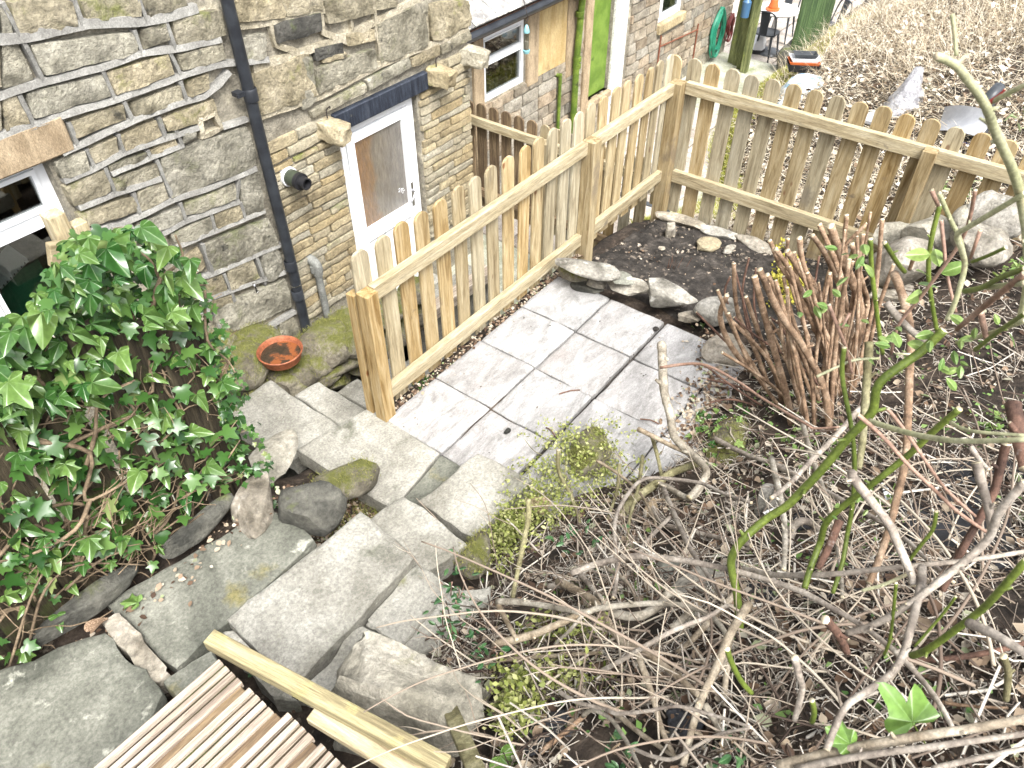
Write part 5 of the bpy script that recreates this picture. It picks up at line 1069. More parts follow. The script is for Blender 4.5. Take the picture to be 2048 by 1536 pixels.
# b) rose with long green thorny canes
rs = thing('rose_bush', 'sprawling rose with long smooth green canes in the right foreground', 'rose', Gp(1850, 1300))
G = [(([(1888,660),(1840,705),(1760,765)]+I2((800,20),(600,240),(400,480),(250,640),(100,790),(-60,890))+[(1490,1075),(1470,1100),(1462,1130),(1474,1190),(1480,1260)]), 9, 'stem_green', [1.75,1.85,2.0,2.1,2.15,2.2]),
 (I2((1520,-10),(1300,180),(1100,370),(800,610),(600,760),(430,920),(380,1080),(300,1290),(250,1460)), 7, 'stem_green', [1.6,1.75,1.9,2.0,2.0]),
 (I5((575,1290),(560,1536))+I2((640,180),(660,500),(640,800),(600,1020),(560,1250),(480,1500)), 5, 'stem_green', [1.9,2.0,2.1,2.1]),
 (I2((780,90),(1000,160),(1250,220),(1550,255),(2080,240)), 6, 'stem_light', [1.7,1.5,1.25]), (I2((1450,100),(1600,170),(2080,210)), 4, 'stem_light', [1.6,1.4]),
 (I2((2070,1230),(1850,1480))+I4((1700,240),(1450,430),(1250,570),(1130,615)), 8, 'stem_green', [1.35,1.45,1.6,1.7]),
 (I5((2060,25),(1800,180),(1600,300),(1500,370),(1540,500),(1560,640),(1490,900),(1420,1060)), 6, 'stem_light', [1.3,1.5,1.6,1.7]), (I5((1350,20),(1440,230),(1530,420),(1555,560)), 5, 'stem_light', [1.5,1.6]),
 (I5((1360,120),(1290,400),(1265,650),(1290,900),(1335,1150)), 5, 'stem_green', [1.8,2.0]), (I5((790,400),(800,650),(830,900),(860,1150),(890,1340)), 5, 'stem_green', [1.9,2.15]),
 (I5((2060,1070),(1750,1180),(1500,1250)), 5, 'stem_light', [1.4,1.7]), (I5((2060,1010),(1850,1150),(1650,1310)), 5, 'stem_green', [1.3,1.6]), (I5((2060,640),(1850,720),(1700,800),(1560,830)), 6, 'stem_green', [1.3,1.6]), (I5((2060,760),(1900,780),(1750,800)), 6, 'stem_light', [1.3,1.5]), (I5((350,1530),(560,1430),(680,1390),(860,1380)), 3, 'stem_light', [2.0,2.0]),
 (I5((1000,1340),(1200,1350)), 2.5, 'stem_light', [1.9,1.9]), (I2((1330,830),(1300,980),(1200,1110),(1100,1240)), 4, 'stem_green', [1.7,1.8]), (I2((1100,1340),(900,1430),(720,1480)), 4, 'stem_light', [1.75,1.8]), (I4((1000,20),(980,230),(950,480),(900,610)), 3.5, 'stem_green', [1.6,1.75]),
 (I4((1490,130),(1370,290),(1150,540)), 3, 'stem_green', [1.5,1.6]), (I3((1860,560),(1900,680),(1980,830),(2060,920)), 6, 'stem_green', [1.55,1.65]), (I4((310,980),(330,1080),(310,1160)), 6, 'stem_green', [1.45,1.5]), (I5((905,430),(960,520),(1020,610),(1070,670)), 5, 'stem_green', [2.3,2.5]), (I5((1900,470),(1750,540),(1620,590)), 4, 'stem_green', [1.5,1.6])]
for pts, r, m, dp_ in G: trace('cane', pts, r, m, rs, dep=dp_, rough=.015, taper=.9)
trace('cane', [(1873,112),(1911,130),(1934,158),(1958,189),(1976,222),(1986,252),(2002,287),(2018,322),(2032,358),(2045,405),(2056,480),(2058,560),(2045,640)], 9, 'stem_light', rs, dep=[1.05,1.15,1.3,1.45], rough=.05, taper=1.15)
trace('cane', [(1904,28),(1909,60),(1913,112)], 5, 'stem_light', rs, dep=[1.05,1.06], rough=.05); trace('cane', [(1980,205),(2010,190),(2060,165)], 6, 'stem_light', rs, dep=[1.2,1.1], rough=.05)
for pts, r, dp_ in [(I5((1650,0),(1590,280),(1500,470),(1350,680),(1200,880),(1020,1110),(960,1340)), 4, [1.5,1.9]), (I2((690,40),(900,230),(1100,450),(1300,640),(1500,830),(1740,1000)), 4.5, [1.6,1.75]), (I2((930,-10),(1080,180),(1230,400),(1400,640),(1650,870)), 4, [1.65,1.75]), (I5((2060,680),(1750,930),(1500,1140)), 7, [1.3,1.6]), (I5((1290,0),(1345,130)), 5, [1.6,1.62]), (I5((1370,250),(1390,440),(1420,700),(1490,1000)), 4, [1.7,1.75]), (I5((1690,330),(1610,560)), 4, [1.5,1.55]),
 (I5((450,940),(520,1120),(590,1290),(640,1500)), 4, [1.9,2.0]), (I5((620,1010),(560,1120)), 3, [1.9,1.9]), (I5((1690,1000),(1720,1130),(1740,1220)), 7, [1.5,1.55])]: trace('twig', pts, r, 'stem_pink', rs, dep=dp_, rough=.05, knots=False)
trace('red_bud', [(1980,204),(1996,192),(2010,178)], 5, 'red_plastic', rs, dep=[1.19,1.15], taper=.3, knots=False)
rd = random.Random(77)
LIME = [leaf_mesh('leaf', OVAL, MAT['ivy_pale'], .2, .3)]
for (px, py, d, s, n) in [(1720,505,1.9,.045,7), (1868,545,1.75,.06,6), (1780,700,1.95,.05,4), (1930,700,1.6,.036,5), (1895,745,1.6,.036,5), (1810,690,1.8,.06,3), (1960,660,1.6,.034,4), (1660,610,2.,.04,4), (1635,590,2.,.04,2), (1690,620,2.,.035,3), (1705,1010,1.9,.03,5), (1770,685,1.8,.05,2)]:
    for k in range(n):
        p = Dp(px+rd.gauss(0, 24), py+rd.gauss(0, 20), d+rd.uniform(-.04, .04)); put_leaf(rs, LIME, p, s*rd.uniform(.5, 1), tocam(p)*.7+Vector((rd.gauss(0, .5), rd.gauss(0, .5), .5)), (rd.gauss(0, 1), rd.gauss(0, 1), rd.gauss(0, .6)), rd)
# c) grey dead shrub at right
ds = thing('dead_shrub', 'leafless grey shrub with thick sawn stumps in the right foreground', 'shrub', Gp(1800, 1400))
for pts, r, m, dp_ in [(I2((1212,1285),(1210,1420))+I4((1190,100),(1130,350),(1060,600),(960,760),(800,880),(600,1020),(500,1200),(430,1390)), 8, 'bark_grey', [1.72,1.62,1.5,1.42]), (I2((2060,590),(1850,830),(1750,1060),(1500,1290))+I4((1100,200),(800,370),(600,430)), 8, 'bark_grey', [1.5,1.6,1.65,1.75]),
 (I2((640,520),(660,570),(800,750),(950,950),(1050,1180),(1120,1330),(1150,1440)), 9, 'bark_grey', [1.8,1.75,1.7]), (I5((985,690),(1030,800),(1090,1000),(1120,1200),(1110,1500))+I2((1090,250),(1060,500),(1000,750),(950,950),(870,1200),(780,1420)), 9, 'bark_brown', [2.5,2.3,2.1,2.0]), (I5((1130,480),(1140,560),(1110,650)), 5, 'bark_brown', [2.4,2.5]),
 (I4((1600,350),(1800,440),(2080,610)), 10, 'bark_grey', [1.3,1.2]), (I5((780,1250),(770,1400),(760,1560))+I2((740,60),(720,300),(690,480)), 9, 'bark_mossy', [2.1,2.05]), (I2((1960,-40),(2000,200),(2060,480)), 16, 'bark_red', [1.7,1.6]), (I2((1660,430),(1700,600),(1760,820),(1780,980)), 9, 'bark_grey', [1.6,1.6]), (I2((1610,300),(1700,430),(1760,490)), 5, 'bark_grey', [1.65,1.62]),
 (I2((1900,280),(1850,480),(1790,700),(1650,950),(1500,1230),(1380,1480)), 9, 'bark_red', [1.7,1.75,1.8]), (I5((920,930),(1050,1080),(1180,1200),(1290,1280)), 7, 'bark_grey', [2.1,2.0]), (I4((170,630),(210,800),(230,900),(170,1140)), 7, 'bark_grey', [1.45,1.55]), (I4((1880,620),(1920,760),(1900,980)), 8, 'bark_mossy', [1.45,1.5]), (I4((420,320),(520,430),(600,590)), 10, 'bark_red', [1.65,1.75]), (I2((540,900),(450,1120),(360,1300)), 9, 'bark_red', [2.0,2.0])]:
    trace('branch', pts, r, m, ds, dep=dp_, rough=.07)
# d) gnarled pale stump shrub in the middle foreground
ps = thing('gnarled_shrub', 'gnarled pale shrub with bent crooked limbs in the middle foreground', 'shrub', Gp(1380, 1480))
for pts, r, h in [(I3((2040,190),(1880,450),(1780,700),(1650,970),(1570,1230),(1500,1520)), 8, [.3,.2,.05]), (I3((1120,580),(1200,800),(1270,1020),(1330,1230),(1430,1440)), 6.5, [.15,.02]), (I3((650,880),(850,1020),(1000,1130),(1200,1290),(1430,1440)), 6, [.06,.02]), (I3((1950,80),(1750,300),(1560,500),(1450,590)), 6.5, [.12,.05]), (I3((930,270),(1120,295),(1290,215),(1380,110),(1470,115),(1550,240),(1480,330),(1400,390)), 8.5, [.12,.18,.1]),
 (I3((-20,170),(200,180),(450,220),(680,262),(800,230),(1100,195),(1400,190),(1600,230),(1750,310),(1850,440),(1860,560)), 6, [.2,.22,.2,.2]), (I3((-40,525),(250,450),(450,370),(690,262)), 8, [.14,.2]), (I3((480,5),(750,150),(850,290),(1000,500),(1150,565),(1400,740),(1640,950)), 7.5, [.1,.12,.12,.12]), (I3((680,280),(560,420),(450,520)), 4, [.2,.08]), (I3((-20,190),(80,380),(140,490)), 5, [.2,.16]), (I3((1760,760),(1850,650),(1900,450)), 5, [.1,.2]), (I3((1830,1030),(1850,800),(1890,600)), 6, [.02,.15]), (I3((1680,1020),(1780,1180),(1850,1300),(1850,1420)), 7, [.12,.02])]:
    trace('branch', pts, r, 'bark_pale', ps, h=h, rough=.09)
# e) split pale shrub near the patio corner
bs = thing('broken_shrub', 'torn pale shrub stump with shredded wood at the patio corner', 'shrub', Gp(1400, 950))
for pts, r, m, h in [([(1323,688),(1325,715)]+I1((1340,-200),(1360,-80),(1390,20),(1430,220),(1560,350),(1690,490),(1650,600),(1550,720)), 8.5, 'bark_pale', [.45,.38,.3,.2,.1]), (I1((1130,155),(1400,290),(1580,380),(1700,490)), 4.5, 'bark_pale', [.3,.15]), (I1((990,880),(1080,750),(1250,620),(1420,510),(1620,440)), 10, 'bark_mossy', [.04,.14]), (I1((1690,510),(1640,640),(1550,720),(1380,640),(1200,560)), 6.5, 'bark_pale', [.12,.08]),
 (I1((1240,195),(1290,380),(1325,545)), 4.5, 'bark_mossy', [.25,.05]), (I1((1170,380),(1130,650),(1060,900),(1040,1170)), 4, 'bark_mossy', [.3,.02]), (I1((980,440),(960,650),(880,900)), 4, 'bark_mossy', [.25,.03]), (I1((480,325),(480,500),(580,700),(660,930)), 4.5, 'bark_mossy', [.4,.03]), (I1((235,735),(230,900),(190,1100),(130,1400),(100,1560)), 6, 'bark_mossy', [.5,.3,.05]), (I1((1250,740),(1400,735),(1540,720)), 3, 'bark_pale', [.06,.06]), (I1((640,1320),(740,1440),(850,1560)), 5.5, 'bark_grey', [.1,.06])]:
    trace('branch', pts, r, m, bs, h=h, rough=.08)
# f) prunings lying loose on the slope
PR = [('long smooth grey pruning crossing the whole right foreground downhill', I1((590,1335),(800,1260),(1080,1200),(1400,1220),(1700,1270),(2048,1350))+I4((200,80),(500,240),(750,390),(1000,590),(1200,800),(1350,1000),(1470,1220)), 6, 'bark_grey', [.3,.35,.35,.3,.2]),
 ('straight grey pruning running level to the right edge', I2((-260,1300),(0,1350),(400,1350),(800,1310),(1200,1270),(1600,1230),(2080,1155)), 5.5, 'bark_grey', [.25,.4,.45,.45]),
 ('thick pale pruning along the very bottom right edge', I4((40,1520),(500,1410),(1000,1310),(1500,1230),(2080,1130)), 10, 'bark_pale', [.2,.3,.35]),
 ('second pruning along the bottom right edge, below the thick one', I4((180,1545),(700,1440),(1300,1360),(2080,1250)), 7, 'bark_grey', [.22,.3,.32]),
 ('third thin dark pruning in the bottom right corner', I4((1300,1545),(1600,1470),(2080,1370)), 6, 'bark_grey', [.25,.3]),
 ('red-brown pruning flecked with white lichen at right', I4((1100,660),(1400,645),(1700,600),(1950,545),(2080,500)), 6.5, 'bark_red', [.06,.1]),
 ('rusty brown pruning below the lichen-flecked one', I4((1380,1000),(1600,1030),(1920,1045)), 4, 'bark_brown', [.05,.05]),
 ('slim grey pruning rising diagonally behind the gnarled shrub', I3((830,745),(1050,620),(1400,420),(1700,300),(1850,210),(1960,230)), 5, 'bark_grey', [.1,.3,.2]),
 ('wavy thin pruning across the gnarled shrub limbs', I3((490,915),(640,1000),(850,1050),(960,1090),(1200,1070),(1450,1030),(1700,1090),(1900,1150),(2060,1205)), 4, 'bark_grey', [.12,.2,.25]),
 ('hooked thin pruning bending down in the middle foreground', I3((680,1110),(760,1060),(900,1130),(1000,1260),(1080,1400),(1150,1545)), 4.5, 'bark_pale', [.08,.15]),
 ('thin arching pruning at the base of the gnarled shrub', I3((1050,1360),(1250,1440),(1420,1462),(1600,1360),(1800,1260),(2060,1205)), 4, 'bark_grey', [.06,.12]),
 ('thick brown split pruning lying near the black cloth', I3((330,1410),(560,1220),(700,1100)), 6, 'bark_brown', [.03,.06]),
 ('dark reddish pruning lying level above the yellow weeds', I3((20,650),(400,620),(840,590)), 4.5, 'bark_pale', [.08,.06]),
 ('dark grey pruning slanting behind the green rose cane', I2((700,-10),(500,220),(300,420),(130,600),(-20,720)), 5.5, 'bark_grey', [.4,.45]),
 ('long pale pruning slanting down across the weed cloth', I2((-20,440),(300,600),(650,790),(1000,1000),(1250,1220),(1470,1410)), 5, 'bark_grey', [.12,.15]),
 ('pale upright pruning left of the lime-green cane', I2((230,90),(300,350),(420,700),(480,950),(540,1250),(560,1536)), 5, 'bark_pale', [.25,.1]),
 ('knobbly pale pruning standing at the slope middle', I2((-20,400),(60,750),(90,1000),(80,1310)), 6, 'bark_pale', [.3,.15]),
 ('thin arching brown twig reaching over the patio edge', [(1320,735),(1400,728),(1470,760),(1530,800),(1612,848)]+I2((330,150),(540,140)), 3.2, 'stem_pink', [.5,.5,.4]),
 ('dark forked pruning in front of the lime bush', I1((930,1540),(960,1300),(940,920),(1040,700),(1170,570),(1350,560),(1650,600),(1820,680),(2060,760)), 4, 'bark_grey', [.15,.4,.35,.3]),
 ('straight brown pruning slanting right of the broken shrub', I1((1340,650),(1430,860),(1550,1120),(1700,1350),(1830,1560)), 5, 'bark_grey', [.2,.15]),
 ('grey pruning lying from the broken shrub to the green cane', I1((1230,740),(1320,920),(1500,980),(1800,1050),(2060,1110)), 5.5, 'bark_grey', [.04,.08]),
 ('pair-forked dark pruning lying left of the slate lump', I1((960,1480),(1100,1260),(1200,1080),(1390,880)), 5, 'bark_grey', [.03,.08]),
 ('pale bare pruning pointing at the patio corner', I1((790,415),(950,510),(1130,660),(1240,840),(1290,980)), 3, 'bark_pale', [.25,.05]),
 ('cut pale log end lying beside the dark-leaved sprig', I3((400,50),(520,45),(640,90)), 6, 'bark_grey', [.08,.08]),
 ('curving brown pruning below the dark forked one', I1((750,1230),(880,1300),(1010,1380),(1080,1470),(1130,1600)), 4, 'bark_pale', [.12,.08]),
 ('grey pruning entering beside the moss-edged patio stone', I1((1760,235),(1900,310),(2060,380))+I2((60,460),(180,540)), 5, 'bark_grey', [.08,.1]),
 ('bent pruning beside the large ivy leaf', I4((420,1390),(470,1220),(590,1030),(850,910)), 4, 'bark_grey', [.08,.14]),
 ('pale looped root arching over the slope', I2((120,1130),(150,970),(230,910),(330,940),(400,1010)), 8, 'bark_grey', [.02,.12,.02])]
for lb, pts, r, m, h in PR: trace('pruning', pts, r, m, None, h=h, label=lb, cat='branch', group='prunings lying on the slope')

# ------------------------------------------------------------------ neighbours' yard: posts, planks, table and chairs
FZ = -1.965
gp0 = Zp(1486, 140, -1.5)
nf = thing('plank_screen', 'mossy green plank screen at the end of the cottage wall', 'fence', gp0)
for k, (dx, dy, w, h) in enumerate([(0, .06, .10, 1.9), (.1, .17, .10, 1.9), (.15, .28, .10, 1.85)]):
    link('plank', plank_mesh('plank', w, .035, h, MAT['green_timber']), nf, loc=(gp0[0]+dx, gp0[1]+dy, -1.5), rot=(R(1.5), 0, R(86)))
link('post', plank_mesh('post', .1, .1, 2., MAT['green_timber']), nf, loc=(gp0[0]-.06, gp0[1]-.04, -1.5))
b = MB(); q = Xp(1492, 18, gp0[0]-.15); b.lathe([(0, -.12), (.06, -.11), (.065, .1), (.03, .14), (0, .14)], q, 12); tag(link('wall_lantern', b.mesh('wall_lantern', plain('lantern_blue', (.05, .12, .22), .4), angle=40)), 'small dark blue lantern hung on the plank screen', 'lantern')
g1 = Zp(1588, 92, -1.1)
nf2 = thing('plank_screen', 'dark green board fence right of the round table by the mossy bank', 'fence', g1)
for k in range(7):
    link('plank', plank_mesh('plank', .15, .03, 1.7, pmat('dark_green_timber', [(.3, (.03, .06, .02)), (.7, (.085, .14, .05))], 3., (9, 9, .8), bump=.4, var=.25) if k == 0 else MAT['dark_green_timber']), nf2, loc=(g1[0]+.16*k, g1[1]-.02*k, -1.3), rot=(0, 0, R(-8)))
tp = (Zp(1545, 90, FZ)+Zp(1548, 32, FZ+.73))/2; tp[2] = FZ; ct = tp+np.array([-.38, -.02, 0])
tb = thing('round_table', 'round pale bistro table in the neighbouring yard', 'table', tp)
b = MB(); b.lathe([(0, .70), (.36, .70), (.37, .715), (.37, .725), (.36, .735), (0, .735)], tp, 32); link('table_top', b.mesh('table_top', MAT['table_white'], angle=40), tb)
b = MB(); b.lathe([(.03, 0), (.03, .70)], tp, 12); link('pedestal', b.mesh('pedestal', MAT['table_white'], angle=40), tb)
b = MB(); b.lathe([(.22, 0), (.2, .03), (.03, .05)], tp, 16); link('base', b.mesh('base', MAT['chair_metal'], angle=40), tb)
pp = tp+np.array([-.12, .05, .736]); t = thing('flower_pot', 'small upturned terracotta flower pot on its saucer on the round table', 'flower pot', pp)
b = MB(); b.lathe([(0, 0), (.11, 0), (.12, .03), (.10, .035), (0, .035)], pp, 18); link('pot_saucer', b.mesh('pot_saucer', MAT['orange'], angle=40), t); b = MB(); b.lathe([(.085, .036), (.085, .07), (.08, .07), (.055, .17), (0, .17)], pp, 18); link('pot', b.mesh('pot', MAT['orange'], angle=40), t)
def chair(p, yaw, label):
    t = thing('metal_chair', label, 'chair', p, 'grey metal bistro chairs'); c, s = math.cos(yaw), math.sin(yaw)
    T = lambda x, y, z: (p[0]+c*x-s*y, p[1]+s*x+c*y, p[2]+z)          # +x is the way the chair faces
    b = MB(); n = 20; ring = [T(.20*math.copysign(abs(math.cos(a))**.6, math.cos(a)), .20*math.copysign(abs(math.sin(a))**.6, math.sin(a)), .45) for a in np.linspace(0, 2*math.pi, n+1)[:-1]]
    b.add(ring+[(x, y, z+.02) for x, y, z in ring], [(k, (k+1) % n, n+(k+1) % n, n+k) for k in range(n)]+[tuple(range(n))[::-1], tuple(range(n, 2*n))]); link('seat', b.mesh('seat', MAT['chair_metal']), t)
    for sx, sy in ((1, 1), (1, -1), (-1, 1), (-1, -1)):
        b = MB(); b.add([T(sx*.14, sy*.17, .45), T(sx*.19, sy*.17, .45), T(sx*.19, sy*.14, .45), T(sx*.14, sy*.14, .45), T(sx*.225, sy*.215, 0), T(sx*.245, sy*.215, 0), T(sx*.245, sy*.195, 0), T(sx*.225, sy*.195, 0)], [(0,1,2,3),(7,6,5,4),(0,4,5,1),(1,5,6,2),(2,6,7,3),(3,7,4,0)]); link('leg', b.mesh('leg', MAT['chair_metal']), t)
    b = MB(); b.tube([T(-.16, -.19, .45), T(-.22, -.20, .66), T(-.25, -.17, .80), T(-.26, -.08, .85), T(-.26, .08, .85), T(-.25, .17, .80), T(-.22, .20, .66), T(-.16, .19, .45)], .013, 7, 3); link('back_frame', b.mesh('back_frame', MAT['chair_metal'], angle=50), t)
    b = MB(); b.add([T(-.19, -.065, .46), T(-.19, .065, .46), T(-.262, .075, .86), T(-.262, -.075, .86), T(-.18, -.065, .46), T(-.18, .065, .46), T(-.25, .075, .86), T(-.25, -.075, .86)], [(0,1,2,3),(7,6,5,4),(0,4,5,1),(1,5,6,2),(2,6,7,3),(3,7,4,0)]); link('back_splat', b.mesh('back_splat', MAT['chair_metal']), t)
chair(ct, R(3), 'grey metal chair nearest, its back to the camera at the round table')
chair(tp+np.array([.75, .15, 0]), R(185), 'grey metal chair facing the camera beyond the round table')
chair(tp+np.array([.55, -.75, 0]), R(140), 'grey metal chair beside the dark green board fence')
p = Zp(1513, 103, FZ); t = thing('white_lamp', 'white angular garden lamp on a black base by the plank screen', 'lamp', p)
b = MB(); b.lathe([(.13, .06), (.14, .16), (.10, .28), (.0, .36)], p, 6); link('hood', b.mesh('hood', MAT['white_plastic']), t); b = MB(); b.lathe([(0, 0), (.15, 0), (.15, .05), (.12, .061), (0, .061)], p, 12); link('base', b.mesh('base', MAT['rubber']), t)
rock('rock', 'dark mossy block where the bank wall meets the yard paving', 'rock', Zp(1572, 118, -1.35), (.30, .2, .36), 95, 'dark_rock', 0, 6)

# ------------------------------------------------------------------ things left on the bank
p = Gp(1600, 152, .03); t = thing('plant_trays', 'black and orange seed trays nested on the blue bag', 'trays', p)
def tray(z, l, w, h, mat, yaw, name='tray'):
    b = MB(); c, s = math.cos(yaw), math.sin(yaw); T = lambda x, y, zz: (p[0]+c*x-s*y, p[1]+s*x+c*y, p[2]+zz)
    o = [(-l/2, -w/2), (l/2, -w/2), (l/2, w/2), (-l/2, w/2)]; k = .82; vs = [T(x, y, z+h) for x, y in o]+[T(x*k, y*k, z) for x, y in o]+[T(x*.95, y*.92, z+h) for x, y in o]+[T(x*k*.95, y*k*.92, z+.012) for x, y in o]
    b.add(vs, [(i, (i+1) % 4, 4+(i+1) % 4, 4+i) for i in range(4)]+[(i, 8+i, 8+(i+1) % 4, (i+1) % 4) for i in range(4)]+[(8+i, 12+i, 12+(i+1) % 4, 8+(i+1) % 4) for i in range(4)]+[(4, 5, 6, 7), (15, 14, 13, 12)])
    link(name, b.mesh(name, mat), t)
tray(.08, .42, .24, .10, MAT['rubber'], R(-62)); tray(.15, .40, .22, .06, MAT['orange'], R(-58)); tray(.205, .38, .2, .05, MAT['white_plastic'], R(-58)); tray(.25, .3, .16, .05, MAT['chair_metal'], R(-58))
def drape_bag(name, label, cat, mat, px, py, w, d, h, seed, tall=False):
    p = Gp(px, py, 0.); b = MB(); n = 22; m = 10; vs = []
    for j in range(m+1):
        f = j/m
        for k in range(n):
            a = 2*math.pi*k/n; r = (1-f**1.6)**.6 if not tall else (1-.80*f**.8)
            rr = r*(1+.25*noise.noise((math.cos(a)*1.6, math.sin(a)*1.6+seed, f*3))+.12*noise.noise((math.cos(a)*5, math.sin(a)*5, f*6+seed)))
            x, y = p[0]+w*rr*math.cos(a)+(.10*f if tall else 0), p[1]+d*rr*math.sin(a)-(.04*f if tall else 0); vs.append((x, y, max(float(ground(x, y))*(1-f)+p[2]*f, p[2]*f+float(ground(x, y))*(1-f))+h*f-.01))
    fs = [(j*n+k, j*n+(k+1) % n, (j+1)*n+(k+1) % n, (j+1)*n+k) for j in range(m) for k in range(n)]+[tuple(range(m*n, (m+1)*n))]; b.add(vs, fs)
    tag(link(name, b.mesh(name, MAT[mat], smooth=True)), label, cat)
drape_bag('compost_bag', 'crumpled blue and white plastic bag under the seed trays', 'bag', 'blue_bag', 1602, 175, .32, .26, .17, 3); drape_bag('compost_bag', 'crumpled end of the blue and white bag lying nearest the fence', 'bag', 'blue_bag', 1580, 205, .2, .16, .10, 6)
drape_bag('plastic_sack', 'clear crumpled plastic sack standing upright on the bank', 'sack', 'clear_bag', 1800, 212, .30, .2, .40, 9, True)
p = Gp(1900, 245, .0); t = thing('garden_tub', 'grey plastic tub lying tipped over behind the side fence', 'tub', p)
def sheet(P4, th, mat, name, bow=.06):
    b = MB(); Q = [Vector(q) for q in P4]; n = 8; nr = (Q[1]-Q[0]).cross(Q[3]-Q[0]).normalized(); vs = []
    for off in (0, th):
        for i in range(n+1):
            for j in range(n+1):
                u, v = i/n, j/n; q = (Q[0]*(1-u)+Q[1]*u)*(1-v)+(Q[3]*(1-u)+Q[2]*u)*v; vs.append(q+nr*(bow*(4*u*(1-u)-1)+off+bow*.6*(1-4*v*(1-v))))
    N1 = (n+1)**2; fs = []
    for i in range(n):
        for j in range(n):
            a = i*(n+1)+j; fs += [(a, a+1, a+n+2, a+n+1), (N1+a, N1+a+n+1, N1+a+n+2, N1+a+1)]
    for i in range(n):
        for a, c in ((i, i+1), ((n)*(n+1)+i, n*(n+1)+i+1), (i*(n+1), (i+1)*(n+1)), (i*(n+1)+n, (i+1)*(n+1)+n)): fs.append((a, c, N1+c, N1+a))
    b.add(vs, fs); return link(name, b.mesh(name, mat, angle=50), t)
sheet([Gp(1862, 262, .02), Gp(1955, 272, .10), Gp(1985, 222, .22), Gp(1888, 212, .14)], .008, MAT['grey_plastic'], 'tub_side', .05); sheet([Gp(1935, 282, .02), Gp(1975, 268, .02), Gp(1990, 205, .2), Gp(1962, 208, .22)], .01, MAT['pipe_black'], 'tub_base', .02)
b = MB(); b.tube([Gp(1972, 205, .25), Gp(1985, 190, .3), Gp(1998, 176, .32)], .06, 10); link('tub_handle', b.mesh('tub_handle', MAT['chair_metal'], smooth=True), t)
t = tag(bevel_box('plastic_tray', tuple(Gp(1752, 246, .0)+np.array([-.1, -.13, 0])), tuple(Gp(1752, 246, .0)+np.array([.14, .13, .05])), MAT['grey_plastic'], None, .01), 'flat grey plastic tray on the bank behind the pickets', 'tray')
b = MB(); b.tube([Gp(1880, 290, .03), Gp(1915, 284, .03), Gp(1970, 300, .03)], .012, 6); tag(link('tool_handle', b.mesh('tool_handle', plain('tool_navy', (.03, .03, .1), .4), smooth=True)), 'dark blue tool handle lying below the tipped tub', 'tool')

# ------------------------------------------------------------------ black weed cloth, plant labels
def cloth(label, quad, seed, n=18, lift=.014):
    vs = []; Q = [np.array(q, float) for q in quad]
    for i in range(n+1):
        for j in range(n+1):
            u, v = i/n, j/n; wob = 10*noise.noise((u*4, v*4, seed)) if 0 < i < n and 0 < j < n else 16*noise.noise((u*5, v*5, seed))
            q = (Q[0]*(1-u)+Q[1]*u)*(1-v)+(Q[3]*(1-u)+Q[2]*u)*v+wob
            g = Gp(q[0], q[1], lift); vs.append((g[0], g[1], g[2]+.022*noise.noise((g[0]*7, g[1]*7, seed))+.012*abs(noise.noise((g[0]*20, g[1]*12, seed)))))
    fs = [(i*(n+1)+j, i*(n+1)+j+1, (i+1)*(n+1)+j+1, (i+1)*(n+1)+j) for i in range(n) for j in range(n)]
    me = bpy.data.meshes.new('weed_cloth'); me.from_pydata(vs, [], fs); me.materials.append(MAT['black_cloth']); me.polygons.foreach_set('use_smooth', [True]*len(fs)); me.update()
    o = link('weed_cloth', me); md = o.modifiers.new('thick', 'SOLIDIFY'); md.thickness = .004; tag(o, label, 'weed cloth')
cloth('wide black weed cloth sheet showing through the twigs at right', [(1795,1015),(1985,960),(2070,1150),(1830,1120)], 1); cloth('long rolled strip of black weed cloth across the slope', [(1470,1165),(1800,1105),(1960,1150),(1500,1215)], 2); cloth('small black weed cloth scrap near the red-barked stub', [(1850,925),(1960,915),(1950,960),(1870,985)], 3)
cloth('black weed cloth patch at the bottom beside the batten', [(1020,1470),(1130,1415),(1180,1450),(1050,1510)], 4); cloth('black weed cloth patch under the gnarled shrub base', [(1330,1420),(1420,1400),(1400,1470),(1340,1480)], 5); cloth('black weed cloth below the two ivy leaves, bottom right', [(1590,1465),(1720,1440),(1760,1490),(1620,1510)], 6); cloth('black weed cloth corner beside the plant label', [(1900,900),(2050,925),(2060,960),(1920,940)], 7); cloth('dark weed cloth edge left of the plant label', [(1590,1030),(1660,1000),(1650,1060),(1580,1060)], 8)
def tagplate(label, px0, py0, px1, py1, w, band):
    a, c = Gp(px1, py1, .0), Gp(px0, py0, .06); t = thing('plant_label', label, 'plant label', a); A, C_ = Vector(a), Vector(c); n = (tocam(a)-(C_-A)*0); d = (C_-A).normalized(); r_ = d.cross(n).normalized(); up_ = r_.cross(d).normalized()*.002
    def plate(f0, f1, nm, m, o): 
        b = MB(); p0, p1 = A.lerp(C_, f0), A.lerp(C_, f1); b.add([p0-r_*w+o, p0+r_*w+o, p1+r_*w+o, p1-r_*w+o, p0-r_*w+o-up_, p0+r_*w+o-up_, p1+r_*w+o-up_, p1-r_*w+o-up_], [(0,1,2,3),(7,6,5,4),(0,4,5,1),(1,5,6,2),(2,6,7,3),(3,7,4,0)]); link(nm, b.mesh(nm, m), t)
    plate(0, 1, 'plate', MAT['white_plastic'], Vector((0, 0, 0)))
    if band:
        plate(.66, .70, 'print_band', MAT['rubber'], up_*1.2)
        for k in range(5): plate(.76+.035*k, .775+.035*k, 'print_line', MAT['chair_metal'], up_*1.2)
tagplate('white printed plant label stuck upright in the slope at right', 1768, 965, 1782, 1018, .011, True); tagplate('blank white plant label lying left of the green cane', 1530, 1030, 1565, 1015, .014, False)

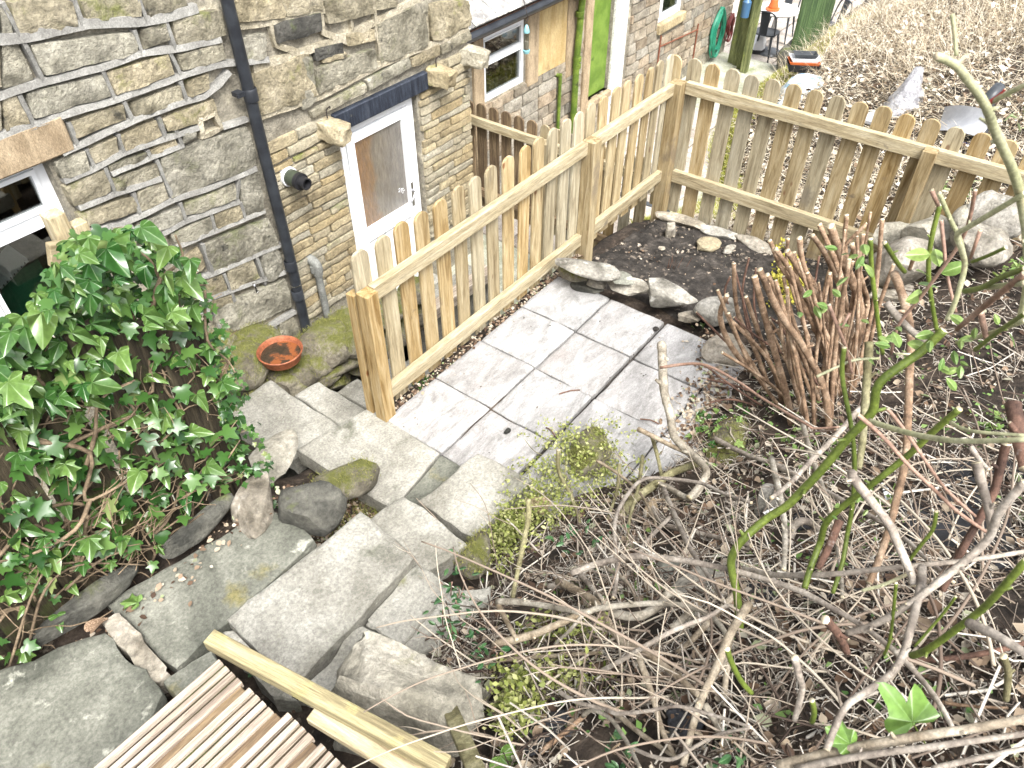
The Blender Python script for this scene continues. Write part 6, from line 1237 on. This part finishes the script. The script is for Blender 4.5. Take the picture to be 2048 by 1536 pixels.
# ------------------------------------------------------------------ small plants
def leafy(name, label, cat, px, py, rx, ry, n, meshes, size, seed, h=.08, group=None, stems=0, stemmat='vine', up_=.6):
    rd = random.Random(seed); base = Gp(px, py, 0); t = thing(name, label, cat, base, group)
    for k in range(n):
        x, y = px+rd.gauss(0, rx), py+rd.gauss(0, ry); p = Gp(x, y, abs(rd.gauss(h*.6, h*.5)))
        put_leaf(t, meshes, p, size*rd.uniform(.6, 1.15), tocam(p)*up_+Vector((rd.gauss(0, .5), rd.gauss(0, .5), .5+rd.gauss(0, .3))), (rd.gauss(0, 1), rd.gauss(0, 1), rd.gauss(-.2, .5)), rd)
    for k in range(stems):
        x, y = px+rd.gauss(0, rx*.6), py+rd.gauss(0, ry*.5); a = Gp(x, y+ry*.6, 0); c = Gp(x+rd.gauss(0, rx*.4), y-ry*.5, h*1.3)
        b = MB(); b.tube([a, (Vector(a)+Vector(c))/2+Vector((rd.gauss(0, .015), rd.gauss(0, .015), .01)), c], .0028, 5, 3); link('stem', b.mesh('stem', MAT[stemmat], smooth=True), t)
    return t
leafy('privet_sprig', 'dark green small-leaved sprig hanging over the pale step stones', 'shrub', 905, 1215, 26, 42, 85, PVM, .034, 1, .22, stems=9, stemmat='stem_pink')
leafy('privet_sprig', 'small green-leaved sprig at the thick end of the pale limb', 'shrub', 975, 1310, 20, 18, 22, PVM, .032, 2, .16, stems=4, stemmat='stem_pink')
leafy('privet_sprig', 'few dark leaves on a twig beside the lime bush', 'shrub', 1155, 1075, 32, 22, 20, PVM, .035, 3, .25, stems=4, stemmat='stem_pink')
leafy('ivy_patch', 'bluish-green small ivy on the mossy stone at the patio edge', 'ivy', 1430, 862, 30, 34, 60, IPM+IVM[:2], .045, 4, .05, stems=5)
leafy('bay_seedling', 'pale green leafy shoot in front of the side fence', 'plant', 1925, 370, 26, 20, 22, BAY, .085, 5, .3, stems=4, stemmat='stem_green')
leafy('bay_seedling', 'green leafy shoot at the right edge beside the fence top', 'plant', 2040, 240, 14, 14, 7, BAY, .10, 6, .55, stems=2, stemmat='stem_green')
leafy('weed', 'silvery weed rosettes on the slope behind the green canes', 'weed', 1985, 840, 30, 14, 40, [IPM[1]], .03, 7, .04); leafy('weed', 'variegated seedling leaves around the white plant label', 'weed', 1765, 1010, 22, 18, 30, IPM, .03, 8, .05)
leafy('weed', 'pale weed leaves scattered at the feet of the brown stems', 'weed', 1620, 880, 45, 24, 45, IPM, .035, 9, .03); leafy('weed', 'small green weeds among the stones of the bed border', 'weed', 1400, 640, 18, 8, 12, IPM, .04, 10, .03); leafy('weed', 'small primrose growing in the gap below the big step slab', 'weed', 530, 1326, 10, 9, 9, [PVM[0]], .07, 11, .04)
leafy('weed', 'trailing variegated leaves beside the slate lump', 'weed', 1300, 1160, 22, 40, 28, IPM, .028, 12, .06, stems=4); leafy('weed', 'ivy seedlings at the bottom edge between branches', 'weed', 1240, 1505, 18, 22, 14, PVM, .04, 13, .08, stems=3); leafy('weed', 'green privet shoots near the two ivy leaves', 'weed', 1450, 1500, 20, 18, 12, PVM, .035, 14, .1, stems=3)
leafy('weed', 'tiny weeds growing along the fence foot at the patio edge', 'weed', 850, 760, 10, 7, 8, IVM[:2], .045, 15, .03); leafy('weed', 'low weed leaves among leaf litter beyond the right post', 'weed', 1960, 385, 30, 10, 16, IPM, .05, 16, .06); leafy('weed', 'small sedum rosette by the rocks at the right edge', 'weed', 2030, 535, 10, 8, 18, IPM, .04, 17, .03)
rd = random.Random(8)
def lone(label, px, py, d, size, meshes, tip, cat='leaf', nrm=None):
    p = Dp(px, py, d); o = put_leaf(None, meshes, p, size, nrm or (tocam(p)+Vector((.1, -.1, .3))), tip, rd, 'fallen_leaf' if cat == 'fallen leaf' else 'ivy_leaf'); return tag(o, label, cat)
g = depth_of(Gp(1826, 1455, 0)); b_ = leaf_mesh('ivy_leaf', LOBED, MAT['ivy_pale'], .12, .25)
big = leaf_mesh('ivy_leaf', [(0,0),(.20,-.13),(.42,-.06),(.52,.12),(.42,.28),(.50,.46),(.62,.66),(.40,.60),(.26,.62),(.16,.80),(0,.92)], bpy.data.materials['ivy_leaf'].copy(), .14, .30, 3)
bm_ = big.materials[0]
for n_ in bm_.node_tree.nodes:
    if n_.type == 'VALTORGB': n_.color_ramp.elements[0].color = n_.color_ramp.elements[1].color = (.15, .265, .06, 1)
    if n_.type == 'MAP_RANGE': n_.inputs[1].default_value = .95; n_.inputs[4].default_value = .6
upv = -Vector(UP)
O_ = [(1752,1366),(1772,1366),(1792,1376),(1806,1392),(1814,1406),(1822,1388),(1834,1370),(1845,1380),(1856,1402),(1870,1418),(1878,1430),(1866,1443),(1848,1446),(1832,1446),(1815,1462),(1800,1478),(1786,1474),(1772,1458),(1768,1442),(1776,1430),(1772,1412),(1760,1388)]
d_ = min(g, 1.5); u_ = .088/d_*F_PX; st_ = (1825, 1444); ol = [((x-st_[0])/u_, -(y-st_[1])/u_) for x, y in O_]; vs = [(0, 0, 0)]; nn = len(ol)
for f in (.35, .7, 1.): vs += [(x*f, y*f, .10*f*math.sin(3*math.atan2(y, x))*math.hypot(x, y)-.16*(f*math.hypot(x, y))**2+.10*f*math.hypot(x, y)) for x, y in ol]
fs = [(0, 1+(k+1) % nn, 1+k) for k in range(nn)]+[(1+r*nn+k, 1+r*nn+(k+1) % nn, 1+(r+1)*nn+(k+1) % nn, 1+(r+1)*nn+k) for r in (0, 1) for k in range(nn)]
me = bpy.data.meshes.new('ivy_leaf'); me.from_pydata(vs, [], fs); me.materials.append(bm_); me.polygons.foreach_set('use_smooth', [True]*len(fs)); me.update()
o = link('ivy_leaf', me, None, loc=Dp(st_[0], st_[1], d_), scale=(.088,)*3); place_axes(o, RT, UP, -FW); tag(o, 'large bright green three-lobed ivy leaf at the bottom right', 'leaf')
b = MB(); b.tube([Dp(1825, 1444, d_), Dp(1835, 1462, d_+.02), Dp(1852, 1490, d_+.06)], .0018, 5, 3); link('stalk', b.mesh('stalk', MAT['stem_green'], smooth=True), o)
lone('smaller bright green ivy leaf left of the large one', 1700, 1488, min(depth_of(Gp(1700, 1488, .03)), 1.5), .055, [big], Vector(UP)*.6+Vector(RT)*-.7)
lone('pale yellow-green maple-shaped leaf lying on the mottled step slab', 276, 1205, depth_of(Zp(276, 1205, .465)), .085, [IPM[0]], Vector((-.3, .5, 0)), 'fallen leaf', Vector((0, .1, 1)))
lone('wrinkled brown dead leaf beside the step edging stone', 180, 1262, depth_of(Zp(180, 1262, .52)), .09, [leaf_mesh('leaf', HEART, MAT['bark_brown'], .5, 1.2)], Vector((1, .2, 0)), 'fallen leaf', Vector((0, .1, 1)))
lone('dark green ivy leaf at the bottom edge below the batten', 1000, 1512, depth_of(Gp(1000, 1512, .06)), .09, [big], Vector(UP)*-.6+Vector(RT)*.5)
lone('dry brown curled leaf between the two green ivy leaves', 1745, 1445, depth_of(Gp(1745, 1445, .04)), .07, [leaf_mesh('leaf', HEART, MAT['bark_brown'], .5, 1.0)], Vector(UP)*-1+Vector(RT)*.4, 'fallen leaf')
lone('pale tan dead leaf under the broken shrub', 1300, 1032, depth_of(Gp(1300, 1032, .02)), .10, [leaf_mesh('leaf', HEART, MAT['window_stone'], .4, .8)], Vector((1, .4, 0)), 'fallen leaf'); lone('brown dead leaf under the lime bush', 1095, 1015, depth_of(Gp(1095, 1015, .05)), .13, [leaf_mesh('leaf', HEART, MAT['window_stone'], .2, .3)], Vector((-.3, 1, 0)), 'fallen leaf')
# a tangle of thin dead twigs with side shoots, lying and standing among the prunings
b = MB(); rd = random.Random(64)
for k in range(250):
    px, py = rd.choice(((rd.uniform(930, 2048), rd.uniform(1040, 1536)), (rd.uniform(1200, 2048), rd.uniform(900, 1536)), (rd.uniform(1500, 2048), rd.uniform(640, 1200))))
    p = Gp(px, py, rd.uniform(.0, .05)); az = rd.gauss(1.6, 1.1); d = (math.cos(az), math.sin(az), rd.uniform(-.1, .35)); P = wander(p, d, rd.randint(4, 8), rd.uniform(.04, .09), rd, None, .16); P = [Vector((q.x, q.y, max(q.z, float(ground(q.x, q.y))+.008))) for q in P]
    r = rd.uniform(.0015, .0042); b.tube(P, [r, r*.5], 5, 2, rough=.1)
    for _ in range(rd.randint(0, 3)):
        i = rd.randrange(1, len(P)-1); q = P[i]; e = (P[i]-P[i-1]).normalized(); P2 = wander(q, e+Vector((rd.gauss(0, .8), rd.gauss(0, .8), rd.uniform(-.1, .6))), 3, rd.uniform(.02, .06), rd, None, .2); b.tube(P2, [r*.6, r*.3], 4, 1)
for k in range(34):     # long thin canes arching over the slope
    px, py = rd.uniform(1050, 2000), rd.uniform(1020, 1500); p = Gp(px, py, rd.uniform(.02, .10)); az = rd.choice((-.3, .35, 2.0, 2.6))+rd.gauss(0, .35); n_ = rd.randint(7, 11); st = rd.uniform(.07, .12); P = [Vector(p)]; d = Vector((math.cos(az), math.sin(az), .30)); cv = rd.gauss(0, .09)
    for i in range(n_):
        d = (d+Vector((-d.y*cv, d.x*cv, -.07))+Vector((rd.gauss(0, .05), rd.gauss(0, .05), 0))).normalized(); q = P[-1]+d*st; q.z = max(q.z, float(ground(q.x, q.y))+.012); P.append(q)
    r = rd.uniform(.003, .0055); b.tube(P, [r, r*.45], 6, 3, rough=.08)
o = link('brushwood', b.mesh('brushwood', [pmat('brush_bark', [(0, (.11, .08, .06)), (.4, (.24, .19, .145)), (.75, (.36, .31, .24)), (1, (.44, .39, .31))], island=True, bump=0, var=0), CAP], smooth=True)); tag(o, 'tangle of thin dead twigs among the prunings', 'brushwood', kind='stuff')
n = 1500; x, y = region(n, -.3, 5.2, -2., 1.5, slope_zone) if 'slope_zone' in globals() else (rng.uniform(.8, 4., n), rng.uniform(-.6, .9, n))
k_ = (np.sin(x*5.1+1)*np.sin(y*6.3+x*2) > .1); x, y = x[k_], y[k_]; n = len(x); P = np.c_[x, y, ground(x, y)+rng.uniform(.005, .05, n)]
tag(link('seedlings', scatter('seedlings', [(0, 0, 0), (.32, .4, .08), (0, 1, .02), (-.32, .4, .08)], [(0, 1, 2, 3)], P, rotm(rng.uniform(0, 6.3, n), rng.normal(0, .4, n), rng.normal(0, .4, n)), rng.uniform(.012, .035, n), MAT['weed_leaf'])), 'small green seedling leaves among the litter', 'weeds', kind='stuff')
# tiny-leaved lime bush and gold conifer
def cloud(n, f, tv, S, tilt=1.): 
    P = np.array([f() for _ in range(n)]); M = rotm(rng.uniform(0, 6.3, n), rng.normal(0, tilt, n), rng.normal(0, tilt, n)); return P, M, rng.uniform(S*.6, S*1.3, n)
LT = [(0, 0, 0), (.32, .5, .06), (0, 1, 0), (-.32, .5, .06)]; LF = [(0, 1, 2, 3)]
def bush(name, label, cat, blobs, n, size, mat, seed, twigs, twmat='bark_mossy', hgt=.2):
    global rng; rng = np.random.default_rng(seed); rd = random.Random(seed); c0 = Gp(blobs[0][0], blobs[0][1]); t = thing(name, label, cat, c0)
    def f():
        px, py, rx, ry = rd.choice(blobs); return Gp(px+rd.gauss(0, rx), py+rd.gauss(0, ry), abs(rd.gauss(0, hgt*.5)))
    cl = [f() for _ in range(n//14)]
    def f2(): return np.array(rd.choice(cl))+np.array([rd.gauss(0, .022), rd.gauss(0, .022), abs(rd.gauss(0, .025))])
    tag(link('foliage', scatter('foliage', LT, LF, *cloud(n, f2, LT, size), MAT[mat]), t), kind='stuff')
    for k in range(twigs):
        px, py, rx, ry = rd.choice(blobs); x, y = px+rd.gauss(0, rx*.7), py+ry*.6; a = Gp(x, y, 0); c = Gp(x+rd.gauss(0, rx*.6), y-ry*rd.uniform(.8, 1.8), hgt*rd.uniform(.6, 1.2))
        b = MB(); b.tube([a, (Vector(a)+Vector(c))/2+Vector((rd.gauss(0, .03), rd.gauss(0, .03), 0)), c], [.0035, .0012], 5, 3); link('stem', b.mesh('stem', MAT[twmat], smooth=True), t)
bush('lime_bush', 'straggly lime-green small-leaved bush in front of the patio corner', 'bush', [(1120,945,45,35),(1200,935,45,30),(1080,990,35,35),(1160,900,40,22),(1030,1030,25,25),(1010,1060,18,25)], 7000, .020, 'lime_leaf', 41, 45)
bush('lime_bush', 'low yellow-green weedy growth above the dark cloth', 'bush', [(1040,1370,40,25),(1020,1420,22,25),(1120,1340,50,20),(1140,1260,50,14)], 1500, .022, 'lime_leaf', 42, 18, hgt=.1)
bush('gold_conifer', 'small golden-yellow conifer behind the brown stems', 'conifer', [(1572,570,16,26),(1580,545,12,18)], 1500, .030, 'gold_leaf', 43, 8, hgt=.26)
bush('lime_bush', 'thin yellowish weeds at the big boulder edge', 'bush', [(985,1130,20,25),(1000,1080,14,16)], 260, .020, 'lime_leaf', 44, 8, hgt=.15)
b = MB()
for k in range(9): p = Gp(1345+random.gauss(0, 8), 545, 0); b.tube([p, p+np.array([random.gauss(0, .03), random.gauss(0, .03), .13])], .002, 5, 1)
tag(link('dormant_perennial', b.mesh('dormant_perennial', MAT['bark_red'])), 'tuft of dark red bare stems in the middle of the soil bed', 'plant')

# ------------------------------------------------------------------ litter, twigs, straw, moss, crumbs
rng = np.random.default_rng(99)
def on_ground(x, y, lift): return np.c_[x, y, ground(x, y)+lift]
def region(n, x0, x1, y0, y1, keep, wt=None):
    xs, ys = [], []
    while sum(map(len, xs)) < n:
        x = rng.uniform(x0, x1, 4*n); y = rng.uniform(y0, y1, 4*n); m = keep(x, y); xs.append(x[m]); ys.append(y[m])
    return np.concatenate(xs)[:n], np.concatenate(ys)[:n]
def slope_zone(x, y):
    lim = np.interp(x, [-1, .2, .75, 1.1, 1.7, 2.2, 2.6, 3.0, 3.5, 3.9, 4.3, 5.5], [.1, .55, .95, 1.25, 1.30, 1.20, 1.0, .92, 1.0, 1.2, .8, .85]); d = np.hypot(x, y)
    return (y < lim) & (y > -.22*x-.75) & (rng.random(len(x)) < np.clip((1.9/d)**1.5, .12, 1)) & (np.sin(x*7.3+2*np.sin(y*5))*np.sin(y*8.1+x*3) > -.62)
def bank_zone(x, y): e = np.interp(x, [5.5, 6.5, 8, 9.5, 18], [2.6, 2.75, 3.05, 3.7, 3.8]); return (y < e) & (rng.random(len(x)) < np.clip((e-y)*2.5, .25, 1)) & (y > -.0*x-1.0)
# twigs: bent three-sided slivers, one unit long
TW = []; 
for (x, y, z) in ((-.5, 0, 0), (0, .05, .02), (.5, -.02, 0)):
    for a in (0, 2.1, 4.2): TW.append((x, y+.5*math.cos(a)*.03, z+.5*math.sin(a)*.03))
TF = [(i*3+k, i*3+(k+1) % 3, (i+1)*3+(k+1) % 3, (i+1)*3+k) for i in range(2) for k in range(3)]
def lay(name, n, zone, box, tv, tf, smin, smax, mat, lift, tilt, thick=None, flat=.25):
    x, y = region(n, *box, zone); P = on_ground(x, y, rng.uniform(0, lift, n)); M = rotm(rng.uniform(0, 6.3, n), rng.normal(0, flat, n)+0, rng.normal(0, tilt, n)); s = smin+(smax-smin)*rng.random(n)**2.2
    if thick is not None: s = np.c_[s, thick*rng.uniform(.6, 1.6, n), thick*rng.uniform(.6, 1.6, n)]
    return link(name, scatter(name, tv, tf, P, M, s, mat))
o = lay('stick_litter', 1100, slope_zone, (-.3, 5.5, -2.2, 1.6), TW, TF, .10, .42, MAT['litter_twig'], .07, .5, .22, .16); tag(o, 'dry broken sticks lying across the slope', 'twigs', kind='stuff')
o = lay('twig_litter', 16000, slope_zone, (-.3, 5.5, -2.2, 1.6), TW, TF, .025, .20, MAT['litter_twig'], .04, .5, .10, .2); tag(o, 'fine twigs and shredded bark strewn over the slope', 'twigs', kind='stuff')
LL = [(0, 0, 0), (.3, .25, .10), (.34, .6, .12), (0, 1, .05), (-.34, .6, .16), (-.3, .25, .10), (0, .5, -.02)]; LLF = [(0, 1, 6), (1, 2, 6), (2, 3, 6), (3, 4, 6), (4, 5, 6), (5, 0, 6)]
o = lay('leaf_litter', 9500, slope_zone, (-.3, 5.5, -2.2, 1.6), LL, LLF, .010, .055, MAT['litter_leaf'], .03, .5, None, .4); tag(o, 'dead brown leaves scattered over the slope', 'leaf litter', kind='stuff')
CH = [(-.5, -.3, 0), (.5, -.25, 0), (.45, .3, .0), (-.4, .35, 0), (0, 0, .35)]; CHF = [(0, 1, 4), (1, 2, 4), (2, 3, 4), (3, 0, 4)]
o = lay('soil_crumbs', 9000, slope_zone, (-.3, 5.5, -2.2, 1.6), CH, CHF, .006, .03, MAT['chip'], .012, .5); tag(o, 'soil crumbs and wood chips on the slope', 'soil', kind='stuff')
bedz = lambda x, y: (x > 4.05+.0*y) & (y < 2.48)
o = lay('bed_crumbs', 3800, bedz, (4.0, 5.42, .95, 2.5), CH, CHF, .006, .035, MAT['chip'], .045, .5); tag(o, 'crumbs of dark soil and little stones in the planting bed', 'soil', kind='stuff')
o = lay('bed_leaves', 160, bedz, (4.0, 5.42, .95, 2.5), LL, LLF, .012, .04, MAT['litter_leaf'], .05, .5); tag(o, 'bits of dead leaf on the planting bed', 'leaf litter', kind='stuff')
o = lay('bank_leaves', 10500, bank_zone, (5.55, 13.5, -1.2, 3.9), LL, LLF, .03, .085, pmat('bank_leaf', [(0, (.07, .045, .03)), (.25, (.20, .14, .09)), (.45, (.42, .35, .26)), (.7, (.62, .56, .46)), (1, (.74, .70, .61))], island=True, bump=0, var=0, trans=.15), .05, .5, None, .4); tag(o, 'dead leaves covering the bank behind the fence', 'leaf litter', kind='stuff')
ST_ = []
for i, (x, z) in enumerate(((0, 0), (.35, .22), (.7, .28), (1, .18))):
    w = (.5, .42, .3, .05)[i]; ST_ += [(x, -w*.5, z), (x, w*.5, z)]
SFc = [(0, 2, 3, 1), (2, 4, 5, 3), (4, 6, 7, 5)]
o = lay('dry_grass', 44000, bank_zone, (5.55, 14.5, -1.3, 3.9), ST_, SFc, .08, .38, MAT['straw'], .03, .5, .008, .35); tag(o, 'dry straw-coloured grass lying over the bank', 'grass', kind='stuff')
tall = lambda x, y: (bank_zone(x, y)) & (x > 8.6) & ((np.sin(x*1.9)+np.sin(y*2.7+x) > .35) | (x > 10.5))
n = 9000; x, y = region(n, 8.6, 14, -1.0, 3.6, tall); P = on_ground(x, y, 0); M = rotm(rng.uniform(0, 6.3, n), rng.uniform(-.75, -.05, n), rng.normal(0, .4, n)); s = np.c_[rng.uniform(.15, .5, n), np.full(n, .008), rng.uniform(.15, .4, n)]
tag(link('dry_grass', scatter('dry_grass', ST_, SFc, P, M, s, MAT['straw'])), 'tufts of tall bleached grass on the far bank', 'grass', kind='stuff')
edge = lambda x, y: (np.abs(y-np.interp(x, [5.6, 6.5, 8, 9.5, 18], [2.5, 2.7, 3.0, 3.65, 3.7])) < .40+.16*np.sin(x*1.3)) 
n = 34000; x, y = region(n, 6.2, 14, 2, 4.2, edge); P = on_ground(x, y, .01); M = rotm(rng.uniform(0, 6.3, n), rng.uniform(-1.5, -.2, n), rng.normal(0, .4, n)); s = np.c_[rng.uniform(.03, .10, n), np.full(n, .014), rng.uniform(.03, .10, n)]
tag(link('bank_moss', scatter('bank_moss', ST_, SFc, P, M, s, MAT['yellow_moss'])), 'yellow-green moss along the foot of the bank', 'moss', kind='stuff')
# moss on the low wall: fine tufts set on the stones facing up
def moss_on(objs, n, parent, mat, s0, s1, nz=.25, name='moss'):
    P = []; Nn = []
    for o in objs:
        me = o.data; Mw = Matrix.Translation(o.location) @ o.rotation_euler.to_matrix().to_4x4()
        for p in me.polygons:
            nrm = Mw.to_3x3() @ p.normal
            if nrm.z > nz and noise.noise((Mw @ p.center)*5) > -.25: P.append((Mw @ p.center, nrm, p.area))
    if not P: return
    w = np.array([a for _, _, a in P]); idx = rng.choice(len(P), n, p=w/w.sum()); Pn = np.array([tuple(P[i][0]) for i in idx])+rng.normal(0, .012, (n, 3)); M = rotm(rng.uniform(0, 6.3, n), rng.uniform(-1.5, -.1, n), rng.normal(0, .4, n)); s = np.c_[rng.uniform(s0, s1, n), np.full(n, .005), rng.uniform(s0, s1, n)]
    tag(link(name, scatter(name, ST_, SFc, Pn, M, s, MAT[mat]), parent), kind='stuff')
moss_on([o for o in mw.children if 'stone' in o.name], 16000, mw, 'moss_fuzz', .012, .03)
for o in [o for o in bpy.data.objects if o.parent is None and o.type == 'MESH' and o.data.materials and o.data.materials[0] == MAT['mossy_rock']]: moss_on([o], 900, o, 'moss_fuzz', .008, .02, .45)
# dirt, leaf bits and moss packed into the gaps round the steps
n = 2600; pxs = rng.choice(4, n); cx4 = np.array([(1.55, 2.35), (1.45, 2.0), (1.1, 2.02), (.9, 1.38)])[pxs]; x = cx4[:, 0]+rng.normal(0, .16, n); y = cx4[:, 1]+rng.normal(0, .09, n); P = on_ground(x, y, rng.uniform(0, .03, n))
tag(link('gap_litter', scatter('gap_litter', LL, LLF, P, rotm(rng.uniform(0, 6.3, n), rng.normal(0, .4, n), rng.normal(0, .4, n)), rng.uniform(.006, .028, n), MAT['litter_leaf'])), 'leaf bits packed into the gaps round the steps', 'leaf litter', kind='stuff')
n = 900; i_ = rng.integers(0, 3, n); cx4 = np.array([(1.5, 2.3), (1.35, 2.02), (1.6, 2.1)])[i_]; x = cx4[:, 0]+rng.normal(0, .1, n); y = cx4[:, 1]+rng.normal(0, .06, n); P = on_ground(x, y, .01)
tag(link('gap_moss', scatter('gap_moss', ST_, SFc, P, rotm(rng.uniform(0, 6.3, n), rng.uniform(-1.5, -.2, n), rng.normal(0, .4, n)), np.c_[rng.uniform(.02, .05, n), np.full(n, .006), rng.uniform(.02, .05, n)], MAT['moss_fuzz'])), 'moss and grass tufts in the gaps beside the steps', 'moss', kind='stuff')
# crumbs and twigs on the paving
pz_ = lambda x, y: (y > .95)
n = 90; x, y = rng.uniform(2.05, 3.9, n), rng.uniform(1.0, 2.45, n); P = np.c_[x, y, np.full(n, .006)]
tag(link('patio_crumbs', scatter('patio_crumbs', CH, CHF, P, rotm(rng.uniform(0, 6.3, n), rng.normal(0, .2, n), rng.normal(0, .2, n)), rng.uniform(.004, .014, n), MAT['chip'])), 'crumbs of soil on the patio slabs', 'crumbs', kind='stuff')
n = 700; x = rng.uniform(2.1, 4.2, n); P = np.c_[x, rng.normal(2.505, .018, n), rng.uniform(-.02, .008, n)]
tag(link('edge_litter', scatter('edge_litter', LL, LLF, P, rotm(rng.uniform(0, 6.3, n), rng.normal(0, .4, n), rng.normal(0, .4, n)), rng.uniform(.008, .03, n), MAT['litter_leaf'])), 'leaf bits caught between patio slabs and fence', 'leaf litter', kind='stuff')
n = 900; x = rng.uniform(2.9, 3.95, n); P = np.c_[x, np.abs(rng.normal(0, .12, n))+np.interp(x, [2.5, 3, 3.5, 3.9], [.95, .92, 1.0, 1.15]), rng.uniform(.0, .015, n)]
tag(link('edge_litter', scatter('edge_litter', LL, LLF, P, rotm(rng.uniform(0, 6.3, n), rng.normal(0, .3, n), rng.normal(0, .3, n)), rng.uniform(.008, .035, n), MAT['litter_leaf'])), 'leaf bits spilling onto the patio under the shrub', 'leaf litter', kind='stuff')
n = 170; x = rng.uniform(-.3, 1.2, n); P = np.c_[x, 2.18+.02*np.sin(x*9)+np.abs(rng.normal(0, .07, n))*-1+.04, np.full(n, .455)+rng.uniform(0, .02, n)]
tag(link('edge_litter', scatter('edge_litter', LL, LLF, P, rotm(rng.uniform(0, 6.3, n), rng.normal(0, .4, n), rng.normal(0, .4, n)), rng.uniform(.01, .035, n), MAT['litter_leaf'])), 'brown leaf bits along the foot of the ivy fence', 'leaf litter', kind='stuff')
for k, (a, c, lb) in enumerate([((1118,788),(1160,780),'short dark twig on the patio slab near the middle joint'), ((1280,838),(1318,848),'dark twig lying on a patio slab joint, right side'), ((1092,855),(1110,873),'thin dark twig beside the lime bush on the patio')]):
    b = MB(); p, q = Zp(*a, .012), Zp(*c, .012); b.tube([p, (p+q)/2+np.array([.01, 0, .004]), q], .004, 6, 2); tag(link('twig', b.mesh('twig', MAT['bark_red'])), lb, 'twig')
o = link('pebble', rock_mesh('pebble', MAT['dark_stone'], (.026, .02, .018), 3, 6, 2), None, loc=Zp(1015, 862, .014)); tag(o, 'dark pebble lying on the patio slab', 'pebble')
o = link('soil_clod', rock_mesh('soil_clod', MAT['earth'], (.022, .022, .014), 4, 3, 2), None, loc=Zp(1312, 658, .012)); tag(o, 'black soil clod in the wide patio joint', 'soil clod')
